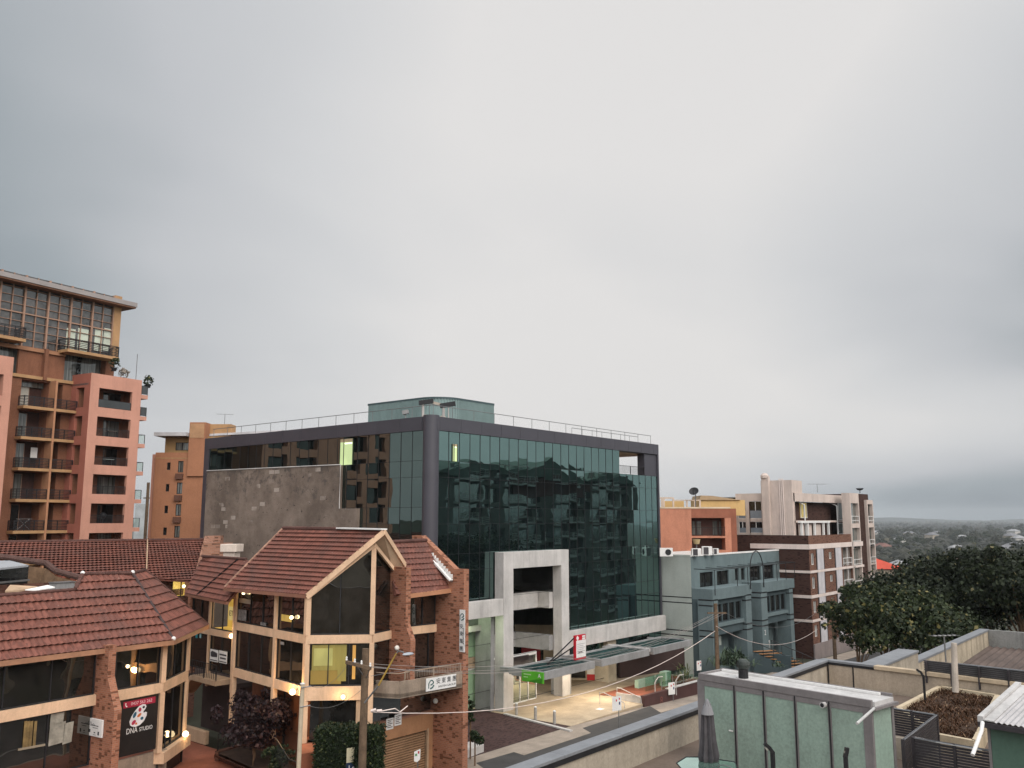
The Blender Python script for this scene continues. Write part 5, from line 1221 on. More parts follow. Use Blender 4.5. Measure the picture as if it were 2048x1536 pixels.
obj('rear_coping', MB().box(WORLD, TX + 4, txr, TY + 6.6, TY + 7, tz - .8, tz + .1), m_white, tb_)
pzt = FPj.z(1425, 1179); pzb = FPj.z(1425, 1201); px0, px1 = TX, FPj.s(1588, 1155)
cxa, cxb = FPj.s(1504, 1200), FPj.s(1524, 1200)
pj = MB().box(FPj, px0, cxa, -2.3, 0, pzb, pzt).box(FPj, cxb, px1, -2.3, 0, pzb, pzt); obj('front_block', pj, m_teal, tb_)
zc0 = -1.5
for u0, u1 in ((1425, 1437), (1493, 1504), (1524, 1536), (1581, 1588)): obj('front_pier', MB().box(FPj, FPj.s(u0, 1230), FPj.s(u1, 1230), -1.6, -.02, zc0, pzb - .002), m_teal, tb_)
for v in (1201, 1212, 1263, 1275):
    z = FPj.z(1425, v)
    for u0, u1 in ((1425, 1437), (1493, 1504), (1524, 1536), (1581, 1588)): obj('groove_line', MB().box(FPj, FPj.s(u0, 1230) - .02, FPj.s(u1, 1230) + .02, -1.5, .0, z - .06, z + .06), m_black, tb_)
for u0, u1 in ((1437, 1493), (1536, 1581)):
    a, b = FPj.s(u0, 1225), FPj.s(u1, 1225); wz1, wz0 = FPj.z(1440, 1210), FPj.z(1440, 1246)
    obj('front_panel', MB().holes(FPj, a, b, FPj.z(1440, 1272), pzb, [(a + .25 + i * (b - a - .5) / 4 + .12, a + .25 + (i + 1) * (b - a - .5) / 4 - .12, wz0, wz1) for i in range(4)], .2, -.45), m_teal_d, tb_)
    for i in range(4): bay(FPj, a + .25 + i * (b - a - .5) / 4 + .12, a + .25 + (i + 1) * (b - a - .5) / 4 - .12, wz0, wz1, 0, tb_, m_dark, n=-.62, t=.08)
    obj('sill_band', MB().box(FPj, a, b, -.45, -.25, wz0 - .45, wz0 - .1), m_teal, tb_)
obj('entry_recess', MB().box(FPj, cxa, cxb, -2.2, -2.1, -1.5, pzb + .6), m_dark, tb_); obj('maroon_panel', MB().box(FPj, cxa, cxb, -2.0, -1.9, pzb + .0, pzt - .2), M('maroon_panel_paint', (.12, .05, .04), .7), tb_)
obj('undercroft', MB().box(FPj, px0 + .5, px1, -3.2, -3.1, -1.5, FPj.z(1440, 1270)), M('dark_undercroft', (.035, .04, .042), .8, .3, .5), tb_)
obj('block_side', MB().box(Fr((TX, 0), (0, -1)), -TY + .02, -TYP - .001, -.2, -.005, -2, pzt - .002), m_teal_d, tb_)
# wire arch and pergola
ar = MB(); ax0, ax1 = FPj.s(1499.5, 1175), FPj.s(1526, 1170); za0, za1 = FPj.z(1500, 1178), FPj.z(1513, 1102)
arc = [FPj.p(ax0, .1, za0)] + [FPj.p((ax0 + ax1) / 2 - (ax1 - ax0) / 2 * math.cos(t), .1, za0 + (za1 - za0) * (.45 + .55 * math.sin(t))) for t in [math.pi * i / 14 for i in range(15)]] + [FPj.p(ax1, .1, za0)]
ar.tube(arc, .06, 6); obj('wire_arch', ar, m_black, tb_)
pg_ = MB(); zp = FPj.z(1427, 1140)
pg_.tube([FPj.p(FPj.s(1427, 1140), .1, zp), FPj.p(px1 + .4, .1, zp)], .045, 5)
for i in range(9):
    a = FPj.s(1427, 1140) + (px1 - FPj.s(1427, 1140)) * i / 8; pg_.tube([FPj.p(a, .2, zp), FPj.p(a, -2.2, zp + .03)], .04, 5)
    if i in (0, 2, 3, 6, 7, 8): pg_.tube([FPj.p(a, .1, zp), FPj.p(a, .1, pzt - .6 if i == 0 else pzt + .02)], .04, 5)
obj('pergola', pg_, m_black, tb_)
for i, (ch, u, v, s) in enumerate((('2', 1532, 1265, .8), ('9', 1540, 1284, .6), ('1', 1540, 1293, .6))): text(ch, s, FPj, FPj.s(u - 2, v), .03, FPj.z(u, v), m_white, 'street_number', tb_)
obj('red_banner', MB().box(FPj, FPj.s(1440, 1290), FPj.s(1447, 1290), -1.0, -.9, FPj.z(1443, 1306), FPj.z(1443, 1277)), m_red, tb_)
obj('green_panel', MB().box(FPj, FPj.s(1447, 1290), FPj.s(1466, 1290), -1.4, -1.3, FPj.z(1450, 1296), FPj.z(1450, 1276)), m_pale, tb_)
# entry stair, timber treads; orange light on them is put into the colour
sx0, sx1 = FPj.s(1508, 1320), FPj.s(1540, 1320)
stp = MB(); zst = FPj.z(1515, 1305)
stairs = thing('entry_stair', 'orange lit timber entry steps with black handrails in front of the teal offices', 'stairs', (96, 39, -1.2))
m_tread = M('orange_lit_tread', (.38, .20, .09), .7, .25, 2)
t0, t1 = W(1523, 1300, z=1.2), W(1575, 1350, z=-1.0)
fwd = (t1 - t0); run = Vector((.1, -1, 0))
sA, sB = W(1506, 1302, z=1.2), W(1540, 1300, z=1.2)
wd_ = (sB - sA); wd_.z = 0
for i in range(9):
    o = sA + run * (.42 * i) + wd_.normalized() * (.22 * i) - Vector((0, 0, .24 * i)); L_ = wd_.normalized() * wd_.length * 1.15
    obj('tread', MB().prism([o, o + L_, o + L_ + run * .36, o + run * .36], (0, 0, -.07)), m_tread, stairs)
hr = MB()
for s in (0, 1.0):
    o = sA + wd_ * s * 1.1; e = o + run * 3.8 + wd_.normalized() * 1.9 - Vector((0, 0, 2.1))
    hr.tube([o + Vector((0, 0, 1)), e + Vector((0, 0, 1))], .04, 5)
    for k in range(6): q = o + (e - o) * (k / 5); hr.tube([q - Vector((0, 0, .2)), q + Vector((0, 0, 1))], .03, 5)
obj('handrail', hr, m_black, stairs)
obj('stringer', MB().prism([sA - Vector((0, 0, .15)), sA + run * 3.8 + wd_.normalized() * 1.98 - Vector((0, 0, 2.25)), sA + run * 3.8 + wd_.normalized() * 1.98 - Vector((0, 0, 2.5)), sA - Vector((0, 0, 2.4))], wd_ * 1.12), m_teal_d, stairs)
pw0, pw1 = W(1538, 1308, z=.9), W(1580, 1312, z=.9); FPw = Fr(pw0, pw1 - pw0)
tag(obj('planter_wall', MB().box(FPw, 0, (pw1.xy - pw0.xy).length, -.3, 0, -2, .9), m_teal_d), 'low dark teal planter wall beside the timber entry steps', 'planter wall')
# air conditioners and bits on the teal roof
def acu(u0, u1, v0, v1, d, label, fan=True):
    c0, c1 = W(u0, v1, d=d), W(u1, v1, d=d); F = Fr(c0, c1 - c0); w = (c1.xy - c0.xy).length; h = W(u0, v0, d=d).z - c0.z
    if F.n.dot(_FW) > 0: F.n = -F.n
    t = thing('air_conditioner', label, 'air conditioner', F.p(w / 2, 0, c0.z), 'air conditioning units on the teal roof')
    obj('case', MB().box(F, 0, w, -.5, 0, c0.z, c0.z + h), m_white, t, bevel=.02)
    if fan:
        q = F.p(w * .64, .012, c0.z + h * .5); rr = min(h, w) * .36
        obj('fan', MB().prism([q + F.e * rr * math.cos(k / 16 * 6.2832) + Vector((0, 0, rr * math.sin(k / 16 * 6.2832))) for k in range(16)], F.n * .02), m_black, t)
    else: obj('grille', MB().box(F, w * .12, w * .62, .005, .02, c0.z + h * .08, c0.z + h * .92), M('dark_grille', (.06, .055, .06), .6) if 'dark_grille' not in bpy.data.materials else bpy.data.materials['dark_grille'], t)
acu(1320, 1346, 1096, 1113, 92, 'air conditioner with round fan at the left edge of the teal roof')
acu(1384, 1403, 1097, 1112, 92, 'plain pale air conditioner box at the corner of the teal roof', False)
acu(1405, 1425, 1093, 1110, 94, 'air conditioner with a dark double grille on the teal roof', False)
acu(1427, 1438, 1097, 1109, 95, 'smallest pale air conditioner on the teal roof', False)
tubp = W(1393, 1088, d=95)
tt = thing('roof_tub', 'yellowish round tub on a stand above the teal roof', 'tub', (tubp.x, tubp.y, tz - .6))
obj('tub', MB().lathe(tubp, [(.30, 0), (.42, .45), (.45, .5)], 14), M('straw_tub', (.5, .38, .2), .7), tt); obj('stand', MB().tube([(tubp.x, tubp.y, tz - .6), tubp], .07, 6), m_rail, tt)
# ------------------------------------------------------------------ brown and pink flats
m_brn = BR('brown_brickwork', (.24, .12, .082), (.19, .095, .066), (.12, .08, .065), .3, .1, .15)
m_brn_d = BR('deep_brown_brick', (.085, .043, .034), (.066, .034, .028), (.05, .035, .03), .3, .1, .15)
m_pink = M('pinkish_render', (.58, .485, .43), .85, .1, .4, .35, .1)
m_bandw = M('pale_pink_band', (.70, .60, .55), .8, .08, .5, .2)
BX, BY = 105.63, 40.02
FBf, FBs = Fr((0, BY), (1, 0)), Fr((BX, 0), (0, -1))
ab = thing('brown_flats', 'stepped block of flats in brown brick with pale bands and a pinkish top storey', 'apartment building', (112, 44, -1.5))
xR = FBf.s(1705, 1081)
zp_ = FBf.z(1617, 1071)
bz = [(FBf.z(1617, a), FBf.z(1617, b)) for a, b in ((1099, 1089), (1147, 1142), (1198, 1192), (1247, 1242))]
fz = bz[0][0] - bz[1][0]
sw_ = []
for k in range(4):
    z1 = bz[0][0] - k * fz
    for u0, u1, a, b in ((1622, 1628, .25, 1.5), (1658, 1664, .25, 1.0)): sw_.append((FBf.s(u0, 1110), FBf.s(u1, 1110), z1 - .35 - b, z1 - .35 - a + .1))
bl0, bl1 = FBf.s(1685, 1100), FBf.s(1703, 1100)
bh = [(bl0, bl1, bz[0][0] - k * fz - fz + .35, bz[0][0] - k * fz - .02) for k in range(4)]
obj('front_wall', MB().holes(FBf, BX, xR, -5, zp_, sw_ + bh, .25), m_brn, ab)
for h in sw_: bay(FBf, h[0], h[1], h[2], h[3], 1, ab, m_dark_curtain, n=-.15, fr=m_white, t=.09)
for h in bh:
    w = obj('balcony_glass', MB().box(FBf, h[0], h[1], -.9, -.85, h[2], h[3]), m_dark_curtain, ab)
    k = MB().rail(FBf, h[0] + .03, h[1] - .03, -.02, h[2], 1.05, 4, 1, .07, 3); k.box(FBf, (h[0] + h[1]) / 2 - .04, (h[0] + h[1]) / 2 + .04, -.06, .03, h[2], h[3]); obj('balcony_railing', k, m_white, ab)
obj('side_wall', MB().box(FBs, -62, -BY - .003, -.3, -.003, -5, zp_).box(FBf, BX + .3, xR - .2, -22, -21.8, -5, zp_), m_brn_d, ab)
bd = MB()
for i, (z0, z1) in enumerate(bz): bd.box(FBf, BX - .02, xR + .02, -.02, .12, z0, z1).box(FBs, -62 if i else -FBs.s(1501, 1090) * -1, -BY + .1, -.02, .11, z0, z1)
obj('pale_band', bd, m_bandw, ab)
m_vp = M('white_grey_panel', (.56, .54, .56), .75, .1, .8, .3)
for u0, u1 in ((1634, 1646), (1671, 1682)):
    a, b = FBf.s(u0, 1120), FBf.s(u1, 1120)
    for k in range(4): obj('pale_panel', MB().box(FBf, a, b, -.02, .09, (bz[k + 1][1] if k < 3 else bz[3][0] - fz) + .02, bz[k][0] - .01), m_vp, ab)
dpi = MB()
for u in (1647.5, 1670, 1633): a = FBf.s(u, 1120); dpi.box(FBf, a - .1, a + .1, .0, .05, -4, bz[0][0])
obj('dark_joint', dpi, m_black, ab)
obj('base_storey', MB().box(FBf, BX - .05, xR, .0, .16, -5, FBf.z(1617, 1292)), M('grey_pink_base', (.25, .21, .20), .85, .15, .4, .3), ab)
obj('roof_terrace', MB().box(WORLD, BX + .3, xR, BY + .3, 62, zp_ - 1.1, zp_ - 1), m_conc_grey, ab)
# upper pinkish storeys
UX, UY = 107.0, 42.0
FUs, FUf = Fr((UX, 0), (0, -1)), Fr((0, UY), (1, 0))
ztop = FUf.z(1600, 986)
a0 = FUs.s(1471, 1000)
uw = rects(FUs, [(1476, 1491, 1002, 1037), (1498, 1523, 1002, 1037), (1478, 1492, 1043, 1066), (1499, 1525, 1043, 1066)])
obj('upper_side', MB().holes(FUs, a0, -UY, zp_ - 1.2, ztop, uw, .15), m_pink, ab)
for r in uw:
    bay(FUs, r[0], r[1], r[2], r[3], 1, ab, m_dark, n=-.1, t=.08, fr=m_white)
    hh = r[3] - r[2]; obj('spandrel_panel', MB().box(FUs, r[0] + .05, r[1] - .05, -.08, -.04, r[2] + .05, r[2] + hh * (.62 if hh > 2.5 else .45)), M('blue_grey_panel', (.22, .25, .28), .6), ab)
x1u = FUf.s(1703, 1000)
zb1 = FUf.z(1600, 1003)
obj('upper_band', MB().box(FUf, UX, x1u, -.3, 0, zb1, ztop).box(FUf, UX, x1u, -.3, .02, FUf.z(1600, 1045), FUf.z(1600, 1041)), m_pink, ab)
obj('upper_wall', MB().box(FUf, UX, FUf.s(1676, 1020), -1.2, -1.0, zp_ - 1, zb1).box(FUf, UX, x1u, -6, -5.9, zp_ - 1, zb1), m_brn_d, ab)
wpx = rects(FUf, [(1615, 1627, 1005, 1036)])[0]
obj('lit_window', MB().box(FUf, wpx[0], wpx[1], -.99, -.95, wpx[2], wpx[3]), EM('yellow_blind_glow', (.85, .6, .18), .55, .5, 3), ab); bay(FUf, wpx[0], wpx[1], wpx[2], wpx[3], 1, ab, m_clear, n=-.9, fr=m_white)
for u0, u1 in ((1678, 1694),):
    r = rects(FUf, [(u0, u1, 1004, 1040)])[0]; bay(FUf, r[0], r[1], r[2], r[3], 0, ab, m_dark_curtain, n=-.1, fr=m_white, t=.1)
    r2 = rects(FUf, [(1676, 1696, 1046, 1068)])[0]; bay(FUf, r2[0], r2[1], r2[2], r2[3], 1, ab, m_dark, n=-.1, fr=m_white, t=.1)
obj('upper_corner', MB().box(FUf, FUf.s(1696, 1020), x1u, -.25, .01, zp_ - 1, zb1), m_pink, ab)
for u in (1607, 1672): a = FUf.s(u, 1020); obj('downpipe', MB().tube([FUf.p(a, -.9, zb1 + .1), FUf.p(a + .1, .1, zb1 - .4), FUf.p(a + .1, .1, zp_ - 1)], .09, 6), m_white, ab)
pgw = MB()
for u in (1594, 1606, 1620, 1638, 1648): a = FUf.s(u, 1055); pgw.box(FUf, a, a + .25, .4, .65, zp_ - 1, FUf.z(1600, 1043, .5))
pgw.box(FUf, FUf.s(1590, 1045), FUf.s(1650, 1045), .35, .7, FUf.z(1600, 1046, .5), FUf.z(1600, 1042, .5)); obj('terrace_pergola', pgw, m_white, ab)
for u0, u1 in ((1594, 1604), (1611, 1619), (1627, 1637)): obj('privacy_screen', MB().box(FUf, FUf.s(u0, 1060), FUf.s(u1, 1060), .2, .3, zp_ - 1, FUf.z(u0, 1049)), m_pink, ab)
# lift tower and flue
tw0, tw1 = FUs.s(1525, 1000), FUs.s(1587, 1000)
ztw = FUs.z(1540, 961, .35)
obj('lift_tower', MB().box(FUs, tw0, tw1, -.3, .35, zp_ - 1, ztw).box(FUs, tw0, tw1, -3, -.3, ztop - .3, ztw - .003), m_pink, ab)
fz0 = FUs.s(1524, 1000, .9); fz1 = FUs.s(1538, 1000, .9)
obj('flue', MB().box(FUs, fz0, fz1, .36, .9, zp_ - 1, FUs.z(1530, 953, .9)).lathe(FUs.p((fz0 + fz1) / 2 - .1, .63, FUs.z(1530, 953, .9)), [(.5, -.2), (.5, .15), (.25, .42)], 12), m_pink, ab)
pps = MB()
for u in (1560, 1563.5, 1567): a = FUs.s(u, 1000, .45); pps.tube([FUs.p(a, .45, zp_ - 1), FUs.p(a, .45, ztw + .2)], .07, 6)
obj('vent_pipe', pps, m_bandw, ab)
obj('upper_roof', MB().box(WORLD, UX + .1, x1u - .1, UY + .1, UY + 12, ztop - .5, ztop - .4), m_conc_grey, ab)
# right hand bays
def baycol(u0, u1, y, vt, nm, dp=4):
    F = Fr((0, y), (1, 0)); a, b = F.s(u0, 1060), F.s(u1, 1060); zt = F.z(u0, vt)
    hs = []
    for z in [zb1 - .05, zb1 - 3.35] + [q[0] - .02 for q in bz[:4]]:
        hs.append((a + .3, b - .3, z - 2.7, z))
    obj(nm, MB().holes(F, a, b, -5, zt, hs, .5).poly(F.p(a, 0, -5), F.p(a, -dp, -5), F.p(a, -dp, zt), F.p(a, 0, zt)).poly(F.p(a, 0, zt), F.p(b, 0, zt), F.p(b, -dp, zt), F.p(a, -dp, zt)), m_pink if nm == 'pink_bay' else m_brn, ab)
    for h in hs:
        g = obj('balcony_glass', MB().box(F, h[0], h[1], -.45, -.4, h[2], h[3]), m_dark_curtain, ab); k = MB().rail(F, h[0], h[1], -.02, h[2], 1.0, 3, 1, .07, 2); obj('balcony_railing', k, m_white, ab)
    return F, a, b
baycol(1703, 1721, BY - .12, 986, 'pink_bay', 1.1); baycol(1737, 1749, BY + .8, 1000, 'pink_bay')
Fq = Fr((0, BY + 1.2), (1, 0)); obj('recess_wall', MB().box(Fq, Fq.s(1719, 1060), Fq.s(1740, 1060), -5, 0, -5, Fq.z(1725, 988)), m_brn_d, ab)
bb = MB()
for i, (z0, z1) in enumerate(bz): bb.box(FBf, xR + .03, FBf.s(1721, 1060) + .1, -.1, .2, z0, z1)
obj('pale_band', bb, m_bandw, ab)
# ------------------------------------------------------------------ orange block and its yellow penthouse
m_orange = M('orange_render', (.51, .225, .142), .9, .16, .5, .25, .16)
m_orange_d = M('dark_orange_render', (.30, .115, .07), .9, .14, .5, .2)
op_ = W(1318, 1060, d=106); FO = Fr(op_, _RT)
obk = thing('orange_block', 'orange rendered block with recessed balconies and a yellow rooftop penthouse', 'apartment building', (op_.x, op_.y, -2))
ozt = FO.z(1350, 1017); ow0, ow1 = FO.s(1250, 1050), FO.s(1462, 1050)
oh = rects(FO, [(1383, 1450, 1036, 1072), (1384, 1451, 1076, 1100)])
obj('front_wall', MB().holes(FO, ow0, ow1, -4, ozt, oh, 1.8), m_orange, obk)
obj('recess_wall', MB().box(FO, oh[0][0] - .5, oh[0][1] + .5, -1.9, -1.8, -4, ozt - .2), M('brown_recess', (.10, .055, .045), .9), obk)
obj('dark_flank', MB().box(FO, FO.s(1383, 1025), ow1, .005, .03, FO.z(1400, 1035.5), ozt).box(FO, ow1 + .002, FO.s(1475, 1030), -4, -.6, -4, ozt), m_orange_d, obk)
for u0, u1 in ((1390, 1396), (1399, 1408), (1432, 1441), (1445, 1449)): r = rects(FO, [(u0, u1, 1043, 1070)])[0]; obj('balcony_door', MB().box(FO, r[0], r[1], -1.79, -1.7, r[2], r[3]), m_dark_curtain, obk)
obj('balcony_railing', MB().rail(FO, oh[0][0], oh[0][1], -.1, oh[0][2], 1.0, 22, 0, .04, 4), m_black, obk)
obj('coping', MB().box(FO, ow0, ow1, -.2, .06, ozt, ozt + .18), M('cream_coping', (.62, .50, .36), .8), obk)
ph = MB(); m_yel = M('yellow_render', (.60, .40, .17), .85, .1, .6, .15)
y0 = ozt + .18; y1 = FO.z(1440, 1000, -3)
obj('penthouse', MB().box(FO, FO.s(1398, 1010, -3), FO.s(1490, 1010, -3), -8, -3, y0 - 1, y1), m_yel, obk)
obj('penthouse_roof', MB().prism([FO.p(FO.s(1398, 995, -3), -2.8, y1), FO.p(FO.s(1480, 1000, -3), -2.8, y1), FO.p(FO.s(1425, 993, -3), -2.8, y1 + .5), FO.p(FO.s(1401, 993, -3), -2.8, y1 + .55)], -FO.n * 5), M('tan_roof', (.42, .3, .18), .8), obk)
pr2 = MB()
for u in (1322, 1326, 1345, 1372, 1388, 1398): a = FO.s(u, 1005, -2); pr2.box(FO, a, a + .2, -2.1, -1.9, y0 - .6, FO.z(u, 1000, -2) if u > 1345 else FO.z(u, 995, -2))
pr2.box(FO, FO.s(1345, 1000, -2), FO.s(1399, 1000, -2), -2.1, -1.9, FO.z(1370, 1001.5, -2), FO.z(1370, 999.5, -2)).box(FO, FO.s(1310, 996, -2), FO.s(1346, 996, -2), -2.1, -1.9, FO.z(1330, 997.5, -2), FO.z(1330, 994.5, -2)); obj('roof_frame', pr2, M('cream_frame', (.62, .5, .4), .8), obk)
obj('penthouse_back', MB().box(FO, FO.s(1326, 1010, -4), FO.s(1368, 1010, -4), -4.2, -4, y0 - .8, FO.z(1340, 1002, -4)), m_yel, obk)
dsh = thing('satellite_dish', 'dark satellite dish on a tall mast over the orange block', 'satellite dish', W(1391, 1013, d=107))
dc = W(1388, 984, d=107); dn = Vector((-.75, -.2, .6)).normalized(); dt = dn.cross(Vector((0, 0, 1))).normalized(); du = dt.cross(dn)
dm = MB(); rings = []
for i in range(5):
    r = .58 * i / 4 + .01; k = len(dm.v); rings.append(k)
    dm.v += [tuple(dc + (dt * math.cos(j / 16 * 6.2832) + du * math.sin(j / 16 * 6.2832)) * r + dn * (.5 * r * r)) for j in range(16)]
for i in range(4):
    for j in range(16): j2 = (j + 1) % 16; dm.f.append((rings[i] + j, rings[i] + j2, rings[i + 1] + j2, rings[i + 1] + j))
obj('dish', dm, m_black, dsh); obj('mast', MB().tube([W(1391, 1014, d=107), W(1391, 990, d=107), dc], .07, 6), m_rail, dsh); obj('feed_arm', MB().tube([dc - du * .5, dc + dn * .7], .03, 5).tube([dc + du * .5, dc + dn * .7], .02, 5), m_black, dsh)
def aerial(p, h, label, w=1.6, ang=0, els=5):
    t = thing('television_aerial', label, 'aerial', p, 'television aerials on the rooftops'); p = Vector(p)
    obj('mast', MB().tube([p, p + Vector((0, 0, h))], .03, 5), m_rail, t)
    a = Vector((math.cos(ang), math.sin(ang), 0)); b = Vector((-a.y, a.x, 0)); mb = MB().tube([p + Vector((0, 0, h)) - a * w / 2, p + Vector((0, 0, h)) + a * w / 2], .02, 5)
    for i in range(els): c = p + Vector((0, 0, h + .01)) + a * w * (i / (els - 1) - .5); mb.tube([c - b * w * .22, c + b * w * .22], .012, 4)
    obj('antenna', mb, m_rail, t)
aerial(W(1635, 985, d=112), 1.05, 'thin aerial on the pinkish top storey of the brown flats', 2.4, -.8)
aerial(W(449, 850, d=106), 1.3, 'wide aerial on the roof of the rear orange block', 1.9, -.6)
sd2 = thing('satellite_dish', 'small black satellite dish on the right end of the brown flats roof', 'satellite dish', W(1718, 986, d=112))
p_ = W(1720, 986, d=112); obj('dish', MB().lathe(p_ + Vector((0, 0, .35)), [(.5, .25), (.35, .05), (.05, -.05)], 12, .3, 1), m_black, sd2); obj('mast', MB().tube([p_, p_ + Vector((0, 0, .4))], .05), m_black, sd2)
# ------------------------------------------------------------------ orange brick block behind, left of the glass
bp_ = W(350, 950, d=100); FK = Fr(bp_, _RT)
kb_ = thing('rear_orange_block', 'orange brick block of flats behind the left end of the glass offices', 'apartment building', (bp_.x, bp_.y, 0))
k0, k1 = FK.s(308, 960), FK.s(470, 960)
kz = FK.z(330, 917)
kh = []
for i in range(5):
    dz = i * FK.z(340, 925) - i * FK.z(340, 968)
    for u0, u1, v0, v1 in ((334, 341, 925, 940), (356, 367, 922, 945)): kh.append((FK.s(u0, 930), FK.s(u1, 930), FK.z(u0, v1) - dz, FK.z(u0, v0) - dz))
m_kbr = M('orange_brickwork', (.36, .165, .09), .9, .12, .4, .15, .16)
obj('front_wall', MB().holes(FK, k0, k1, 0, FK.z(330, 905), kh, .25), m_kbr, kb_)
for j, h in enumerate(kh): bay(FK, h[0], h[1], h[2], h[3], 0 if j % 2 == 0 else 1, kb_, m_dark if j % 2 == 0 else m_dark_curtain, n=-.15, t=.08)
for j, h in enumerate(kh[1::2]): obj('window_box', MB().box(FK, h[0] - .15, h[1] + .05, .0, .3, h[2] - .75, h[2] - .12), M('brown_box', (.13, .06, .04), .8) if j == 0 else bpy.data.materials['brown_box'], kb_)
obj('string_course', MB().box(FK, k0, k1, .0, .03, kz - .02, kz + .1), m_ochre, kb_)
obj('attic', MB().holes(FK, FK.s(326, 890), k1, FK.z(330, 905) - .2, FK.z(330, 872), [rects(FK, [(347, 373, 884, 900)])[0]], .2, -.6), M('ochre_attic', (.36, .22, .10), .85), kb_)
r = rects(FK, [(347, 373, 884, 900)])[0]; bay(FK, r[0], r[1], r[2], r[3], 1, kb_, m_dark_curtain, n=-.75, t=.1)
obj('stack', MB().box(FK, FK.s(380, 870), FK.s(412, 870), -3, .25, kz - 2, FK.z(395, 845)), m_kbr, kb_); obj('stack_grille', MB().box(FK, FK.s(382, 860), FK.s(410, 860), .26, .3, FK.z(395, 876), FK.z(395, 848)), M('tan_grille', (.42, .24, .13), .8), kb_)
obj('stack_return', MB().box(FK, FK.s(412, 870), FK.s(455, 860), -3, -1.2, kz - 2, FK.z(430, 846)), m_ochre, kb_)
obj('flat_roof', MB().box(FK, FK.s(314, 870), FK.s(379, 870), -6, .9, FK.z(330, 873), FK.z(330, 866)).prism([FK.p(FK.s(413, 866), -1, FK.z(413, 866)), FK.p(FK.s(560, 858), -1, FK.z(560, 858)), FK.p(FK.s(548, 851), -6, FK.z(548, 851)), FK.p(FK.s(455, 857), -4, FK.z(455, 857))], (0, 0, -.25)), M('pale_roof_edge', (.50, .49, .50), .7), kb_)
obj('upper_wall', MB().box(FK, FK.s(413, 866), FK.s(560, 860), -2.4, -2.2, kz - 3, FK.z(500, 861)), m_kbr, kb_)
for u, m in ((463, None), (516, None)): r = rects(FK, [(u, u + 26, 864, 874)])[0]; obj('upper_window', MB().box(FK, r[0], r[1], -2.19, -2.1, r[2] - .5, r[3]), m_dark, kb_)
obj('side_return', MB().box(FK, k0 - .5, k0 - .003, -2, -.4, 0, FK.z(330, 908)), m_salmon, kb_)
# ------------------------------------------------------------------ flats on the near side of the road: they are what the glass block mirrors
mf = thing('mirrored_flats', 'grey green balcony flats mirrored in the street face of the glass block', 'apartment building', (130, -8, -2))
FN = Fr((0, -6), (-1, 0)); m_gg = M('sage_grey_render', (.16, .16, .145), .85, .15, .3, .2); m_gd = M('maroon_gable', (.10, .035, .03), .85)
x0n, x1n = -164.0, -104.0
hs = []; fh = 3.35
for i in range(8):
    z = -2.5 + i * fh
    for x, w in ((-162, 4), (-156, 7), (-146.5, 2.2), (-142.5, 7), (-133, 2.2), (-129, 8), (-118.5, 2.5), (-114, 7)): hs.append((x, x + w, z + .5, z + fh - .25))
obj('front_wall', MB().holes(FN, x0n, x1n, -4, 22.3, hs, .8), m_gg, mf)
obj('glazing', MB().box(FN, x0n, x1n, -.85, -.8, -4, 22), m_dark_curtain, mf)
sl2 = MB()
for i in range(8):
    for x, w in ((-156, 7), (-142.5, 7), (-129, 8), (-114, 7)): sl2.box(FN, x - .4, x + w + .4, .01, 1.6, -2.5 + i * fh + .1, -2.5 + i * fh + .42).rail(FN, x - .3, x + w + .3, 1.5, -2.5 + i * fh + .42, 1.0, 0, 3, .06, 6)
obj('balcony', sl2, M('pale_balcony', (.5, .5, .48), .7), mf)
rf2 = MB()
for a, b, h in ((-166, -146, 2.2), (-147, -122, 3.6), (-124, -102, 2.6)): rf2.prism([FN.p(a, .8, 22.3), FN.p(b, .8, 22.3), FN.p((a + b) / 2, .8, 22.3 + h)], -FN.n * 14)
obj('gable_roof', rf2, M('slate_green_roof', (.12, .15, .13), .8), mf); obj('gable_front', MB().box(FN, -146, -124, .02, .3, 19.2, 22.25), m_gd, mf)
obj('flank_wall', MB().box(FN, x0n, x1n, -15, -14, -4, 22.3).box(FN, x0n, x0n + .2, -14, -.1, -4, 22.3).box(FN, x1n - .2, x1n, -14, -.1, -4, 22.3), m_gg, mf)
mt = thing('mirrored_tower', 'pale tower with dark windows mirrored at the corner column end of the glass block', 'apartment tower', (95, -12, -2))
FN2 = Fr((0, -9), (-1, 0)); hs = [(x, x + 1.9, -2 + i * 3.3 + .9, -2 + i * 3.3 + 2.6) for i in range(11) for x in (-101.5, -98.2, -94.5, -91)]
obj('front_wall', MB().holes(FN2, -103, -88, -4, 33, hs, .2), M('tan_tower_render', (.38, .33, .27), .85, .1), mt); obj('glazing', MB().box(FN2, -103, -88, -.25, -.2, -4, 32), m_dark, mt); obj('flank_wall', MB().box(FN2, -103, -102.8, -12, -.05, -4, 33).box(FN2, -88.2, -88, -12, -.05, -4, 33), m_gg, mt)

ob2 = thing('own_building', 'pale stepped flats behind the viewpoint, mirrored in the office windows', 'apartment building', (5, -10, 0))
FOw = Fr((0, -7), (-1, 0))
hs = [(x, x + 2.6, z, z + 2.2) for x in (-66, -60, -54, -47, -40, -33, -26, -19, -12, -5, 3, 10, 17, 24) for z in (7.9, 11.1)]
obj('front_wall', MB().holes(FOw, -70, 32, -2, 14.2, hs, .5), M('pale_own_render', (.62, .58, .50), .8, .1), ob2); obj('glazing', MB().box(FOw, -70, 32, -.6, -.55, 0, 14), m_dark, ob2)
obj('balcony', MB().box(FOw, -62, -36, .01, 2.4, 10.2, 11.0).box(FOw, -28, -8, .01, 2.4, 10.2, 11.0), M('white_own_balcony', (.72, .70, .66), .7), ob2)
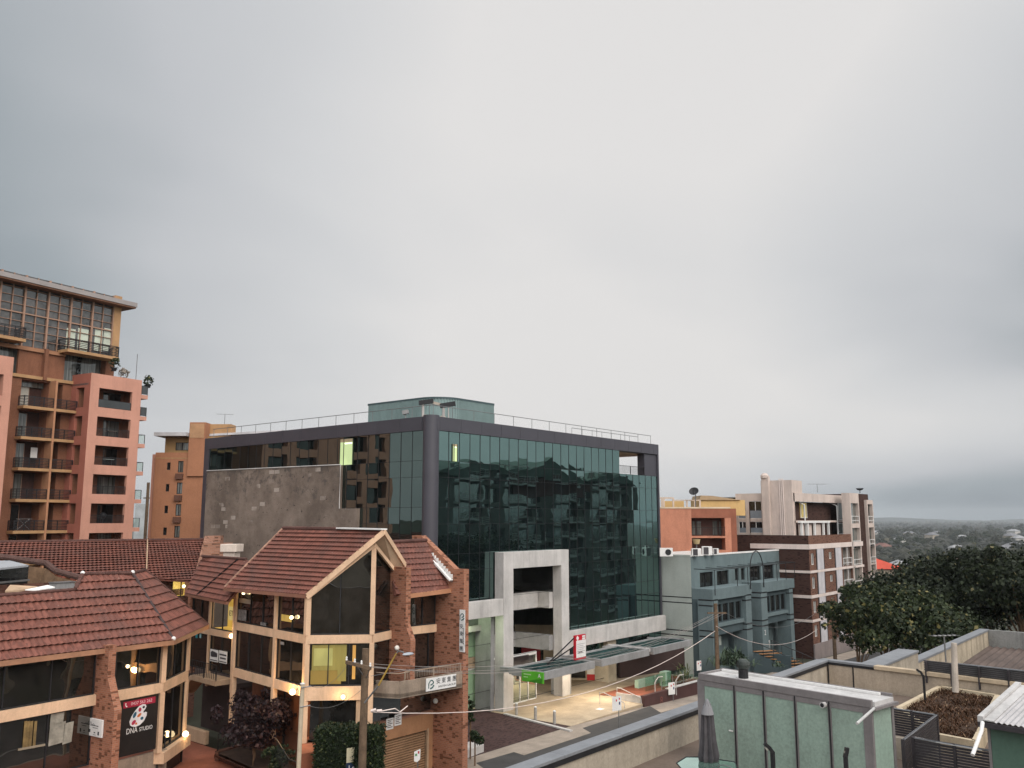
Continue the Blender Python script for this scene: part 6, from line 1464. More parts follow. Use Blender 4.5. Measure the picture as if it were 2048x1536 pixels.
# ------------------------------------------------------------------ our own roof terrace
TZ, TC = 7.5, 8.6
m_par = M('stained_parapet', (.40, .35, .28), .9, .22, .5, .5, .14)
m_cap = M('slate_capping', (.20, .21, .225), .5, .15, 1.2, .1)
m_tfl = M('terrace_screed', (.165, .125, .10), .9, .22, .5, .0, .14)
m_slat = M('charcoal_slat', (.042, .038, .042), .5, .2, 2)
m_shedf = M('zinc_frame', (.20, .185, .185), .55, .15, 1.5, .2)
m_zinc = M('zinc_sheet', (.52, .51, .50), .45, .16, 1.5, .3, .1)
m_frost = M('frosted_green_glass', (.285, .385, .325), .28, .24, .45, .30, .18, spec=.8)
P0, P1, P2 = W(1057, 1536, z=TC), W(1396, 1410, z=TC), W(1655, 1320, z=TC)
e_p = (P2 - P0); e_p.z = 0; e_p.normalize()
FPa = Fr(P2, -e_p); 
if FPa.n.dot(Vector((0, -1, 0))) < 0: FPa.n = -FPa.n      # n points back onto the terrace
pw_ = thing('terrace_parapet', 'long stained parapet with slate capping along the street edge of the roof terrace', 'parapet', FPa.p(12, 0, TZ))
obj('wall', MB().box(FPa, 0, 48, -.42, -.06, -.2, TC - .10), m_par, pw_)
cp = MB(); a = 0
while a < 48: cp.box(FPa, a + .004, a + 2.99, -.5, .02, TC - .09, TC); a += 3
obj('capping', cp, m_cap, pw_, bevel=.01); obj('drip_edge', MB().box(FPa, 0, 48, -.06, .0, TC - .24, TC - .092), m_black, pw_)
P3, P4 = W(1748, 1331, z=TC), W(2048, 1380, z=TC)
e_r = (W(1748, 1331, z=TC) - P2); e_r.z = 0; e_r.normalize()
FPr = Fr(P2, e_r)
if FPr.n.dot(_FW) > 0: FPr.n = -FPr.n
rw_ = thing('terrace_end_wall', 'beige end wall of the roof terrace with dark joints, behind the green glass shed', 'wall', FPr.p(4, 0, TZ))
s3 = FPr.s(1748, 1331)
obj('wall', MB().box(FPr, -.3, 14, -.3, -.03, TZ - 1, TC - .1), M('beige_parapet', (.42, .345, .265), .9, .16, .5, .35, .14), rw_)
obj('capping', MB().box(FPr, -.4, s3 - .01, -.42, .0, TC - .09, TC + .002), m_cap, rw_, bevel=.01); obj('drip_edge', MB().box(FPr, 0, s3, -.03, -.0, TC - .19, TC - .092), m_black, rw_)
obj('pale_coping', MB().box(FPr, s3, 14, -.34, .05, TC - .16, TC), M('sand_coping', (.50, .40, .28), .8, .15, 1, .2), rw_, bevel=.01)
jt = MB()
for u in (1655.5, 1705): a = FPr.s(u, 1350); jt.box(FPr, a, a + .05, -.03, .0, TZ, TC - .19)
obj('expansion_joint', jt, m_black, rw_)
flr = [FPa.p(48, -.1, TZ), FPa.p(0, -.1, TZ), FPr.p(16, .3, TZ), FPr.p(16, .3, TZ) + FPr.n * 40, FPa.p(48, -.1, TZ) + FPr.n * 12]
struct('terrace_floor', MB().poly(*[(p.x, p.y, TZ) for p in flr]), m_tfl)
# ------------------------------------------------------------------ green glass plant shed
S0, S1 = W(1396, 1346, z=10.2), W(1742, 1401, z=10.2)
FSh = Fr(S0, S1 - S0); LS = (S1.xy - S0.xy).length
if FSh.n.dot(_FW) > 0: FSh.n = -FSh.n
dS = abs(Fr(S0, S1 - S0).px(1436, 1337)[0]) * 0 + 1.25
sh = thing('glass_shed', 'long plant shed of frosted green glass with grey frame and pale flat roof', 'shed', FSh.p(LS / 2, -.6, TZ))
zt, zb = 10.2, 10.0
obj('roof_edge', MB().box(FSh, 0, LS, -.09, .0, zb, zt).box(FSh, .02, LS - .002, -dS, -dS + .09, zb, zt + .03).box(FSh, 0, .09, -dS + .09, -.09, zb, zt + .005), m_shedf, sh, bevel=.008)
obj('roof_sheet', MB().box(FSh, .09, LS + .05, -dS + .09, -.09, zb, zt - .05).box(FSh, .6, .64, -dS + .1, -.1, zt - .05, zt - .03), m_zinc, sh)
obj('flashing_strip', MB().box(FSh, .12, LS - .3, -dS + .10, -dS + .17, zt - .045, zt + .02), m_white, sh)
us = [FSh.s(u, 1440) for u in (1403, 1470, 1528.5, 1591, 1659, 1735)]
fr = MB()
for i, a in enumerate(us):
    w = .13 if i in (0, 5) else .05
    fr.box(FSh, a - w, a + w, -.07, -.012, TZ, zb - .002)
fr.box(FSh, 0, LS, -.07, -.02, zb - .16, zb - .003).box(FSh, 0, LS, -.07, -.02, TZ, TZ + .12)
obj('frame', fr, m_shedf, sh)
seal = MB()
for a in us[1:5]: seal.box(FSh, a - .016, a + .016, -.012, .012, TZ, zb - .01)
obj('seal', seal, m_black, sh)
for i in range(5): obj('glass_panel', MB().box(FSh, us[i] + .05, us[i + 1] - .05, -.055, -.035, TZ + .1, zb - .1), m_frost, sh)
FSe = Fr(FSh.p(LS, 0, 0), -FSh.n)
if FSe.n.dot(FSh.e) < 0: FSe.n = -FSe.n
obj('glass_panel', MB().box(FSe, .08, dS - .1, -.05, -.03, TZ, zb - .02), m_frost, sh)
obj('end_frame', MB().box(FSe, 0, .09, -.06, .0, TZ, zb - .004).box(FSe, dS - .12, dS, -.06, .0, TZ, zb - .004).box(FSe, -.05, dS + .02, -.02, .14, zb - .04, zb + .03), m_shedf, sh)
obj('handle', MB().box(FSh, us[1] - .22, us[1] - .08, .0, .03, TZ + 1.15, TZ + 1.18), m_white, sh)
pipe_a = FSh.p(LS - .12, .1, zb - .12)
wp_ = thing('white_drain_pipe', 'short white pipe sticking out at the right corner of the green shed', 'pipe', FSh.p(LS, .3, 9.4))
obj('pipe', MB().tube([W(1748, 1417, d=24.0), W(1714, 1447, d=22.9)], .036, 10), M('grey_pvc', (.46, .46, .45), .5, .1, 3), wp_)
# roof turbine
tq = W(1487, 1357, z=zt - .05)
tv = thing('turbine_vent', 'dark ribbed turbine vent turning on the pale shed roof', 'vent', tq)
obj('neck', MB().lathe(tq, [(.15, 0), (.15, .28), (.17, .30)], 16), m_black, tv)
obj('base_plate', MB().lathe(tq, [(.26, 0), (.26, .015)], 4), m_zinc, tv)
vn = MB()
for k in range(22):
    t = k / 22 * 6.2832; pts = []
    for j in range(7):
        ph = math.pi * (.12 + .76 * j / 6); r = .215 * math.sin(ph); tt2 = t + .5 * (j / 6 - .5); pts.append(tq + Vector((r * math.cos(tt2), r * math.sin(tt2), .42 - .16 * math.cos(ph))))
    for p, q in zip(pts[:-1], pts[1:]):
        n_ = Vector((math.cos(t), math.sin(t), 0)) * .03; tan = Vector((-math.sin(t), math.cos(t), 0)) * .022
        vn.poly(p, q, q + tan + n_ * .3, p + tan + n_ * .3)
vn.lathe(tq + Vector((0, 0, .28)), [(.15, 0), (.19, .06), (.2, .14), (.17, .24), (.10, .295), (.02, .305)], 18)
obj('turbine_head', vn, M('dark_vent', (.045, .055, .05), .45, .2, 3), tv)
cm = W(1651, 1409, d=25.2); wl = thing('wall_light', 'small round grey light fixed near the top of the green shed', 'lamp', cm)
q = PL(1650, 1409, FSh.o, FSh.n); 
def rod(mb, p, d, r0, r1, l): mb.tube([p, p + d * l], r0, 12, r1); return mb
obj('housing', rod(MB(), q, FSh.n, .07, .08, .16), m_zinc, wl); obj('lens', rod(MB(), q + FSh.n * .16, FSh.n, .06, .05, .012), m_black, wl)
# folded parasol, table, chair
up0, up1 = W(1414, 1402, d=26.3), W(1424, 1512, d=26.0)
um = thing('folded_parasol', 'folded grey parasol leaning at the left end of the green shed', 'parasol', (up0.x, up0.y, TZ))
ax = Vector((up0.x, up0.y, 0)); cl_ = MB(); rings = []
prof = [(.05, up0.z), (.09, up0.z - .10), (.15, up0.z - .35), (.15, up0.z - .36), (.17, up0.z - .7), (.20, up0.z - 1.1), (.26, up0.z - 1.5), (.24, up0.z - 1.62)]
for r, z in prof:
    k = len(cl_.v); rings.append(k)
    for j in range(32): t = j / 32 * 6.2832; rr = r * (1 + .22 * math.cos(8 * t)); cl_.v.append((up0.x + rr * math.cos(t), up0.y + rr * math.sin(t), z))
for a, b in zip(rings[:-1], rings[1:]):
    for j in range(32): j2 = (j + 1) % 32; cl_.f.append((a + j, a + j2, b + j2, b + j))
cl_.f.append(tuple(rings[0] + j for j in range(32)))
obj('canopy', cl_, M('grey_cloth', (.075, .07, .075), .9, .25, 3), um)
obj('cap', MB().lathe((up0.x, up0.y, up0.z - .36), [(.185, 0), (.13, .2), (.05, .38), (.02, .42)], 16), M('light_grey_cloth', (.22, .22, .23), .9), um)
obj('pole', MB().tube([(up0.x, up0.y, TZ), (up0.x, up0.y, up0.z - .2)], .028, 8), m_black, um); obj('foot', MB().lathe((up0.x, up0.y, TZ), [(.3, 0), (.3, .06), (.06, .1)], 16), m_black, um)
tbc = [W(1353, 1526, z=TZ + .72), W(1372, 1514, z=TZ + .72), W(1402, 1514, z=TZ + .72), W(1470, 1524, z=TZ + .72), W(1480, 1545, z=TZ + .72), W(1375, 1552, z=TZ + .72)]
tbl = thing('glass_table', 'pale green glass table at the foot of the folded parasol', 'table', (sum(p.x for p in tbc) / 6, sum(p.y for p in tbc) / 6, TZ))
obj('tabletop', MB().prism(tbc, (0, 0, -.02)), GL('table_glass', .25, (.8, 1, .92), (.10, .17, .14), .05, 0, 1, .4), tbl); rm = MB(); rm.tube(tbc + [tbc[0]], .018, 6); obj('rim', rm, m_black, tbl)
for p in (tbc[0], tbc[2], tbc[4], tbc[5]): obj('leg', MB().tube([p + (Vector((tbl.location.x, tbl.location.y, p.z)) - p) * .15, Vector((p.x, p.y, TZ)) + (Vector((tbl.location.x, tbl.location.y, TZ)) - Vector((p.x, p.y, TZ))) * .2], .016, 6), m_black, tbl)
chp = W(1452, 1524, d=24.9)
chr_ = thing('garden_chair', 'black metal chair with hooped back beside the glass table', 'chair', (chp.x, chp.y, TZ))
hb = MB()
for k, h in enumerate((.86, .78, .70)):
    w = .26 - k * .02; hb.tube([Vector((chp.x, chp.y, TZ + h)) + FSh.e * w * math.cos(t) + Vector((0, 0, .10 * math.sin(t))) + FSh.n * .03 * k for t in [math.pi * i / 10 for i in range(11)]], .013, 6)
obj('backrest', hb, m_rail, chr_); obj('seat', MB().box(FSh, *(lambda s: (s - .24, s + .24))((Vector((chp.x, chp.y, 0)) - FSh.o).dot(FSh.e)), *(lambda n: (n, n + .45))((Vector((chp.x, chp.y, 0)) - FSh.o).dot(FSh.n)), TZ + .43, TZ + .46), m_black, chr_)
for a, b in ((-.22, .02), (.22, .02), (-.22, .43), (.22, .43)): q = Vector((chp.x, chp.y, 0)) + FSh.e * a + FSh.n * b; obj('leg', MB().tube([(q.x, q.y, TZ), (q.x, q.y, TZ + (.86 if b < .1 else .44))], .014, 6), m_black, chr_)
# path lights
m_lens_d = M('dull_lens', (.3, .3, .26), .5)
def bollard(px, d, zb, label):
    q = [W(u, v, d=d) for u, v in px]; b = Vector((q[-1].x, q[-1].y, zb))
    t = thing('bollard_light', label, 'bollard light', b, 'black bent path lights on the terrace')
    obj('stem', MB().beam(b, q[-1], .075, .075), m_black, t)
    hd = MB()
    for a, c in zip(q[:-1], q[1:]): hd.beam(a, c + (c - a).normalized() * .03, .075, .075)
    obj('head', hd, m_black, t); m_ = (q[0] + q[1]) / 2
    obj('lens', MB().beam(m_ - _RT * .03 - Vector((0, 0, .03)), q[1] - _RT * .03 - Vector((0, 0, .05)), .06, .04), m_lens_d, t)
bollard([(1529, 1487), (1538, 1495), (1545, 1504)], 19.5, TZ, 'bent black path light standing in front of the middle of the green shed')
bollard([(1694, 1495), (1693, 1503), (1691, 1512)], 19.0, TZ, 'straight black path light in front of the right end of the green shed')
bollard([(1833, 1339), (1841, 1344), (1847, 1353)], 35.7, 8.05, 'bent black path light standing by the end wall, left of the dry planter')
# ------------------------------------------------------------------ slatted screens
def slats(name, a, b, z0, z1, label, sp=.10, posts=3, tz0=None):
    a = Vector(a); b = Vector(b); F = Fr(a, b - a); L_ = (b.xy - a.xy).length
    if F.n.dot(_FW) > 0: F.n = -F.n
    t = thing(name, label, 'fence', F.p(L_ / 2, 0, z0), 'charcoal slatted screens on the terrace'); mb = MB(); z = z0 + .04
    while z < z1 - .03: mb.box(F, .04, L_ - .04, -.012, .012, z, z + sp * .80); z += sp
    obj('slat_panel', mb, m_slat, t); pm = MB()
    for i in range(posts): x = L_ * i / (posts - 1); obj('post', MB().box(F, x - .035, x + .035, -.05, .035, TZ if tz0 is None else tz0, z1 + .02), m_slat, t)
    obj('top_rail', MB().box(F, .036, L_ - .036, -.03, .03, z1 - .012, z1 + .018), m_cap, t); return F, L_
ZF = 9.0
sa, sb, sc, sd2_, se = W(1776, 1415, z=ZF), W(1873, 1430, z=ZF), W(1806, 1480, z=ZF), W(1826, 1477, z=ZF - .02), W(2090, 1521, z=ZF - .02)
slats('slatted_screen', sa, sb, 8.15, ZF, 'rear charcoal slatted screen between the shed and the dry planter', .075)
slats('slatted_screen', sb, sc, 8.1, ZF, 'short charcoal slatted screen coming forward beside the dry planter', .075, 2)
slats('slatted_screen', sd2_, se, TZ, ZF, 'long charcoal slatted screen at the bottom right, in front of the green hut', .075, 4)
lp_ = MB(); lF = Fr(sc, se - sc)
tag(obj('screen_plinth', MB().box(Fr(W(1778, 1478, z=8.1), sc - sa) if False else Fr(sa, sb - sa), 0, (sb.xy - sa.xy).length, -.12, .12, TZ, 8.14), m_par), 'stained low wall under the rear slatted screen', 'plinth')
tag(obj('screen_ledge', MB().prism([sd2_ + Vector((0, 0, .02)), W(1964, 1500, z=ZF), W(1955, 1497, z=ZF) , W(1830, 1473.5, z=ZF)], (0, 0, -.02)), m_zinc), 'thin pale metal ledge along the top of the long slatted screen', 'ledge')
# ------------------------------------------------------------------ dry planter
pzt_ = 8.05
pq = [W(1797, 1417, z=pzt_), W(1880, 1374, z=pzt_), W(1995, 1392, z=pzt_), W(1950, 1484, z=pzt_), W(1876, 1470, z=pzt_)]
pl_ = thing('dry_planter', 'raised planter full of rust brown dry grass beside the right hand hut', 'planter', (sum(p.x for p in pq) / 5, sum(p.y for p in pq) / 5, TZ))
m_sand = M('sand_block', (.52, .43, .30), .85, .2, 1.2, .3)
kb2 = MB()
for a, b in zip(pq, pq[1:] + pq[:1]): kb2.beam(a - Vector((0, 0, .28)), b - Vector((0, 0, .28)), .18, .66)
obj('kerb', kb2, m_sand, pl_); obj('soil', MB().poly(*[p - Vector((0, 0, .10)) for p in pq]), M('dry_soil', (.06, .035, .022), .95, .4, 2), pl_)
rgp = np.random.default_rng(5)
def blades(poly, n, h, w, z, rg, spread=.5):
    poly = [Vector(p) for p in poly]; V = []; F = []; xs = [p.x for p in poly]; ys = [p.y for p in poly]; k = 0; c = 0
    P2_ = [(p.x, p.y) for p in poly]
    def inside(x, y):
        r = False; j = len(P2_) - 1
        for i in range(len(P2_)):
            if (P2_[i][1] > y) != (P2_[j][1] > y) and x < (P2_[j][0] - P2_[i][0]) * (y - P2_[i][1]) / (P2_[j][1] - P2_[i][1]) + P2_[i][0]: r = not r
            j = i
        return r
    while c < n:
        x = rg.uniform(min(xs), max(xs)); y = rg.uniform(min(ys), max(ys))
        if not inside(x, y): continue
        c += 1; cl = noise.noise((x * 1.1, y * 1.1, 3)); hh = h * (.35 + .65 * rg.random()) * (.8 + .7 * cl); t = rg.random() * 6.28; dx, dy = math.cos(t), math.sin(t); ln = spread * hh * rg.random(); t2 = rg.random() * 6.28
        a = Vector((x, y, z)); b = a + Vector((math.cos(t2) * ln, math.sin(t2) * ln, hh)); s = Vector((dx, dy, 0)) * w
        V += [a - s, a + s, b + s * .6, b - s * .6]; F.append((k, k + 1, k + 2, k + 3)); k += 4
    return MB().arr(V, F)
gr_ = obj('dry_grass', blades(pq, 5200, .20, .024, pzt_ - .14, rgp, 1.5), LEAF('dry_grass_blade', (.045, .024, .012), (.115, .055, .028), (.30, .20, .12), .05), pl_); gr_['kind'] = 'stuff'
wp0, wp1 = W(1911, 1384, d=28.6), W(1908, 1286, d=28.6)
ps_ = thing('pale_post', 'pale slightly leaning post rising out of the dry planter', 'post', wp0); obj('shaft', MB().tube([wp0, wp1], .1, 12, .085), M('pale_post_paint', (.46, .40, .34), .8, .15, 2, .4), ps_)
# ------------------------------------------------------------------ right hand hut with corrugated roof
hz = 9.9
h0, h1 = W(1965, 1441, z=hz), W(2048, 1454, z=hz); hR = W(2036, 1371, z=hz + .5)
eH = (h1 - h0); eH.z = 0; LH = eH.length * 2.4; eH.normalize(); upv = hR - h0; upv -= eH * upv.dot(eH)
hw = thing('green_hut', 'green walled rooftop hut with corrugated grey roof at the right edge', 'hut', h0 + eH * 1 - Vector((0, 0, 2.4)))
cor = MB(); n = 120; V = []; Fc = []
for i in range(n + 1):
    s = .28 + (LH - .28) * i / n; w = .018 * math.cos(6.2832 * s / .13)
    for t in (0, 1): V.append(h0 + eH * s + upv * t + Vector((0, 0, w)))
Fc = [(2 * i, 2 * i + 2, 2 * i + 3, 2 * i + 1) for i in range(n)]
obj('corrugated_roof', cor.arr(V, Fc), M('galvanised_corrugated', (.42, .41, .41), .45, .15, 1.2, .15), hw)
obj('barge_flashing', MB().prism([h0 + eH * -.12 + Vector((0, 0, .1)), h0 + eH * .02 + Vector((0, 0, .1)), h0 + eH * .02 + upv + Vector((0, 0, .1)), h0 + eH * -.12 + upv + Vector((0, 0, .1))], (0, 0, -.2)).prism([h0 + eH * .03 + Vector((0, 0, .03)), h0 + eH * .27 + Vector((0, 0, .03)), h0 + eH * .27 + upv + Vector((0, 0, .03)), h0 + eH * .03 + upv + Vector((0, 0, .03))], (0, 0, -.03)), m_zinc, hw)
FH = Fr(h0, eH)
if FH.n.dot(_FW) > 0: FH.n = -FH.n
obj('hut_gutter', MB().box(FH, -.1, LH, -.06, .06, hz - .16, hz - .04), m_slat, hw)
obj('front_wall', MB().box(FH, .1, LH, -.3, -.2, TZ, hz - .1), M('deep_green_panel', (.085, .15, .115), .5, .12, .5, .1), hw); obj('side_wall', MB().prism([FH.p(.02, -.2, TZ), FH.p(.09, -.2, TZ), FH.p(.09, -.2, hz - .05), FH.p(.02, -.2, hz - .05)], upv), m_shedf, hw)
dpp = thing('downpipe', 'bent pale downpipe at the corner of the green hut', 'pipe', W(1944, 1510, d=21.5)); obj('pipe', MB().tube([W(1965, 1445, d=22.2), W(1963, 1462, d=21.9), W(1945, 1510, d=21.4)], .045, 8), m_white, dpp)
# ------------------------------------------------------------------ next roof along the street
nb = thing('neighbour_roof', 'neighbouring low roof with thick grey capped parapet and brown corrugated sheeting', 'building', (54, 8, 0))
obj('thick_parapet', MB().box(WORLD, 41.7, 47.7, 12.85, 13.75, 2, 8.45), m_par, nb); obj('thick_capping', MB().box(WORLD, 41.6, 47.75, 12.8, 13.8, 8.46, 8.56), m_cap, nb, bevel=.01)
obj('street_parapet', MB().box(WORLD, 47.76, 64.2, 12.95, 13.3, 0, 7.92), M('flaking_parapet', (.45, .385, .29), .9, .25, .5, .8, .18), nb); obj('street_capping', MB().box(WORLD, 47.77, 64.3, 12.9, 13.45, 7.93, 8.03), m_cap, nb)
obj('end_parapet', MB().box(WORLD, 64.0, 64.3, -12, 12.94, 0, 8.0), M('mossy_parapet', (.24, .24, .23), .9, .3, .5, .85, .18), nb)
cn = MB(); V = []; n = 300
for i in range(n + 1):
    y = 12.9 - 25 * i / n; w = .05 * math.cos(6.2832 * (12.9 - y) / .42)
    for x, z in ((46.5, 6.5), (63.95, 7.0)): V.append((x, y, z + w))
obj('corrugated_sheet', cn.arr(V, [(2 * i, 2 * i + 2, 2 * i + 3, 2 * i + 1) for i in range(n)]), M('brown_corrugated', (.11, .082, .07), .75, .3, .6, .2), nb)
# louvre fence standing on the end wall
FLv = FPr; f0, f1 = FPr.s(1846, 1345), 13.8
lv = thing('louvre_fence', 'grey louvred fence standing on the end wall in front of the brown corrugated roof', 'fence', FPr.p((f0 + f1) / 2, -.15, TC)); lt = FPr.z(1905, 1327, -.15)
mb = MB(); z = TC + .03
while z < lt - .02: mb.box(FPr, f0, f1, -.17, -.13, z, z + .045); z += .075
obj('louvre_panel', mb, M('louvre_grey', (.085, .082, .085), .5, .15, 2), lv)
for u in (1853, 1903, 1958, 2017): a = FPr.s(u, 1350); obj('post', MB().box(FPr, a - .03, a + .03, -.13, -.0 + .06, TC - .45, lt), m_slat, lv)
obj('top_rail', MB().box(FPr, FPr.s(1905, 1330), f1, -.18, -.1, lt, lt + .04), m_cap, lv)
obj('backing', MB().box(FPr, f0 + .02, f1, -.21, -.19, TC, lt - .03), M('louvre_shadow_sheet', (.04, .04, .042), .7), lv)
aerial(W(1892, 1324, d=34), .95, 'television aerial with flat elements above the louvre fence on the terrace', 1.0, -.7, 6)
# ------------------------------------------------------------------ foliage
rgn = np.random.default_rng(11)
def leaves(blobs, n, size, rg=rgn, flat=.0):
    """leaf quads on the shells of blobs: [(centre, rx, ry, rz)]"""
    w = np.array([b[1] * b[2] + b[2] * b[3] for b in blobs]); idx = rg.choice(len(blobs), n, p=w / w.sum())
    c = np.array([list(b[0]) for b in blobs])[idx]; r = np.array([b[1:] for b in blobs])[idx]
    d = rg.normal(size=(n, 3)); d /= np.linalg.norm(d, axis=1)[:, None]; d[:, 2] = np.abs(d[:, 2]) * np.where(rg.random(n) < .25, -1, 1)
    p = c + d * r * (.62 + .46 * rg.random((n, 1)))
    a = d + rg.normal(size=(n, 3)) * .7; a /= np.linalg.norm(a, axis=1)[:, None]
    t = np.cross(a, rg.normal(size=(n, 3))); t /= np.linalg.norm(t, axis=1)[:, None]; b = np.cross(a, t)
    s = size * (.35 + 1.0 * rg.random((n, 1)) ** 1.5); l = s * 1.5
    V = np.stack([p - t * s * .5, p - b * l * .3 + t * s * .05, p + t * s * .5, p + b * l * .6], 1).reshape(-1, 3)
    F = np.arange(4 * n).reshape(n, 4)
    return MB().arr(V.tolist(), F.tolist())
def crown(c, R_, h, k, rg=rgn, sub=.42):
    out = []
    for i in range(k):
        d = rg.normal(size=3); d /= np.linalg.norm(d); d[2] = d[2] * .8 + .15
        q = Vector(c) + Vector((d[0] * R_ * .74, d[1] * R_ * .74, d[2] * h * .70)); s = R_ * sub * (.45 + .75 * rg.random()); out.append((q, s, s, s * .75))
    for i in range(int(k * .9)):
        d = rg.normal(size=3); d /= np.linalg.norm(d); d[2] = abs(d[2]) * .9; q = Vector(c) + Vector((d[0] * R_ * 1.02, d[1] * R_ * 1.02, d[2] * h * 1.05)); s = R_ * rg.uniform(.10, .20); out.append((q, s, s, s * .8))
    out.append((Vector(c), R_ * .55, R_ * .55, h * .45)); return out
m_lf1 = LEAF('plane_tree_leaf', (.010, .018, .006), (.034, .048, .014), (.20, .17, .06), .06)
m_lf2 = LEAF('dark_tree_leaf', (.008, .014, .006), (.024, .034, .012), (.13, .115, .05), .035)
def tree(name, label, cat, base, c, R_, h, n, size, mat, k=14, group=None, tr=.28):
    t = thing(name, label, cat, base, group); base = Vector(base); c = Vector(c)
    bl = crown(c, R_, h, k); tk = MB().tube([base, base + (c - base) * .35 + Vector((.2, 0, 0)), base + (c - base) * .7, c], tr, 8, tr * .4)
    for q, *_ in bl[:7]: s = base + (c - base) * .55; tk.tube([s, s + (q - s) * .5 + Vector((0, 0, .3)), q], tr * .35, 5, tr * .1)
    obj('trunk', tk, m_bark, t); obj('crown', leaves(bl, n, size), mat, t); return t
for (u, v, d, R_, h, n, lab) in ((1768, 1243, 74, 4.6, 3.0, 12000, 'leafy street tree nearest the brown flats, in front of the red roof'), (1850, 1218, 84, 5.6, 3.6, 20000, 'broad dark street tree left of the middle of the right hand trees'), (1945, 1196, 80, 6.0, 3.8, 20000, 'tall dark street tree rising behind the brown corrugated roof'), (2040, 1184, 76, 5.6, 3.9, 18000, 'dark street tree at the right edge of the view'), (2140, 1180, 82, 6.4, 4.2, 6000, 'dark tree cut by the right edge of the view'), (1830, 1268, 70, 4.4, 2.4, 11000, 'lower spreading tree behind the thick capped parapet')):
    c = W(u, v, d=d); tree('street_tree', lab, 'tree', (c.x, c.y, ground_h(c.x, c.y) - .2), c, R_, h, n, .25, m_lf1 if u < 1840 else m_lf2, 22, 'big trees beyond our terrace')
c = W(1712, 1262, d=66); tree('young_street_tree', 'smaller sparse tree with pale leaf edges beside the timber pole', 'tree', (c.x, c.y, ground_h(c.x) - .1), c, 2.6, 3.0, 3600, .24, m_lf1, 9, tr=.14)
# purple leaved tree in the courtyard
cpt = W(506, 1442, z=3.4)
tree('purple_tree', 'low dark purple leaved tree in the courtyard under the brick office', 'tree', (cpt.x, cpt.y, .4), cpt, 2.35, 1.7, 6500, .17, LEAF('purple_leaf', (.010, .005, .007), (.028, .013, .015), (.06, .03, .028), .05), 13, tr=.12)
# hedge block beside the shutter
hp0, hp1 = W(628, 1500, z=1.4), W(748, 1500, z=1.0)
ha_, hb_ = W(626, 1520, d=48.0), W(752, 1520, d=47.6); F_h = Fr(ha_, hb_ - ha_); Lh = (hb_.xy - ha_.xy).length
hz1 = F_h.z(690, 1460)
hd = thing('clipped_hedge', 'big clipped dark green hedge beside the roller shutter, behind the timber pole', 'hedge', F_h.p(Lh / 2, -.8, .2))
V = []; n = 16000; rg = np.random.default_rng(2); Lb = []
pts = []
while len(pts) < n:
    a, b, z = rg.uniform(0, Lh), rg.uniform(-1.7, 0), rg.uniform(.1, hz1)
    f = [a < .12, a > Lh - .12, b > -.12, z > hz1 - .14]
    if any(f): pts.append(F_h.p(a + rg.normal() * .05, b + rg.normal() * .05, z + rg.normal() * .05))
def leafq(pts, size, rg):
    n = len(pts); p = np.array([list(q) for q in pts]); a = rg.normal(size=(n, 3)); a[:, 2] += .4; a /= np.linalg.norm(a, axis=1)[:, None]
    t = np.cross(a, rg.normal(size=(n, 3))); t /= np.linalg.norm(t, axis=1)[:, None]; b = np.cross(a, t); s = size * (.6 + .8 * rg.random((n, 1)))
    V = np.stack([p - t * s * .5, p - b * s * .5, p + t * s * .5, p + b * s], 1).reshape(-1, 3); return MB().arr(V.tolist(), np.arange(4 * n).reshape(n, 4).tolist())
m_hl = LEAF('hedge_leaf', (.008, .016, .006), (.026, .042, .013), (.07, .08, .025), .06)
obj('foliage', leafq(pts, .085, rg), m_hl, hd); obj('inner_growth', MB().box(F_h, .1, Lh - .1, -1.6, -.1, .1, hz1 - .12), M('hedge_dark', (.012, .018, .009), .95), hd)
def bush(name, label, u, v, d, r, h, n, size, mat, cat='shrub', base=None, k=7):
    c = W(u, v, d=d); b = (c.x, c.y, ground_h(c.x) if base is None else base); t = thing(name, label, cat, b)
    obj('foliage', leaves(crown(c, r, h, k), n, size), mat, t); obj('stem', MB().tube([b, c], .05, 5), m_bark, t); return t
bush('garden_shrub', 'dark shrub in the planter in front of the purple tree', 560, 1520, 50, .9, .8, 1500, .13, m_hl, base=.4)
bush('column_shrub', 'narrow dark shrub against the right side of the brick end wall', 941, 1430, 58.5, .30, 1.3, 700, .12, m_hl, base=0)
bush('low_hedge', 'low dark hedge in a concrete trough right of the brick end wall', 950, 1478, 57, .55, .5, 900, .12, m_hl, 'hedge', base=0)
tr0, tr1 = W(936, 1500, z=.5), W(968, 1488, z=.5); FTr = Fr(tr0, tr1 - tr0)
tag(obj('concrete_trough', MB().box(FTr, -1.0, (tr1 - tr0).length, -1.2, 0, 0, .5), m_conc, bevel=.02), 'grey concrete trough below the low hedge, right of the brick end wall', 'trough')
# spiky plants in front of the teal offices
def spiky(label, u, v, d, r, n, base, mat, w=.07):
    c = W(u, v, d=d); V = []; F = []; rg = np.random.default_rng(int(u)); k = 0
    for i in range(n):
        t = rg.random() * 6.28; el = .25 + 1.1 * rg.random(); l = r * (.6 + .5 * rg.random()); o = Vector((rg.normal() * r * .35, rg.normal() * r * .35, 0)); dr = Vector((math.cos(t) * math.cos(el), math.sin(t) * math.cos(el), math.sin(el))); s = Vector((-math.sin(t), math.cos(t), 0)) * w
        p0 = Vector((c.x, c.y, base)) + o; p1 = p0 + dr * l * .6; p2 = p1 + (dr - Vector((0, 0, .7))).normalized() * l * .5
        V += [p0 - s * .6, p0 + s * .6, p1 + s, p1 - s, p2]; F += [(k, k + 1, k + 2, k + 3), (k + 3, k + 2, k + 4)]; k += 5
    th = thing('spiky_plant', label, 'plant', (c.x, c.y, base), 'strap leaved plants by the entries'); obj('foliage', MB().arr(V, F), mat, th)
m_sp = LEAF('strap_leaf', (.035, .06, .035), (.10, .14, .09))
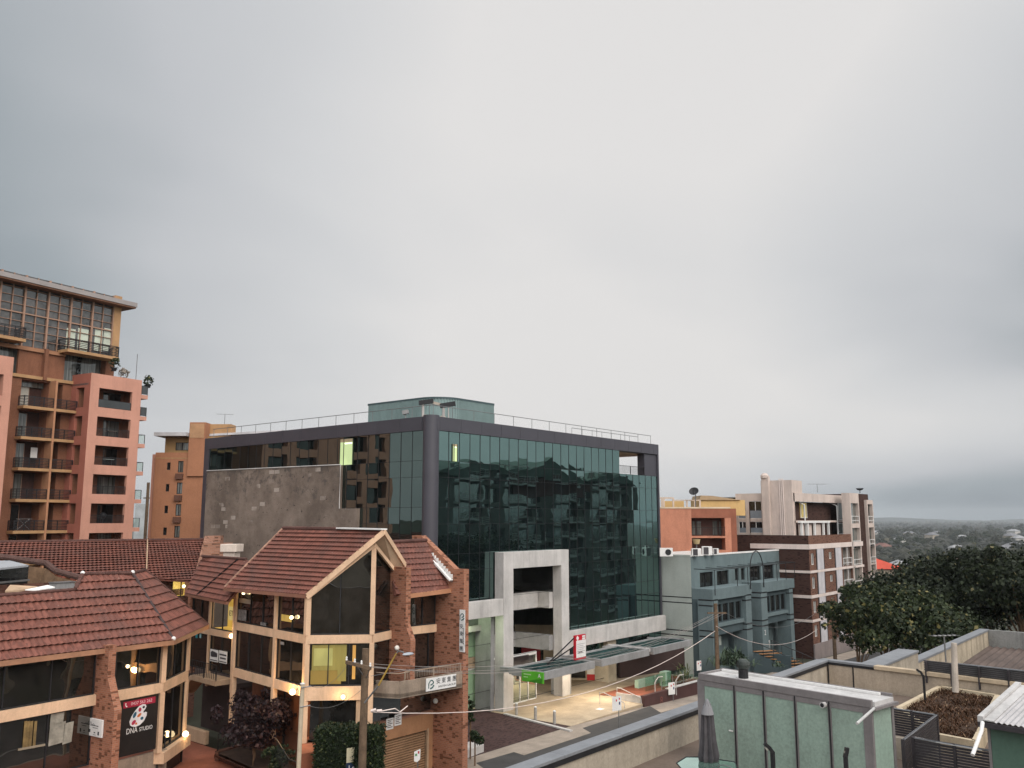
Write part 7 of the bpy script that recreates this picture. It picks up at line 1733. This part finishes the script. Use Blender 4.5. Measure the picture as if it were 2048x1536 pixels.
for i, (u, v, lab) in enumerate(((1450, 1316, 'strap leaved plant left in the bed before the teal offices'), (1468, 1306, 'strap leaved plant in the middle of the bed before the teal offices'), (1484, 1318, 'strap leaved plant right in the bed before the teal offices, by the timber steps'))):
    c = W(u, v + 14, d=88); spiky(lab, u, v + 14, 88, 1.5, 60, c.z, m_sp, .09)
c = W(1555, 1303, d=88); spiky('small grey strap leaved plant on the planter wall by the timber steps', 1556, 1306, 88, .7, 30, .9, m_sp, .05)
m_sp2 = LEAF('court_plant_leaf', (.05, .065, .03), (.16, .17, .07))
spiky('small palm like plant between the glass screens of the sunken court', 1367, 1336, 84, .9, 40, .5, m_sp2)
spiky('thin tall plant at the rear of the sunken court', 1366, 1312, 88, .8, 30, .6, m_sp2)
# ------------------------------------------------------------------ plain beyond: suburb trees and houses
proto = []
for i, m in enumerate((m_lf1, m_lf2, LEAF('olive_leaf', (.022, .024, .010), (.050, .050, .020)))):
    t = thing('suburban_tree', 'suburban tree on the plain beyond the brown flats', 'tree', (0, 0, 0), 'trees scattered over the far suburb')
    bl = crown((0, 0, 5.2), 3.8, 3.4, 8); obj('crown', leaves(bl, 900, .75), m, t); obj('trunk', MB().tube([(0, 0, -.5), (0, 0, 4)], .25, 5), m_bark, t); proto.append(t)
rg = random.Random(21); cnt = 0; first = [True] * 3
def plain_pt(u, d):
    q = W(u, 1037, d=d); return Vector((q.x, q.y, ground_h(q.x, q.y)))
while cnt < 260:
    d = 140 * (3200 / 140) ** (rg.random() ** .55); u = rg.uniform(1730, 2110); p = plain_pt(u, d)
    if d < 150 and u < 1790: continue
    k = rg.randrange(3) if d > 260 else rg.choice((0, 2, 2)); s = rg.uniform(.75, 1.5) * (1 + d / 1800); sc = (s, s, s * rg.uniform(.8, 1.15))
    if first[k]: t = proto[k]; t.location = p; t.scale = sc; t.rotation_euler = (0, 0, rg.random() * 6); first[k] = False
    else: dup(proto[k], p, rg.random() * 6, scale=sc)
    cnt += 1
# houses
hm = [M('house_wall_' + n, c, .8) for n, c in (('white', (.5, .48, .45)), ('cream', (.4, .34, .27)), ('brick', (.25, .12, .08)))]
hr_ = [M('house_roof_' + n, c, .8) for n, c in (('pale', (.30, .30, .31)), ('grey', (.16, .16, .17)), ('terracotta', (.17, .085, .07)))]
hp = []
for i in range(3):
    t = thing('suburban_house', 'low suburban house among trees on the far plain', 'house', (0, 0, 0), 'houses scattered over the far suburb')
    obj('wall', MB().box(WORLD, -5, 5, -3.5, 3.5, -1, 3), hm[i], t)
    rf = MB(); A = [(-5.6, -4.1, 3), (5.6, -4.1, 3), (5.6, 4.1, 3), (-5.6, 4.1, 3)]; B = [(-2.2, 0, 5), (2.2, 0, 5)]
    rf.poly(A[0], A[1], B[1], B[0]).poly(A[2], A[3], B[0], B[1]).poly(A[1], A[2], B[1]).poly(A[3], A[0], B[0]); obj('roof', rf, hr_[i], t)
    hp.append(t)
firsth = [True] * 3
for j in range(28):
    d = 520 * (2600 / 520) ** rg.random(); u = rg.uniform(1745, 2100); p = plain_pt(u, d) + Vector((0, 0, 4.2 + d * .0026)); k = rg.choice((0, 0, 0, 1, 2)); s = rg.uniform(.7, 1.3) * (1 + d / 1700)
    if firsth[k]: t = hp[k]; t.location = p; t.scale = (s, s, s); t.rotation_euler = (0, 0, rg.random() * 3); firsth[k] = False
    else: dup(hp[k], p, rg.random() * 3, scale=(s, s, s))
# the wooded mass farther out, nobody could count it
N_ = 5200; dd = 700 * (9000 / 700) ** rgn.random(N_); uu = rgn.uniform(1700, 2140, N_); bl = []
V, F = [], []
for d, u in zip(dd, uu):
    p = plain_pt(u, d); r = rgn.uniform(3.2, 7.5) * (1 + d / 4500); h = r * rgn.uniform(.9, 1.7); k = len(V)
    for j in range(7): t = j / 7 * 6.28 + rgn.random(); V.append(p + Vector((math.cos(t) * r * rgn.uniform(.8, 1.1), math.sin(t) * r * rgn.uniform(.8, 1.1), h * .35)))
    for j in range(7): t = j / 7 * 6.28 + rgn.random(); V.append(p + Vector((math.cos(t) * r * .62, math.sin(t) * r * .62, h * rgn.uniform(.8, 1.05))))
    V.append(p + Vector((0, 0, h * 1.12)))
    for j in range(7): j2 = (j + 1) % 7; F += [(k + j, k + j2, k + 7 + j2, k + 7 + j), (k + 7 + j, k + 7 + j2, k + 14)]
fw = tag(obj('far_woodland', MB().arr(V, F), LEAF('far_leaf', (.008, .011, .008), (.034, .034, .020), (.075, .065, .040), .05)), 'dark wooded suburb stretching to the hazy horizon', 'woodland', kind='stuff')
hl = MB(); V = []; F = []
for i in range(61):
    u = 1200 + 1300 * i / 60; q = plain_pt(u, 9500); V += [q - Vector((0, 0, 30)), q + Vector((0, 0, 45 + 40 * noise.noise((i * .13, 0, 0)) + 12 * noise.noise((i * .6, 3, 0)))), plain_pt(u, 11500) - Vector((0, 0, 30))]
for i in range(60): F += [(3 * i, 3 * i + 3, 3 * i + 4, 3 * i + 1), (3 * i + 1, 3 * i + 4, 3 * i + 5, 3 * i + 2)]
struct('far_hills', hl.arr(V, F), bpy.data.materials['far_leaf'])
# red roofed house just past the flats
rh = plain_pt(1790, 150); rz = W(1752, 1113, d=150).z
rt = thing('red_roofed_house', 'house with bright red tiled roof half hidden by the street trees', 'house', (rh.x, rh.y, rh.z)); FRh = Fr(rh, _RT)
obj('wall', MB().box(FRh, -7, 2, -6, 0, rh.z - 1, W(1790, 1140, d=150).z), hm[1], rt)
ztt, zee = W(1745, 1113, d=150).z, W(1812, 1138, d=150).z
a0_, a1_ = FRh.s(1725, 1130), FRh.s(1813, 1138)
obj('roof', MB().poly(FRh.p(a0_, .4, zee), FRh.p(a1_, .4, zee), FRh.p(a1_ - 5, -3, ztt), FRh.p(a0_, -3, ztt)).poly(FRh.p(a1_, .4, zee), FRh.p(a1_, -6.4, zee), FRh.p(a1_ - 5, -3, ztt)), M('bright_red_roof', (.48, .07, .04), .7, .15, .6), rt)
r2 = thing('cream_garage', 'small cream outbuilding with a dull red roof seen through the trees', 'outbuilding', plain_pt(1825, 130)); q = plain_pt(1825, 130); F2_ = Fr(q, _RT)
obj('wall', MB().box(F2_, F2_.s(1806, 1180), F2_.s(1846, 1180), -4, 0, q.z - 1, F2_.z(1825, 1167)), hm[0], r2); obj('roof', MB().poly(F2_.p(F2_.s(1803, 1166), .4, F2_.z(1810, 1166)), F2_.p(F2_.s(1840, 1166), .4, F2_.z(1810, 1166)), F2_.p(F2_.s(1834, 1152), -2, F2_.z(1815, 1150)), F2_.p(F2_.s(1812, 1152), -2, F2_.z(1815, 1150))), hr_[2], r2)
# ------------------------------------------------------------------ street furniture
def sh_(x): return ground_h(x)
# timber power pole with crossarm and street light
pp0 = W(727, 1400, y=35.5); px_, pyy = pp0.x, 35.5; ptop = W(733, 1297, y=35.5).z
pole = thing('timber_pole', 'weathered timber power pole in front of the roller shutter', 'power pole', (px_, pyy, 0)); lean = Vector(((W(733, 1297, y=35.5).x - W(720, 1536, y=35.5).x) * .25, 0, 0))
m_pole = M('weathered_timber', (.155, .105, .068), .95, .35, 2.5, .7, .18, bump=.8)
obj('shaft', MB().tube([(px_, pyy, -.1), Vector((px_, pyy, ptop)) + lean], .22, 14, .17), m_pole, pole)
xa = W(692, 1324, d=46.6); xb = W(742, 1337, d=46.2)
obj('crossarm', MB().beam(xa, xb, .14, .16), m_pole, pole)
for f in (.02, .35, .62, .97): q = xa + (xb - xa) * f; obj('insulator', MB().lathe(q + Vector((0, 0, .08)), [(.04, 0), (.06, .05), (.035, .1), (.05, .15), (.02, .2)], 8), m_white, pole)
obj('brace', MB().beam(xa + (xb - xa) * .45 - Vector((0, 0, .08)), Vector((px_ + .06, pyy, xa.z - .85)), .04, .04).beam(xa + (xb - xa) * .95 - Vector((0, 0, .05)), Vector((px_ + .1, pyy, xb.z - .7)), .04, .04), m_rail, pole)
l0, l1, l2, l3 = W(729, 1406, d=46.2), W(757, 1371, d=46.0), W(793, 1306, d=45.6), W(802, 1303, d=45.5)
lt_ = thing('street_light', 'street light on a long yellow and grey arm fixed to the timber pole', 'street lamp', l0)
obj('arm', MB().tube([l0, l1], .045, 8), m_rail, lt_); obj('yellow_arm', MB().tube([l1, l2], .05, 8, .04), M('yellow_paint', (.42, .27, .06), .6, .2, 2), lt_); obj('bracket', MB().tube([l2, W(797, 1302, d=45.6), l3, W(808, 1305, d=45.4)], .035, 6), m_rail, lt_)
lh = W(816, 1308, d=45.3); dl = (W(830, 1311, d=45.1) - W(804, 1305, d=45.4)).normalized(); F_l = Fr(lh, (dl.x, dl.y))
hd_ = MB().lathe(lh, [(.02, -.05), (.34, -.03), (.36, .0), (.28, .05), (.05, .08)], 14, 1, .5)
obj('lamp_head', hd_, M('lamp_grey', (.34, .37, .40), .4, .1), lt_)
# concrete pole by the steps
cp0 = W(598, 1536, y=38.2); cpt_ = W(605, 1368, y=38.2)
cpole = thing('concrete_pole', 'slim cream concrete pole beside the courtyard steps', 'pole', (cpt_.x, 38.2, 0)); obj('shaft', MB().tube([(cpt_.x - .1, 38.2, 0), cpt_], .12, 12, .11), M('cream_pole', (.48, .40, .29), .8, .12, 1.5, .25), cpole)
cl2 = MB()
for dz in (.15, 1.1): cl2.tube([cpt_ - Vector((.2, .1, dz)), cpt_ + Vector((.35, -.25, -dz + .02))], .03, 5)
obj('cable_bracket', cl2, m_rail, cpole); obj('cap', MB().lathe(cpt_, [(.13, 0), (.13, .04), (.03, .07)], 10), m_white, cpole)
# wires
def wire(name, label, a, b, sag, r=.014, m=m_rail, group='overhead wires between the poles'):
    a, b = Vector(a), Vector(b); pts = [a + (b - a) * (i / 16) - Vector((0, 0, sag * 4 * (i / 16) * (1 - i / 16))) for i in range(17)]
    return tag(obj(name, MB().tube(pts, r, 5), m), label, 'wire', group)
farp = thing('timber_pole', 'timber pole in front of the left pier of the teal offices', 'power pole', (0, 0, 0))
fp0 = W(1432, 1345, y=37.2); fpt = W(1431, 1207, y=37.2); farp.location = (fpt.x, 37.2, sh_(fpt.x)); WL[farp.name] = Vector(farp.location)
obj('shaft', MB().tube([(fpt.x, 37.2, sh_(fpt.x) - .2), fpt], .2, 12, .16), m_pole, farp)
fx0, fx1 = W(1415, 1226, d=76), W(1452, 1226, d=77); obj('crossarm', MB().beam(fx0, fx1, .12, .12), m_pole, farp)
far2 = thing('timber_pole', 'thin dark timber pole in front of the brown flats', 'power pole', (0, 0, 0)); f2t, f2b = W(1664, 1197, d=97), W(1668, 1330, d=97)
far2.location = (f2t.x, f2t.y, sh_(f2t.x)); WL[far2.name] = Vector(far2.location); obj('shaft', MB().tube([(f2t.x, f2t.y, sh_(f2t.x) - .2), f2t], .22, 10, .17), m_pole, far2); obj('crossarm', MB().beam(W(1642, 1215, d=97), W(1674, 1216, d=97), .15, .15), m_pole, far2)
m_wire = M('weathered_wire', (.30, .27, .25), .6)
wires_ = [(W(742, 1335, d=46.2), W(1416, 1233, d=76), 1.6, 'upper power wire from the timber pole to the teal offices pole'), (W(735, 1333, d=46.2), W(1428, 1228, d=76), 1.9, 'second power wire from the timber pole to the teal offices pole'), (W(712, 1328, d=46.5), W(1440, 1226, d=76), 2.1, 'third power wire from the timber pole to the teal offices pole'), (W(697, 1324, d=46.6), W(1451, 1226, d=77), 1.7, 'fourth power wire from the timber pole to the teal offices pole')]
for a, b, s, lab in wires_: wire('power_wire', lab, a, b, s, .011, m_wire)
wire('service_cable', 'thick pale cable from the timber pole past the brick end wall', W(742, 1424, d=46), W(1430, 1262, d=76), 2.0, .024, m_bandw)
wire('service_cable', 'cable sagging from the far timber pole to the brown flats', W(1432, 1252, d=76), W(1635, 1258, d=99), 1.6, .02, m_bandw)
wire('power_wire', 'thin wire from the teal offices pole to the dark pole by the brown flats', W(1452, 1226, d=77), W(1645, 1215, d=97), 1.6, .014)
wire('power_wire', 'thin wire falling from the crossarm to the cream concrete pole', W(697, 1326, d=46.6), cpt_ + Vector((.3, -.2, -.1)), .5, .010)
wire('power_wire', 'lower thin wire from the timber pole to the cream concrete pole', W(722, 1380, d=46.6), cpt_ + Vector((.3, -.2, -1.1)), .4, .010)
wire('power_wire', 'thin wire crossing from the timber pole to the brick balcony end', W(742, 1352, d=46.2), W(930, 1326, d=53), -.05, .012)
kl = tag(obj('cable_joint', MB().tube([W(742, 1422, d=45.9), W(752, 1419, d=45.9)], .07, 8).tube([W(754, 1422, d=45.9), W(764, 1421, d=45.9)], .07, 8).tube([W(764, 1422, d=45.9), W(790, 1417, d=46.3), W(800, 1424, d=46.5), W(815, 1412, d=47)], .03, 5), m_bandw), 'pale cable joint boxes on the thick cable beside the timber pole', 'cable joint')
# estate board behind the pole, notice post, red mirror
bp0 = W(694, 1502, d=47.6); F_b = Fr(bp0, W(731, 1488, d=48.2) - bp0); bL = (W(731, 1488, d=48.2) - bp0).xy.length
eb_ = thing('estate_board', 'cream and navy estate board behind the timber pole', 'sign', (bp0.x, bp0.y, .2)); zt_ = F_b.z(694, 1497); zm = F_b.z(694, 1526)
obj('panel', MB().box(F_b, 0, bL, -.05, 0, zm, zt_), M('cream_board', (.58, .52, .36), .6, .06, 1), eb_); obj('navy_panel', MB().box(F_b, 0, bL, -.05, .002, zm - 1.0, zm - .004), M('navy_board', (.02, .035, .075), .5), eb_)
text('Lak', .42, F_b, .38, .006, zm - .3, m_white, 'lettering', eb_)
for a in (.06, bL - .06): obj('post', MB().box(F_b, a - .04, a + .04, -.12, -.052, .1, zm), m_rail, eb_)
nq = W(834, 1536, y=37.9); npost = thing('notice_post', 'small white notice on a short post before the roller shutter', 'sign', (nq.x, 37.9, 0)); F_n = Fr((nq.x, 37.9), (1, -.25))
obj('post', MB().tube([(nq.x + .05, 37.9, 0), (nq.x + .05, 37.9, W(836, 1504, y=37.9).z)], .035, 8), m_rail, npost)
nz1, nz0 = W(830, 1501, y=37.9).z, W(830, 1522, y=37.9).z
obj('plate', MB().prism([F_n.p(a, .05, z) for a, z in ((-.24, nz0), (-.05, nz0 - .08), (.16, nz0 + .05), (.17, nz1 + .05), (.0, nz1), (-.24, nz1 - .06))], F_n.n * .02), m_white, npost)
obj('print', MB().box(F_n, -.18, -.05, .072, .078, nz1 - .3, nz1 - .18), M('sign_green', (.1, .3, .12), .6), npost); obj('print', MB().box(F_n, .0, .1, .072, .078, nz1 - .2, nz1 - .06), m_red, npost)
mq = W(752, 1495, d=50.5); mr_ = thing('traffic_mirror', 'red rimmed round mirror half hidden by the hedge at the shutter', 'mirror', mq); F_m = Fr(mq, (1, .3))
obj('rim', MB().tube([mq + F_m.e * .38 * math.cos(t) + Vector((0, 0, .38 * math.sin(t))) for t in [6.2832 * i / 20 for i in range(21)]], .05, 6), m_red, mr_); obj('glass', MB().prism([mq + F_m.e * .36 * math.cos(6.2832 * i / 20) + Vector((0, 0, .36 * math.sin(6.2832 * i / 20))) for i in range(20)], F_m.n * .02), m_dark, mr_); obj('arm', MB().tube([mq, mq - F_m.n * .6], .03, 5), m_rail, mr_)
# bollards at the plaza edge
for i, (u, v0, v1, lab) in enumerate(((1033, 1405, 1430, 'pale bollard nearest the white portal leg'), (1071, 1412, 1440, 'middle of the three pale bollards at the plaza edge'), (1109, 1420, 1448, 'pale bollard nearest the footpath corner'))):
    q = W(u, v1, z=.02); h = W(u, v0, d=(q - EYE).dot(_FW)).z; t = thing('bollard', lab, 'bollard', (q.x, q.y, .02), 'three bollards at the plaza edge')
    obj('shaft', MB().lathe(q, [(.11, 0), (.11, h - .12)], 12), M('bollard_steel', (.36, .34, .31), .5, .15, 3) if i == 0 else bpy.data.materials['bollard_steel'], t); obj('cap', MB().lathe(q + Vector((0, 0, h - .12)), [(.115, 0), (.10, .06), (.03, .09)], 12), m_white, t)
tag(obj('plaza_kerb', MB().beam(W(1010, 1428, z=.05), W(1142, 1462, z=.05), .3, .12), m_conc), 'pale flush kerb between the maroon driveway and the plaza', 'kerb')
def post_sign(u, vb, vt, y, label, s=.55, hh=.9):
    q = W(u, vb, z=.05) if y is None else W(u, vb, y=y); t = thing('parking_sign', label, 'sign', (q.x, q.y, sh_(q.x)), 'small white parking signs on posts'); F = Fr((q.x, q.y), (.95, -.3)); zt = W(u, vt, d=(q - EYE).dot(_FW)).z
    obj('post', MB().tube([(q.x, q.y, sh_(q.x)), (q.x, q.y, zt - .05)], .035, 8), m_rail, t)
    obj('plate', MB().box(F, -s * .75, s * .25, .04, .06, zt - hh, zt), m_white, t, bevel=.005)
    p_ = MB().box(F, -.02, .1, .062, .068, zt - hh * .6, zt - hh * .4); obj('blue_symbol', p_, M('symbol_blue', (.02, .04, .14), .6) if 'symbol_blue' not in bpy.data.materials else bpy.data.materials['symbol_blue'], t)
    obj('arrow_symbol', MB().box(F, -.3, -.2, .062, .068, zt - hh * .35, zt - hh * .2).box(F, -.02, .08, .062, .068, zt - hh * .25, zt - hh * .12), m_red, t)
post_sign(1238, 1458, 1392, 36.2, 'white parking sign on a post before the plaza steps', .85, 1.0)
post_sign(1347, 1420, 1364, 38.6, 'white parking sign on a post before the maroon retaining wall', .75, 1.0)
post_sign(1400, 1345, 1321, 41, 'small white sign plate at the corner of the teal side wall', .6, .9)
pap = W(1200, 1418, z=.03); tag(obj('paper_sheet', MB().box(WORLD, pap.x - .3, pap.x + .3, pap.y - .25, pap.y + .25, .022, .03), m_white), 'white sheet of paper lying on the beige plaza', 'paper')
# plaza edge: steps, rails, retaining wall, sunken court
rw0, rw1 = W(1289, 1416, z=-.3), W(1396, 1391, z=-.55); F_rw = Fr(rw0, rw1 - rw0); Lr = (rw1 - rw0).xy.length
rt_ = thing('retaining_wall', 'dark maroon retaining wall along the footpath below the sunken court', 'wall', F_rw.p(Lr / 2, 0, -.5)); zr0 = F_rw.z(1290, 1392)
obj('face', MB().box(F_rw, 0, Lr + 4, -.35, 0, -1.5, zr0), M('maroon_wall', (.075, .036, .034), .6, .15, .6, .15), rt_); obj('coping', MB().box(F_rw, Lr * .45, Lr + 4, -.4, .04, zr0 + .002, zr0 + .06), m_conc, rt_); obj('side_face', MB().box(F_rw, -.02, .1, -2.8, -.36, -1.5, zr0 - .05), m_conc, rt_)
text('8', .9, F_rw, 2.6, .01, zr0 - .75, M('faint_gold', (.16, .06, .05), .5), 'lettering', rt_)
sx = thing('plaza_steps', 'two low concrete steps down from the plaza beside the maroon wall', 'steps', F_rw.p(-1.5, -.8, -.3))
for k in range(2): obj('step', MB().box(F_rw, -3.6 - k * .3, -.03, -1.6 - .0 * k, -.75 + k * .6, -.5, -.02 - .16 * k), m_conc_grey, sx)
for a in (-.15, -2.6):
    obj('handrail', MB().tube([F_rw.p(a, -2.6, .05), F_rw.p(a, -2.6, 1.0), F_rw.p(a, -2.2, 1.0), F_rw.p(a + .1, -.3, .45), F_rw.p(a + .1, -.2, -.35)], .035, 6), m_conc, sx)
struct('court_floor', MB().poly(F_rw.p(2.0, -.4, .06), F_rw.p(Lr + 4, -.4, .06), F_rw.p(Lr + 4, -5.5, .06), F_rw.p(.5, -5.0, .06)), m_redpave)
gsc = thing('glass_screen', 'clear glass screens with pale planter boxes in the sunken court', 'screen', F_rw.p(Lr - 2, -2, .1))
obj('green_planter', MB().box(F_rw, Lr - 3.6, Lr + 1, -4.3, -3.9, .07, .75).box(F_rw, Lr - 1.2, Lr - .2, -3.2, -2.6, .07, 1.3), M('pale_green_planter', (.30, .42, .33), .6, .15, 1), gsc)
m_scr = CLEAR('screen_glass', (.8, .9, .85), .12)
for a in (Lr - 5, Lr - 3.2, Lr - 1.4, Lr + .4): obj('glass_pane', MB().box(F_rw, a, a + 1.7, -.62, -.6, .1, 1.2), m_scr, gsc); obj('glass_pane', MB().box(F_rw, a + .5, a + 2, -2.6, -2.58, .1, 1.3), m_scr, gsc)
gpo = MB()
for a in (Lr - 5, Lr - 3.2, Lr - 1.4, Lr + .4): gpo.tube([F_rw.p(a, -.6, .1), F_rw.p(a, -.6, 1.6)], .03, 5)
obj('screen_post', gpo, m_rail, gsc)
cr = thing('court_rail', 'pair of bent pale handrails at the edge of the sunken court', 'handrail', F_rw.p(3, -3, .1)); h_ = MB()
for u, v in ((1310, 1370), (1352, 1366)):
    q = W(u, v, d=79); h_.tube([(q.x, q.y, 0), (q.x, q.y, q.z + .2), q + _RT * .3 + Vector((0, 0, .65)), q + _RT * .7 + Vector((0, 0, .7))], .045, 6)
obj('rail', h_, m_conc, cr)
# footpath patches
for pts in ([(958, 1468 + 30), (1002, 1490), (1065, 1476 + 8), (1000, 1536), (950, 1536)],): pass
struct('footpath_patch', MB().poly(*[(*W(u, v, z=.016).xy, .016) for u, v in ((1165, 1456), (1300, 1412), (1326, 1428), (1196, 1474))]), m_asphalt)
struct('footpath_patch', MB().poly(*[(*W(u, v, z=.016).xy, .016) for u, v in ((952, 1526), (1028, 1504), (1084, 1522), (990, 1552))]), m_asphalt)
# courtyard: planter wall, railings, steps, white bench wall
pb0, pb1, pb2 = W(437, 1503, z=1.0), W(489, 1488, z=1.0), W(556, 1508, z=1.0)
cw_ = thing('courtyard_planter', 'brick edged courtyard planter with black railing under the purple tree', 'planter', (pb1.x, pb1.y - 1, .42))
for a, b in ((pb0, pb1), (pb1, pb2)): 
    F = Fr(a, b - a); L_ = (b.xy - a.xy).length; obj('edge', MB().box(F, 0, L_, -.3, 0, .3, 1.0), m_brick_d, cw_); obj('railing', MB().rail(F, .05, L_ - .05, -.15, 1.0, 1.0, int(L_ * 6), 0, .04, 3), m_black, cw_)
obj('soil', MB().poly(pb0 - Vector((0, 0, .1)), W(560, 1560, z=.9), W(600, 1540, z=.9), pb2 - Vector((0, 0, .1)), pb1 - Vector((0, 0, .1))), M('planter_soil', (.05, .03, .022), .95, .3, 2), cw_)
obj('front_edge', MB().prism([W(433, 1510, z=.85), W(556, 1566, z=.85), W(556, 1560, z=.3), W(433, 1520, z=.3)], (0, .25, 0)), m_brick_d, cw_)
cs = thing('courtyard_steps', 'red paved landing and steps with handrail in front of the office entrance', 'steps', W(650, 1500, z=.6)); m_rs = M('red_step', (.30, .11, .06), .8, .2, 1)
lA, lB = W(596, 1474, z=2.75), W(684, 1471, z=2.75); lC, lD = W(676, 1497, z=2.75), W(602, 1508, z=2.75)
obj('landing', MB().prism([lA, lB, lC, lD], (0, 0, -2.4)), m_rs, cs)
for k in range(6):
    z = 2.58 - k * .17; a = W(606 + k * 4, 1511 + k * 6.5, z=z); b = W(676 + k * 7, 1500 + k * 7, z=z); o = (lD - lA).normalized() * .34; obj('step', MB().prism([a - o * .9, b - o * .9, b + o * .3, a + o * .3], (0, 0, -.17)), m_rs, cs)
obj('side_kerb', MB().prism([W(686, 1490, z=3.0), W(692, 1490, z=3.0), W(730, 1540, z=1.9), W(724, 1540, z=1.9)], (0, 0, -1.6)), m_cream2, cs)
hs_ = MB(); p = [W(553, 1478, d=49.5), W(578, 1518, d=48.2), W(592, 1524, d=47.9), W(597, 1536, d=47.6)]; hs_.tube(p, .03, 6)
for i in range(12): q = p[0] + (p[1] - p[0]) * (i / 11); hs_.tube([q, q - Vector((0, 0, .95))], .013, 4)
obj('handrail', hs_, m_black, cs)
wb0, wb1 = W(371, 1462, z=1.2), W(412, 1448 + 34, z=1.2)
F = Fr(W(366, 1450, z=1.3), W(411, 1463, z=1.3) - W(366, 1450, z=1.3)); tag(obj('low_wall', MB().box(F, -1.5, (W(411, 1463, z=1.3) - W(366, 1450, z=1.3)).length, -.3, 0, .43, 1.3), m_cream2, bevel=.06), 'low pinkish wall standing on the red courtyard paving', 'wall')
# gap between the tower and the rear block: two far poles and a pale block
for u, d in ((297, 118),):
    q = W(u, 965, d=d); t = thing('timber_pole', 'dark power pole seen in the gap right of the apartment tower', 'power pole', (q.x, q.y, 0)); obj('shaft', MB().tube([(q.x, q.y, 0), q], .25, 8, .2), m_pole, t); obj('crossarm', MB().beam(W(287, 996, d=d), W(302, 996, d=d), .15, .15), m_pole, t)
q = W(290, 1010, d=140); F = Fr(q, _RT); tag(obj('distant_block', MB().box(F, -1.5, 1.4, -6, 0, -3, W(290, 1008, d=140).z), M('distant_pale', (.4, .42, .43), .8)), 'pale block seen in the gap right of the apartment tower', 'building')
# potted plants on the tower roof
for u, v, lab, s in ((297, 762, 'potted shrub on the topmost side balcony of the tower', .5), (247, 748, 'pale shrub behind the salmon parapet of the tower', .5), (229, 728, 'dark climbing plant at the corner below the penthouse balcony', .55)):
    q = FT_.p(FT_.s(u, v, -.8), -.8, FT_.z(u, v, -.8)); t = thing('potted_plant', lab, 'plant', q - Vector((0, 0, .6))); obj('foliage', leaves([(q, s, s, s * 1.3)], 160, .22), m_lf1 if u != 247 else LEAF('pale_leaf', (.2, .17, .14), (.35, .3, .25)), t); obj('pot', MB().lathe(q - Vector((0, 0, .75)), [(.22, 0), (.3, .35)], 10), m_black, t)
# ------------------------------------------------------------------ the air
m, N, L, B = nodes('haze_air'); N.remove(B); pv_ = N.new('ShaderNodeVolumePrincipled'); pv_.inputs['Color'].default_value = (.80, .86, .90, 1); pv_.inputs['Density'].default_value = .00009; pv_.inputs['Anisotropy'].default_value = .2
L.new(pv_.outputs[0], N['Material Output'].inputs['Volume'])
hz_ = tag(obj('haze', MB().box(WORLD, -60, 12000, -9000, 9000, -90, 130), m), 'thin blue grey haze over the whole view', 'haze', kind='stuff')
